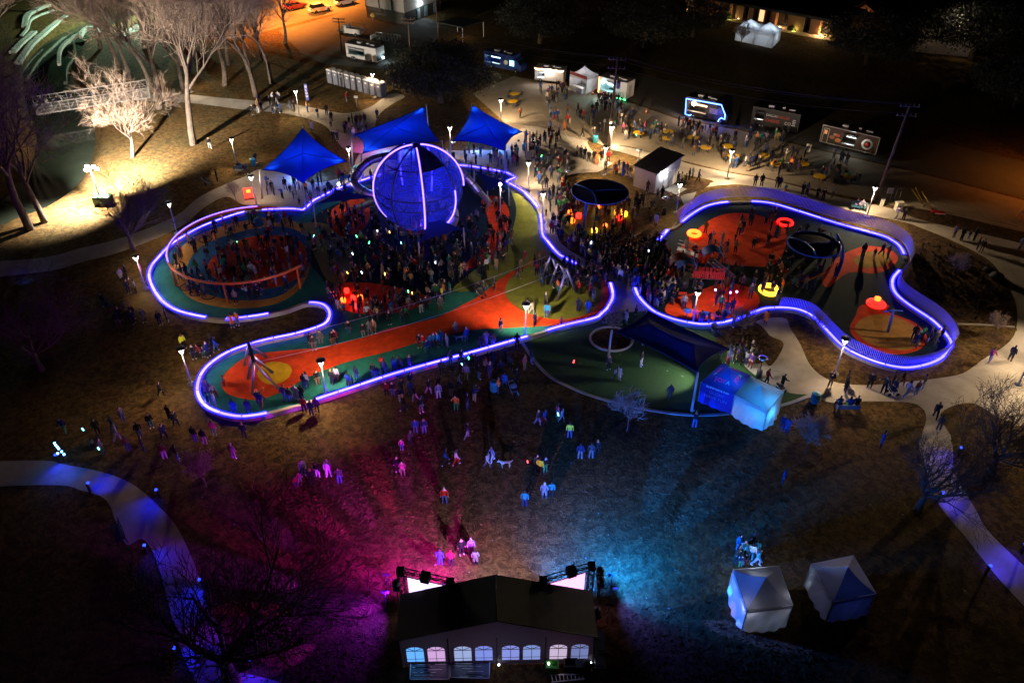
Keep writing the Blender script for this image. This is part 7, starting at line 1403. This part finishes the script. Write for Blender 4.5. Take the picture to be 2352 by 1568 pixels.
p('''1012 1297 blue blue stand - 3;1037 1300 maroon black hood - 3;1061 1272 black black stand - .3;1083 1272 lavender black stand white .2;1093 1298 grey black coat - 3.1;926 1093 pink black hold white .1;914 1082 black black stand - .2;1022 1156 red denim stand white 0;
698 1092 white white robe - .5;717 1110 black black stand - .3;731 1095 black black stand - -.4;756 1093 white white robe - .2;781 1110 charcoal black pockets - .2;682 1118 maroon black child red 0;690 1108 pink grey child - 0;955 995 blue denim stand - 0;975 995 navy denim stand - .3;923 1032 pink denim child - 0;944 1021 charcoal black stand - 1;1073 1007 black grey walk - 2;
1023 1068 blue black walk - 1.6;1048 1067 white red walk - 1.6;1120 1073 white grey walk - 1;1131 1060 lavender white walk - -1;1240 1088 yellow black stand - 2.6;1252 1085 black black stand red .5;1234 1078 charcoal black stand - .2;1205 1164 teal navy stand - 3;1250 1146 grey charcoal coat cream 3;1266 1142 teal black stand - 3.1;889 910 maroon black stand - 0;903 910 black denim stand - 0;
923 902 navy black stand - 1;944 890 navy denim stand - 1;1008 915 lavender navy pockets - .3;985 905 black grey walk - 1;970 930 charcoal black child red 0;1120 832 black black child - 3;1133 835 navy navy stand - 3.1;1188 801 black black hood - 3;1160 835 black black stand - 2;1172 850 charcoal black stand - 2.5;1150 862 navy black pockets - 3;1100 870 black denim stand - 2;1085 845 black black phone - 2.9;1060 850 navy black stand - 3;1040 868 black charcoal stand - 3;1015 862 charcoal black hood - 3;1205 850 pink grey stand - 1;1220 835 navy denim stand - 2;1185 880 black black walk - 2;
424 801 yellow black stand - 1;447 824 black navy stand - .4;460 823 maroon black stand - -.5;469 819 charcoal white child red 0;479 819 navy navy stand - 1;497 807 blue denim walk - 2;488 800 charcoal navy hood - 2.6;450 1015 black denim stand - 2.9;472 1021 black black stand grey 3;493 1001 pink black coat cream 3;272 1012 lavender white walk - 1.8;227 998 black black stand - 1;238 1042 grey lavender push - 1.7;285 970 grey charcoal coat - 1;332 1035 charcoal navy stand - 2;380 1009 navy black walk - 1;407 979 charcoal navy walk - 1;349 982 black black stand - .5;372 910 black black walk - 1.4;538 1054 grey lavender coat cream 2.8;563 1007 navy charcoal stand - 3;516 885 white red child red -1;476 904 lavender white robe - 1;490 908 cream red sit cream .8;483 938 navy navy stand red -1;495 933 cream lavender stand - -1;540 951 blue blue stand - 3;573 951 navy blue coat - 3.1;
281 646 cream black coat - 1;293 640 black black stand - 2;297 673 charcoal navy stand - 1;314 673 white black stand - -1;327 633 pink maroon coat - 2;278 736 black black stand - 1;308 743 navy black stand - 1.2;332 740 grey charcoal coat - .6;369 746 black navy stand - 1;385 738 charcoal black stand - 2;535 752 orange denim coat - .2;547 747 orange lavender stand - -.3;
500 417 black black stand - 2;483 341 black white walk - .5;588 375 black black stand - 1;629 235 white black stand - .3;641 233 white black coat - .1;582 264 black black stand - 0;593 260 brown white stand - .2;718 303 lavender black coat - 3;798 235 red grey stand - 1;867 274 purple black stand - 0;820 286 black black stand - .5;829 286 maroon black stand - .2;839 285 black black stand - -.2;767 325 black black stand - .4;776 324 charcoal black stand - -.4;793 306 purple black stand - .8;
1759 882 red black walk - 1.5;1793 895 black black push - 2;2047 888 charcoal black stand - 1;2080 910 lavender grey walk - 1.7;2146 960 charcoal black walk - 2.7;2154 988 brown black coat - 2.8;1805 995 blue navy coat - 2.6;1794 990 navy navy stand - 2.6;2022 1026 blue black coat - 1;2318 829 charcoal black coat red 2;2271 832 pink lavender walk - 2;1797 1110 blue navy stand - 1;
2190 546 lavender black stand red .4;2207 552 black black coat - .3;2224 549 navy denim child - .2;2236 553 charcoal black stand - .5;2243 574 black black stand red 1;2252 580 black charcoal stand - -1;2340 574 white grey coat - .3;2074 505 charcoal black coat - 2;2058 503 lavender grey walk - 1.8;1733 428 navy black stand - 3;1748 429 black black stand - 3;1783 432 black charcoal stand - 2.8;1790 432 purple black stand - -3;1803 442 teal red child teal 3;1842 448 black black stand - .4;1852 449 grey black stand - 2;1875 457 black black hold - .3;1889 461 black black hold - -.4;1910 455 grey charcoal walk - 2;
1308 1006 yellow grey phone - 3;1332 1054 navy grey stand - 3;1357 1053 charcoal grey stand - 3;1371 1045 black black stand - 3;1594 982 black denim phone - 3;1537 918 charcoal black coat - 3;1472 840 black cream stand - 1;1397 848 charcoal black stand - .4;1422 873 cream grey coat - 2;1412 868 lavender black child - 1;1290 970 lavender grey walk - 1;1250 973 blue maroon walk - .8;1235 976 charcoal lavender walk - .8;1280 962 pink navy stand red 2;
1695 1262 cyan cyan stand - .3;1704 1280 cyan black stand cream -.4;1716 1268 charcoal cyan stand black .5;1722 1285 white teal stand - 2.6;1736 1298 cyan white walk - 1;1733 1276 cyan grey stand - 3;1690 1288 charcoal black stand - .8;1710 1296 black pink child - 0;1700 1300 navy green child - 0;1724 1262 black black stand - 1.5;
1256 730 cyan blue stand - 3;1289 749 pink navy child red 2;1228 748 navy navy coat - 1;1222 722 cream white walk - .6;1211 721 white cream stand - -.5;1253 705 charcoal black stand white 2;1328 716 charcoal navy coat - 2.8;1350 720 blue blue stand - 3;1362 690 navy denim stand - 2;1354 680 red black stand - 1;1329 677 red black phone - 2.8;1281 671 orange teal stand - 2;1437 743 white grey coat - 2;1459 734 black black stand - 1;1149 583 cream cream coat - 2;1155 560 white black stand - 1;1160 560 black black pockets - 2;1140 620 tan grey coat - 2.6;
1325 361 cream black stand - .5;1334 362 navy black stand - -.4;1343 366 black navy stand - .3;1352 372 black black coat white -.5;1364 370 black black coat white 0;1371 378 orange tan robe - .3;1381 370 black black stand white .6;1397 373 red black stand - -.5;1390 392 black black stand - .2;1411 400 brown black coat - .2;1420 390 black charcoal walk - .6;1431 406 tan grey stand - 3;1438 402 charcoal black stand red 3;1447 408 charcoal grey stand - 2.8;1416 402 red black child red 0;1555 424 charcoal black coat - 1;1564 424 cream black stand - .7;1574 426 black black stand - 1.2;1582 414 navy black stand - .9;1590 410 grey black coat white 1;1603 418 purple charcoal walk - 1.3;1486 442 brown black hold - .4;1520 456 black black stand - .5;1510 452 cream charcoal child white .3;
1195 271 orange black stand - 1;1265 272 white teal stand - .4;1273 277 blue red stand cream .2;1281 276 blue grey stand red -.3;1296 301 orange maroon coat cream 1;1304 286 red black stand - .6;1332 271 black black stand - .5;1340 277 maroon black stand - -.6;1308 294 cream olive stand - 1.4;1360 262 black black coat - 3;1370 258 black black coat - 2.9;1380 250 charcoal black stand - 3;1390 245 black black stand - 3.1;1400 250 grey black stand - 2.9;1425 288 black black stand - 1;1435 290 charcoal black stand - .4;1558 290 black black stand - 1;1566 297 red charcoal walk - 1.2;1575 292 black black stand - 2.9;1590 300 black black coat - 3;
603 935 navy blue phone - 2.8;596 930 navy denim phone - 3.1;654 920 navy blue hood - 2.7;667 924 black blue stand - 2.8;682 920 lavender lavender robe - 2.9;694 918 black navy stand - 3;706 888 white navy stand white 2.7;700 893 navy blue stand - 2.6;731 884 black black stand white .5;764 884 black black phone white 2.7;775 876 white black hood - 2.9;801 888 blue blue hood cream 2.7;811 885 charcoal black child - 2;820 874 navy blue stand - 2.6;859 868 black denim stand - 2.8;868 866 navy denim child - 2.8;880 852 red black stand - 2.7;884 862 navy navy stand - 2.7;906 855 blue navy phone - 2.7;920 852 charcoal black stand - 2.6;942 848 navy denim onephone white 2.7;
700 946 maroon black stand - 3;717 955 navy black coat - 3;730 948 purple black stand - 2.9;
964 798 black maroon stand - .2;973 800 red black stand white -.4;981 811 navy navy stand cream .6;989 799 teal teal stand cream .3;997 797 teal navy stand white 0;1005 796 cyan navy stand white -.3;1014 790 teal black stand white -.6;1027 797 grey grey coat cream -1;1047 771 tan black coat white .3;1072 786 blue teal stand cream .8;1117 794 lavender denim phone - 2.7;1104 805 black black stand - 2.7;1110 800 charcoal black child - 2;1132 798 brown black coat - 2.7;1150 763 navy denim stand - 1;1060 835 black black stand - 1;1035 838 charcoal black stand - 2.6;
836 775 black grey stand - .4;850 768 grey grey stand - .2;860 765 tan brown stand - -.2;803 768 black black stand white 0;771 790 maroon black stand - .3;766 793 black black stand white .5;722 803 charcoal grey stand - .3;738 790 grey grey stand - .1;716 798 black charcoal stand - 1;895 745 black black stand - .3;925 740 charcoal black hold - .5;932 728 green charcoal sit - .3;968 716 black white stand - .4;980 712 charcoal black stand - 0;1012 712 grey maroon coat - .3;999 680 white black stand - .2;1015 688 yellow black walk - 1;1100 672 black black sit - .5;1108 676 charcoal black push - 1;1135 668 charcoal black stand - 1;1156 605 black black child - .2;1196 625 olive black walk - .6;1205 605 maroon brown walk - .5;1190 640 charcoal grey walk - 1
''')
NEXP=len(PP)
def inside(poly,x,y):
    c=False; j=len(poly)-1
    for i in range(len(poly)):
        if (poly[i][1]>y)!=(poly[j][1]>y) and x<(poly[j][0]-poly[i][0])*(y-poly[i][1])/(poly[j][1]-poly[i][1])+poly[i][0]: c=not c
        j=i
    return c
JW=['black']*13+['navy']*10+['charcoal']*7+['grey']*2+['blue']*2+['red','maroon','purple','olive','brown','lavender','white','tan','green','teal','pink','orange','cream']
TW=['black']*6+['navy']*4+['denim']*5+['charcoal']*4+['grey']*2+['olive','tan','brown']
PW=['stand']*5+['pockets']*5+['hold']*2+['phone','onephone','walk','walk','coat','coat','hood','hood','child','child','point']
HW=['-']*10+['white','red','navy','grey','black','cream','purple','teal']
def crowd(poly,n,md=.55,poses=None):
    k=0;tr=0; xs_=[q[0] for q in poly]; ys_=[q[1] for q in poly]
    while k<n and tr<n*40:
        tr+=1; x,y=rnd.uniform(min(xs_),max(xs_)),rnd.uniform(min(ys_),max(ys_))
        if not inside(poly,x,y): continue
        w=G(x,y)
        if any((w-v).length<md for v in PW_ if abs(w.x-v.x)<md): continue
        PW_.append(w); po=rnd.choice(poses or PW); PP.append([x,y,rnd.choice(JW),rnd.choice(TW),po,rnd.choice(HW),rnd.uniform(0,6.28),.66*rnd.uniform(.9,1.1) if po=='child' else rnd.uniform(.93,1.06)]); k+=1
PW_=[G(q[0],q[1]) for q in PP]
crowd([(398,620),(430,560),(520,520),(640,500),(700,520),(740,580),(700,640),(640,680),(520,705),(430,690)],118,.48)
crowd([(720,520),(800,480),(870,510),(1060,530),(1150,460),(1180,560),(1120,630),(1040,655),(900,665),(780,660),(740,600)],250,.42)
crowd([(740,660),(880,690),(960,690),(1060,660),(1000,700),(860,735),(770,715)],48,.45)
crowd([(1080,400),(1140,405),(1160,430),(1090,440)],10); crowd([(1200,330),(1260,300),(1300,330),(1310,440),(1320,520),(1265,540),(1238,460),(1215,400)],84,.45)
crowd([(1270,450),(1480,470),(1520,530),(1400,560),(1280,560)],70,.45); crowd([(1290,560),(1400,562),(1520,560),(1560,620),(1555,700),(1490,710),(1425,650),(1340,605)],185,.42)
crowd([(1215,612),(1330,612),(1400,650),(1385,665),(1250,668)],46,.5); crowd([(1560,560),(1640,505),(1800,505),(1900,560),(1950,650),(1800,690),(1660,728),(1550,712)],105,.5)
crowd([(1960,580),(2040,580),(2040,600),(1970,610)],7); crowd([(2085,775),(2160,780),(2150,800),(2090,800)],9,.5); crowd([(1240,210),(1300,205),(1310,240),(1250,240)],20,.5); crowd([(1370,232),(1430,240),(1420,262),(1365,255)],14,.5)
crowd([(1240,240),(1460,262),(1540,330),(1330,320)],22,.7); crowd([(1440,290),(1620,305),(1900,380),(1960,425),(1680,390),(1480,330)],60,.55); crowd([(610,430),(700,415),(860,415),(840,440),(720,478),(620,470)],34,.5)
crowd([(1060,352),(1190,352),(1190,392),(1060,376)],24,.5); crowd([(730,275),(860,290),(860,330),(770,315)],12,.6); crowd([(560,238),(640,240),(760,262),(720,285),(600,258)],14,.6); crowd([(100,245),(330,212),(332,220),(110,255)],12,.5)
crowd([(1580,745),(1660,745),(1770,742),(1760,752),(1600,760)],8); crowd([(1680,810),(1740,830),(1720,848),(1680,832)],9,.5); crowd([(1560,290),(1650,300),(1640,320),(1570,310)],14,.5); crowd([(1720,315),(1800,322),(1790,335),(1725,332)],10,.5); crowd([(1910,362),(1950,370),(1945,380),(1915,375)],5,.45)
crowd([(1860,885),(2100,885),(2160,900),(2060,918),(1900,910)],9,.8); crowd([(880,900),(1180,840),(1210,900),(1100,940),(930,960)],16,.8)
crowd([(120,990),(420,960),(420,1060),(200,1060)],8,1.0); crowd([(230,700),(360,720),(360,760),(260,760)],5,.8); crowd([(1650,830),(1690,800),(1760,820),(1700,845)],5,.6)
# seated at benches and tables
for x,y,b_ in((1925,938,3.1),(1948,940,3.2),(1965,938,3.0),(550,392,.5),(564,397,.5),(1966,478,-.3),(1978,480,-.3),(1776,386,.6),(1848,382,2.6),(1836,380,-2.6),(1945,412,1.4),(1962,420,-1.8),(1480,305,2),(1600,322,-1),(1660,342,1)):
    PP.append([x,y,rnd.choice(JW),rnd.choice(TW),'sit',rnd.choice(HW),b_,1.0]); PW_.append(G(x,y))
order=sorted(range(len(PP)),key=lambda i:-PP[i][1]); keep=set(order[:296])
for i in range(NEXP):   # people picked out in the photo come first
    if PP[i][1]<470 and PP[i][2] in('red','white','orange','lavender','pink','yellow','purple','teal') and len(keep)<300: keep.add(i)
usedL=set(); first={}
HATN={'-':''}
def setm(o,j,t,h,po):
    ms_=[cm(j),cm(t),rnd.choice(mSkin),mShoe[0 if rnd.random()<.35 else 1],mHair[0 if rnd.random()<.6 else rnd.randint(0,2)] if h=='-' else cm(h)]
    if po=='robe': ms_[1]=cm(j)
    for k,m in enumerate(ms_): o.material_slots[k].link='OBJECT'; o.material_slots[k].material=m
cr=[]
alt=['navy','black','charcoal','denim','grey','brown','olive','purple','maroon','tan','blue','white','green','teal']; hats=['-','white','red','navy','grey','cream','purple','teal','black','green','orange','maroon','blue','yellow','tan']
def lab_(j,t,po,h,pl):
    hd='' if h=='-' else (' and %s hat'%h)
    g={'coat':'long coat','robe':'robe','hood':'hooded jacket'}.get(po,'jacket'); tw='' if po=='robe' else ', %s trousers'%('denim' if t=='denim' else t)
    ps={'coat':'standing','robe':'standing','hood':'with hood up'}.get(po,POSE[po]); who='child' if po=='child' else 'person'; ps='standing' if po=='child' else ps
    return '%s in %s %s%s%s %s %s'%(who,j,g,tw,hd,ps,pl)
for i in order:
    x,y,j,t,po,h,yw,sc=PP[i]
    if i not in keep: cr.append(PP[i]); continue
    pl=near(x,y); l=lab_(j,t,po,h,pl); n=0
    while l in usedL or len(l.split())>16:
        n+=1
        if len(l.split())>16: h='-' if n%2 else h
        if n<30 and h!='-' or n%3==0: h=hats[(n*7+i)%len(hats)] if len(pl.split())<7 else '-'
        t=alt[(n+i)%len(alt)]
        if i>=NEXP and n>6: j=rnd.choice(JW)
        if n>60: po=rnd.choice(PW); 
        l=lab_(j,t,po,h,pl)
        if n>200: break
    usedL.add(l); o=bpy.data.objects.new('person',PR[po]); COL.objects.link(o)
    w=G(x,y,.065 if po!='sit' else .03); o.location=w; o.rotation_euler=(0,0,yw if yw is not None else rnd.uniform(0,6.28)); o.scale=(sc*rnd.uniform(.97,1.08),)*2+(sc,)
    setm(o,j,t,h,po); tag(o,l,'person','visitors at the night festival')
# the rest of the packed crowd reads as one mass
pal=sorted(CL); pm=[cm(c) for c in pal]; pi={c:i for i,c in enumerate(pal)}; base=len(pm); pm+=[mSkin[0],mSkin[2],mShoe[0],mShoe[1],mHair[0],mHair[1]]
cache={}
for k,me in PR.items():
    n=len(me.vertices); V=np.empty(n*3,np.float32); me.vertices.foreach_get('co',V); F=[tuple(f.vertices) for f in me.polygons]; mi=np.array([f.material_index for f in me.polygons])
    F=np.array([f if len(f)==4 else (f[0],f[1],f[2],f[2]) for f in F]); cache[k]=(V.reshape(-1,3),F,mi)
VV=[];FF=[];MM=[];off=0
for x,y,j,t,po,h,yw,sc in cr:
    V,F,mi=cache[po]; a=yw if yw is not None else rnd.uniform(0,6.28); c_,s_=math.cos(a),math.sin(a); w=G(x,y,.065)
    U=V*sc; VV.append(np.stack([U[:,0]*c_-U[:,1]*s_+w.x,U[:,0]*s_+U[:,1]*c_+w.y,U[:,2]+w.z],1)); FF.append(F+off); off+=len(V)
    mp=np.array([pi[j],pi[j if po=='robe' else t],base+rnd.randint(0,1),base+2+(rnd.random()<.6),(base+4+rnd.randint(0,1)) if h=='-' else pi[h]]); MM.append(mp[mi])
if VV:
    VV=np.concatenate(VV);FF=np.concatenate(FF);MM=np.concatenate(MM); me=bpy.data.meshes.new('crowd'); tri=FF[:,2]==FF[:,3]
    me.from_pydata(VV.tolist(),[],[tuple(f[:3]) if q else tuple(f) for f,q in zip(FF.tolist(),tri)])
    for m in pm: me.materials.append(m)
    me.polygons.foreach_set('material_index',MM.astype(np.int32)); me.polygons.foreach_set('use_smooth',[True]*len(FF)); me.update(); o=bpy.data.objects.new('crowd',me); COL.objects.link(o); tag(o,'packed crowd of far-off visitors filling the playgrounds and plaza','crowd',None,'stuff')
# dogs on leads
def dog(lb,x,y,rz,c):
    T=thing('dog',lb,'dog',G(x,y,.06),rz); m=M('fur_'+c,{'cream':(.5,.42,.32),'grey':(.35,.33,.32)}[c],.9)
    J=[(0,.28,.5),(0,0,.5),(0,-.25,.52),(0,-.4,.68),(0,-.52,.7),(0,-.66,.66),(0,.42,.52),(0,.58,.66)]; E_=[(0,1),(1,2),(2,3),(3,4),(4,5),(0,6),(6,7)]; R_=[.1,.11,.13,.08,.085,.045,.05,.02]
    for sx in(-.08,.08):
        for (par,y0,kn) in((0,.28,.07),(2,-.25,-.03)): n=len(J); J+=[(sx,y0,.38),(sx,y0+kn,.2),(sx,y0+.02,.04),(sx,y0-.04,.02)]; R_+=[.06,.035,.03,.03]; E_+=[(par,n),(n,n+1),(n+1,n+2),(n+2,n+3)]
    me=bpy.data.meshes.new('dog'); me.from_pydata(J,E_,[]); o=bpy.data.objects.new('d',me); COL.objects.link(o); o.modifiers.new('s','SKIN').use_smooth_shade=True
    for i,v in enumerate(me.skin_vertices[0].data): v.radius=(R_[i],R_[i]); v.use_root=(i==1)
    u=o.modifiers.new('u','SUBSURF'); u.levels=u.render_levels=1; m2=bpy.data.meshes.new_from_object(o.evaluated_get(bpy.context.evaluated_depsgraph_get())); bpy.data.objects.remove(o); m2.materials.append(m); b_=bpy.data.objects.new('body',m2); COL.objects.link(b_); b_.parent=T
    for s in(-1,1): b=MB(); b.lathe([(.035,0),(.005,.09)],(s*.05,-.5,.77),6); b.build('ear',m,T)
dog('pale dog beside the person in blue on the teal strip',1056,783,1.6,'cream'); dog('grey dog walking on the dim lawn by two walkers',1161,1072,-1.4,'grey')
# pushchairs and wagons
def stroller():
    T=thing('pushchair','x','pushchair'); b=MB(); b.box((0,0,.5),(.45,.6,.12)); b.box((0,.28,.75),(.45,.1,.5)); b.build('seat',M('stroller_cloth',(.03,.03,.05),.8),T); b=MB(); vs=[]
    for k in range(5): a=.3+k*.35; vs+=[(-.24,.3-.5*math.sin(a)*.8,.75+.4*math.cos(a)*.8),(.24,.3-.5*math.sin(a)*.8,.75+.4*math.cos(a)*.8)]
    b.add(vs,[(2*k,2*k+1,2*k+3,2*k+2) for k in range(4)],True); b.build('canopy',M('stroller_hood',(.06,.06,.08),.7),T); b=MB()
    for s in(-1,1): b.tube([(s*.24,-.4,.15),(s*.24,.2,.5),(s*.24,.6,1.0)],.02,5)
    b.tube([(-.24,.6,1.0),(.24,.6,1.0)],.025,5); b.build('frame',mSteel,T)
    for s in(-1,1):
        for y in(-.38,.32): b=MB(); b.lathe([(.05,-.03),(.15,-.02),(.15,.02),(.05,.03)],(0,0,0),12); o=b.build('wheel',mTyre,T); o.rotation_euler=(0,PI/2,0); o.location=(s*.27,y,.15)
    return T
sp_=stroller()
for x,y,r,l in((1104,681,1,'on the teal strip under the zip cables'),(2048,905,1.6,'on the walk below the near fence'),(478,424,2,'on the left path'),(1790,900,2,'beside the person leaning by the white tent'),(1180,905,.5,'in the dark crowd below the near wall'),(1500,480,1,'near the pickets by the cones'),(1815,392,1,'draped dark between two yellow tables'),(1640,765,.6,'outside the near east wall'),(640,258,1.7,'on the upper path')): place(sp_,USED,G(x,y,.03),r,'dark pushchair '+l,'dark pushchairs')
# glow sticks and hand lights in the crowd
gs={'green':E('stick_green',(.1,1,.35),8),'cyan':E('stick_cyan',(.2,.9,1),8),'white':E('stick_white',(.6,.7,1),9),'yellow':E('stick_yellow',(1,.6,.1),8),'red':E('stick_red',(1,.05,.05),8),'purple':E('stick_purple',(.8,.2,1),8)}
for x,y,c,z,l in((847,560,'green','1.2','in the dark crowd before the globe'),(867,532,'white','1.4','high in the dark crowd before the globe'),(922,560,'cyan','1.2','left of the small navy sail post'),(811,585,'white','1.1','at the left of the dark crowd'),(1000,605,'white','1.2','right of the small navy sail post'),(820,545,'green','1.3','far left in the dark crowd'),(799,628,'yellow','1.0','by the dark olive area'),(832,628,'white','1.1','lower left in the dark crowd'),(884,632,'yellow','1.0','lower middle in the dark crowd'),(895,535,'yellow','1.3','under the globe rim'),
  (1357,560,'white','1.5','at the gap between playgrounds'),(1490,578,'white','1.4','at the east wall end'),(948,676,'yellow','1.0','at the dark edge of the teal strip'),(938,672,'green','1.2','left of the one on the teal strip edge'),(1077,825,'green','1.1','by the near wall midway'),(1062,838,'cyan','1.0','below the near wall midway'),(1317,833,'red','1.0','on the dark artificial lawn'),(192,988,'cyan','1.0','on the dark lawn at left'),(228,1032,'cyan','.8','on the dark lawn beside the white figure'),(1283,955,'cyan','1.2','by the yellow vest on the lawn'),(1212,1062,'red','1.0','beside the officers on the lawn'),(1462,312,'green','1.0','in the tables crowd'),(1243,360,'green','1.1','on the walk below the right sail'),(545,560,'green','1.2','inside the orange ring, upper'),(720,545,'cyan','1.1','right of the ring by the khaki rubber'),(807,340,'purple','1.2','behind the middle sail corner')):
    T=thing('glow_stick','small %s glow stick %s'%(c,l),'glow stick',G(x,y,float(z)),rnd.uniform(0,3),'glow sticks in the crowd'); b=MB(); a=rnd.uniform(-.5,.5); b.cyl((0,0,0),(.25*a,.05,.26),.045,.045,6); b.build('tube',gs[c],T); b=MB(); b.cyl((0,0,-.08),(0,0,.02),.03,.03,6); b.build('grip',mBlkP,T)
light('festival_magenta','POINT',G(838,318,1.6),(1,.06,.6),160,size=.2); light('festival_magenta','POINT',G(860,312,1.6),(1,.1,.7),110,size=.2)
print('built in %.1f s, %d people + %d crowd'%(time.time()-T0,len(keep),len(cr)))
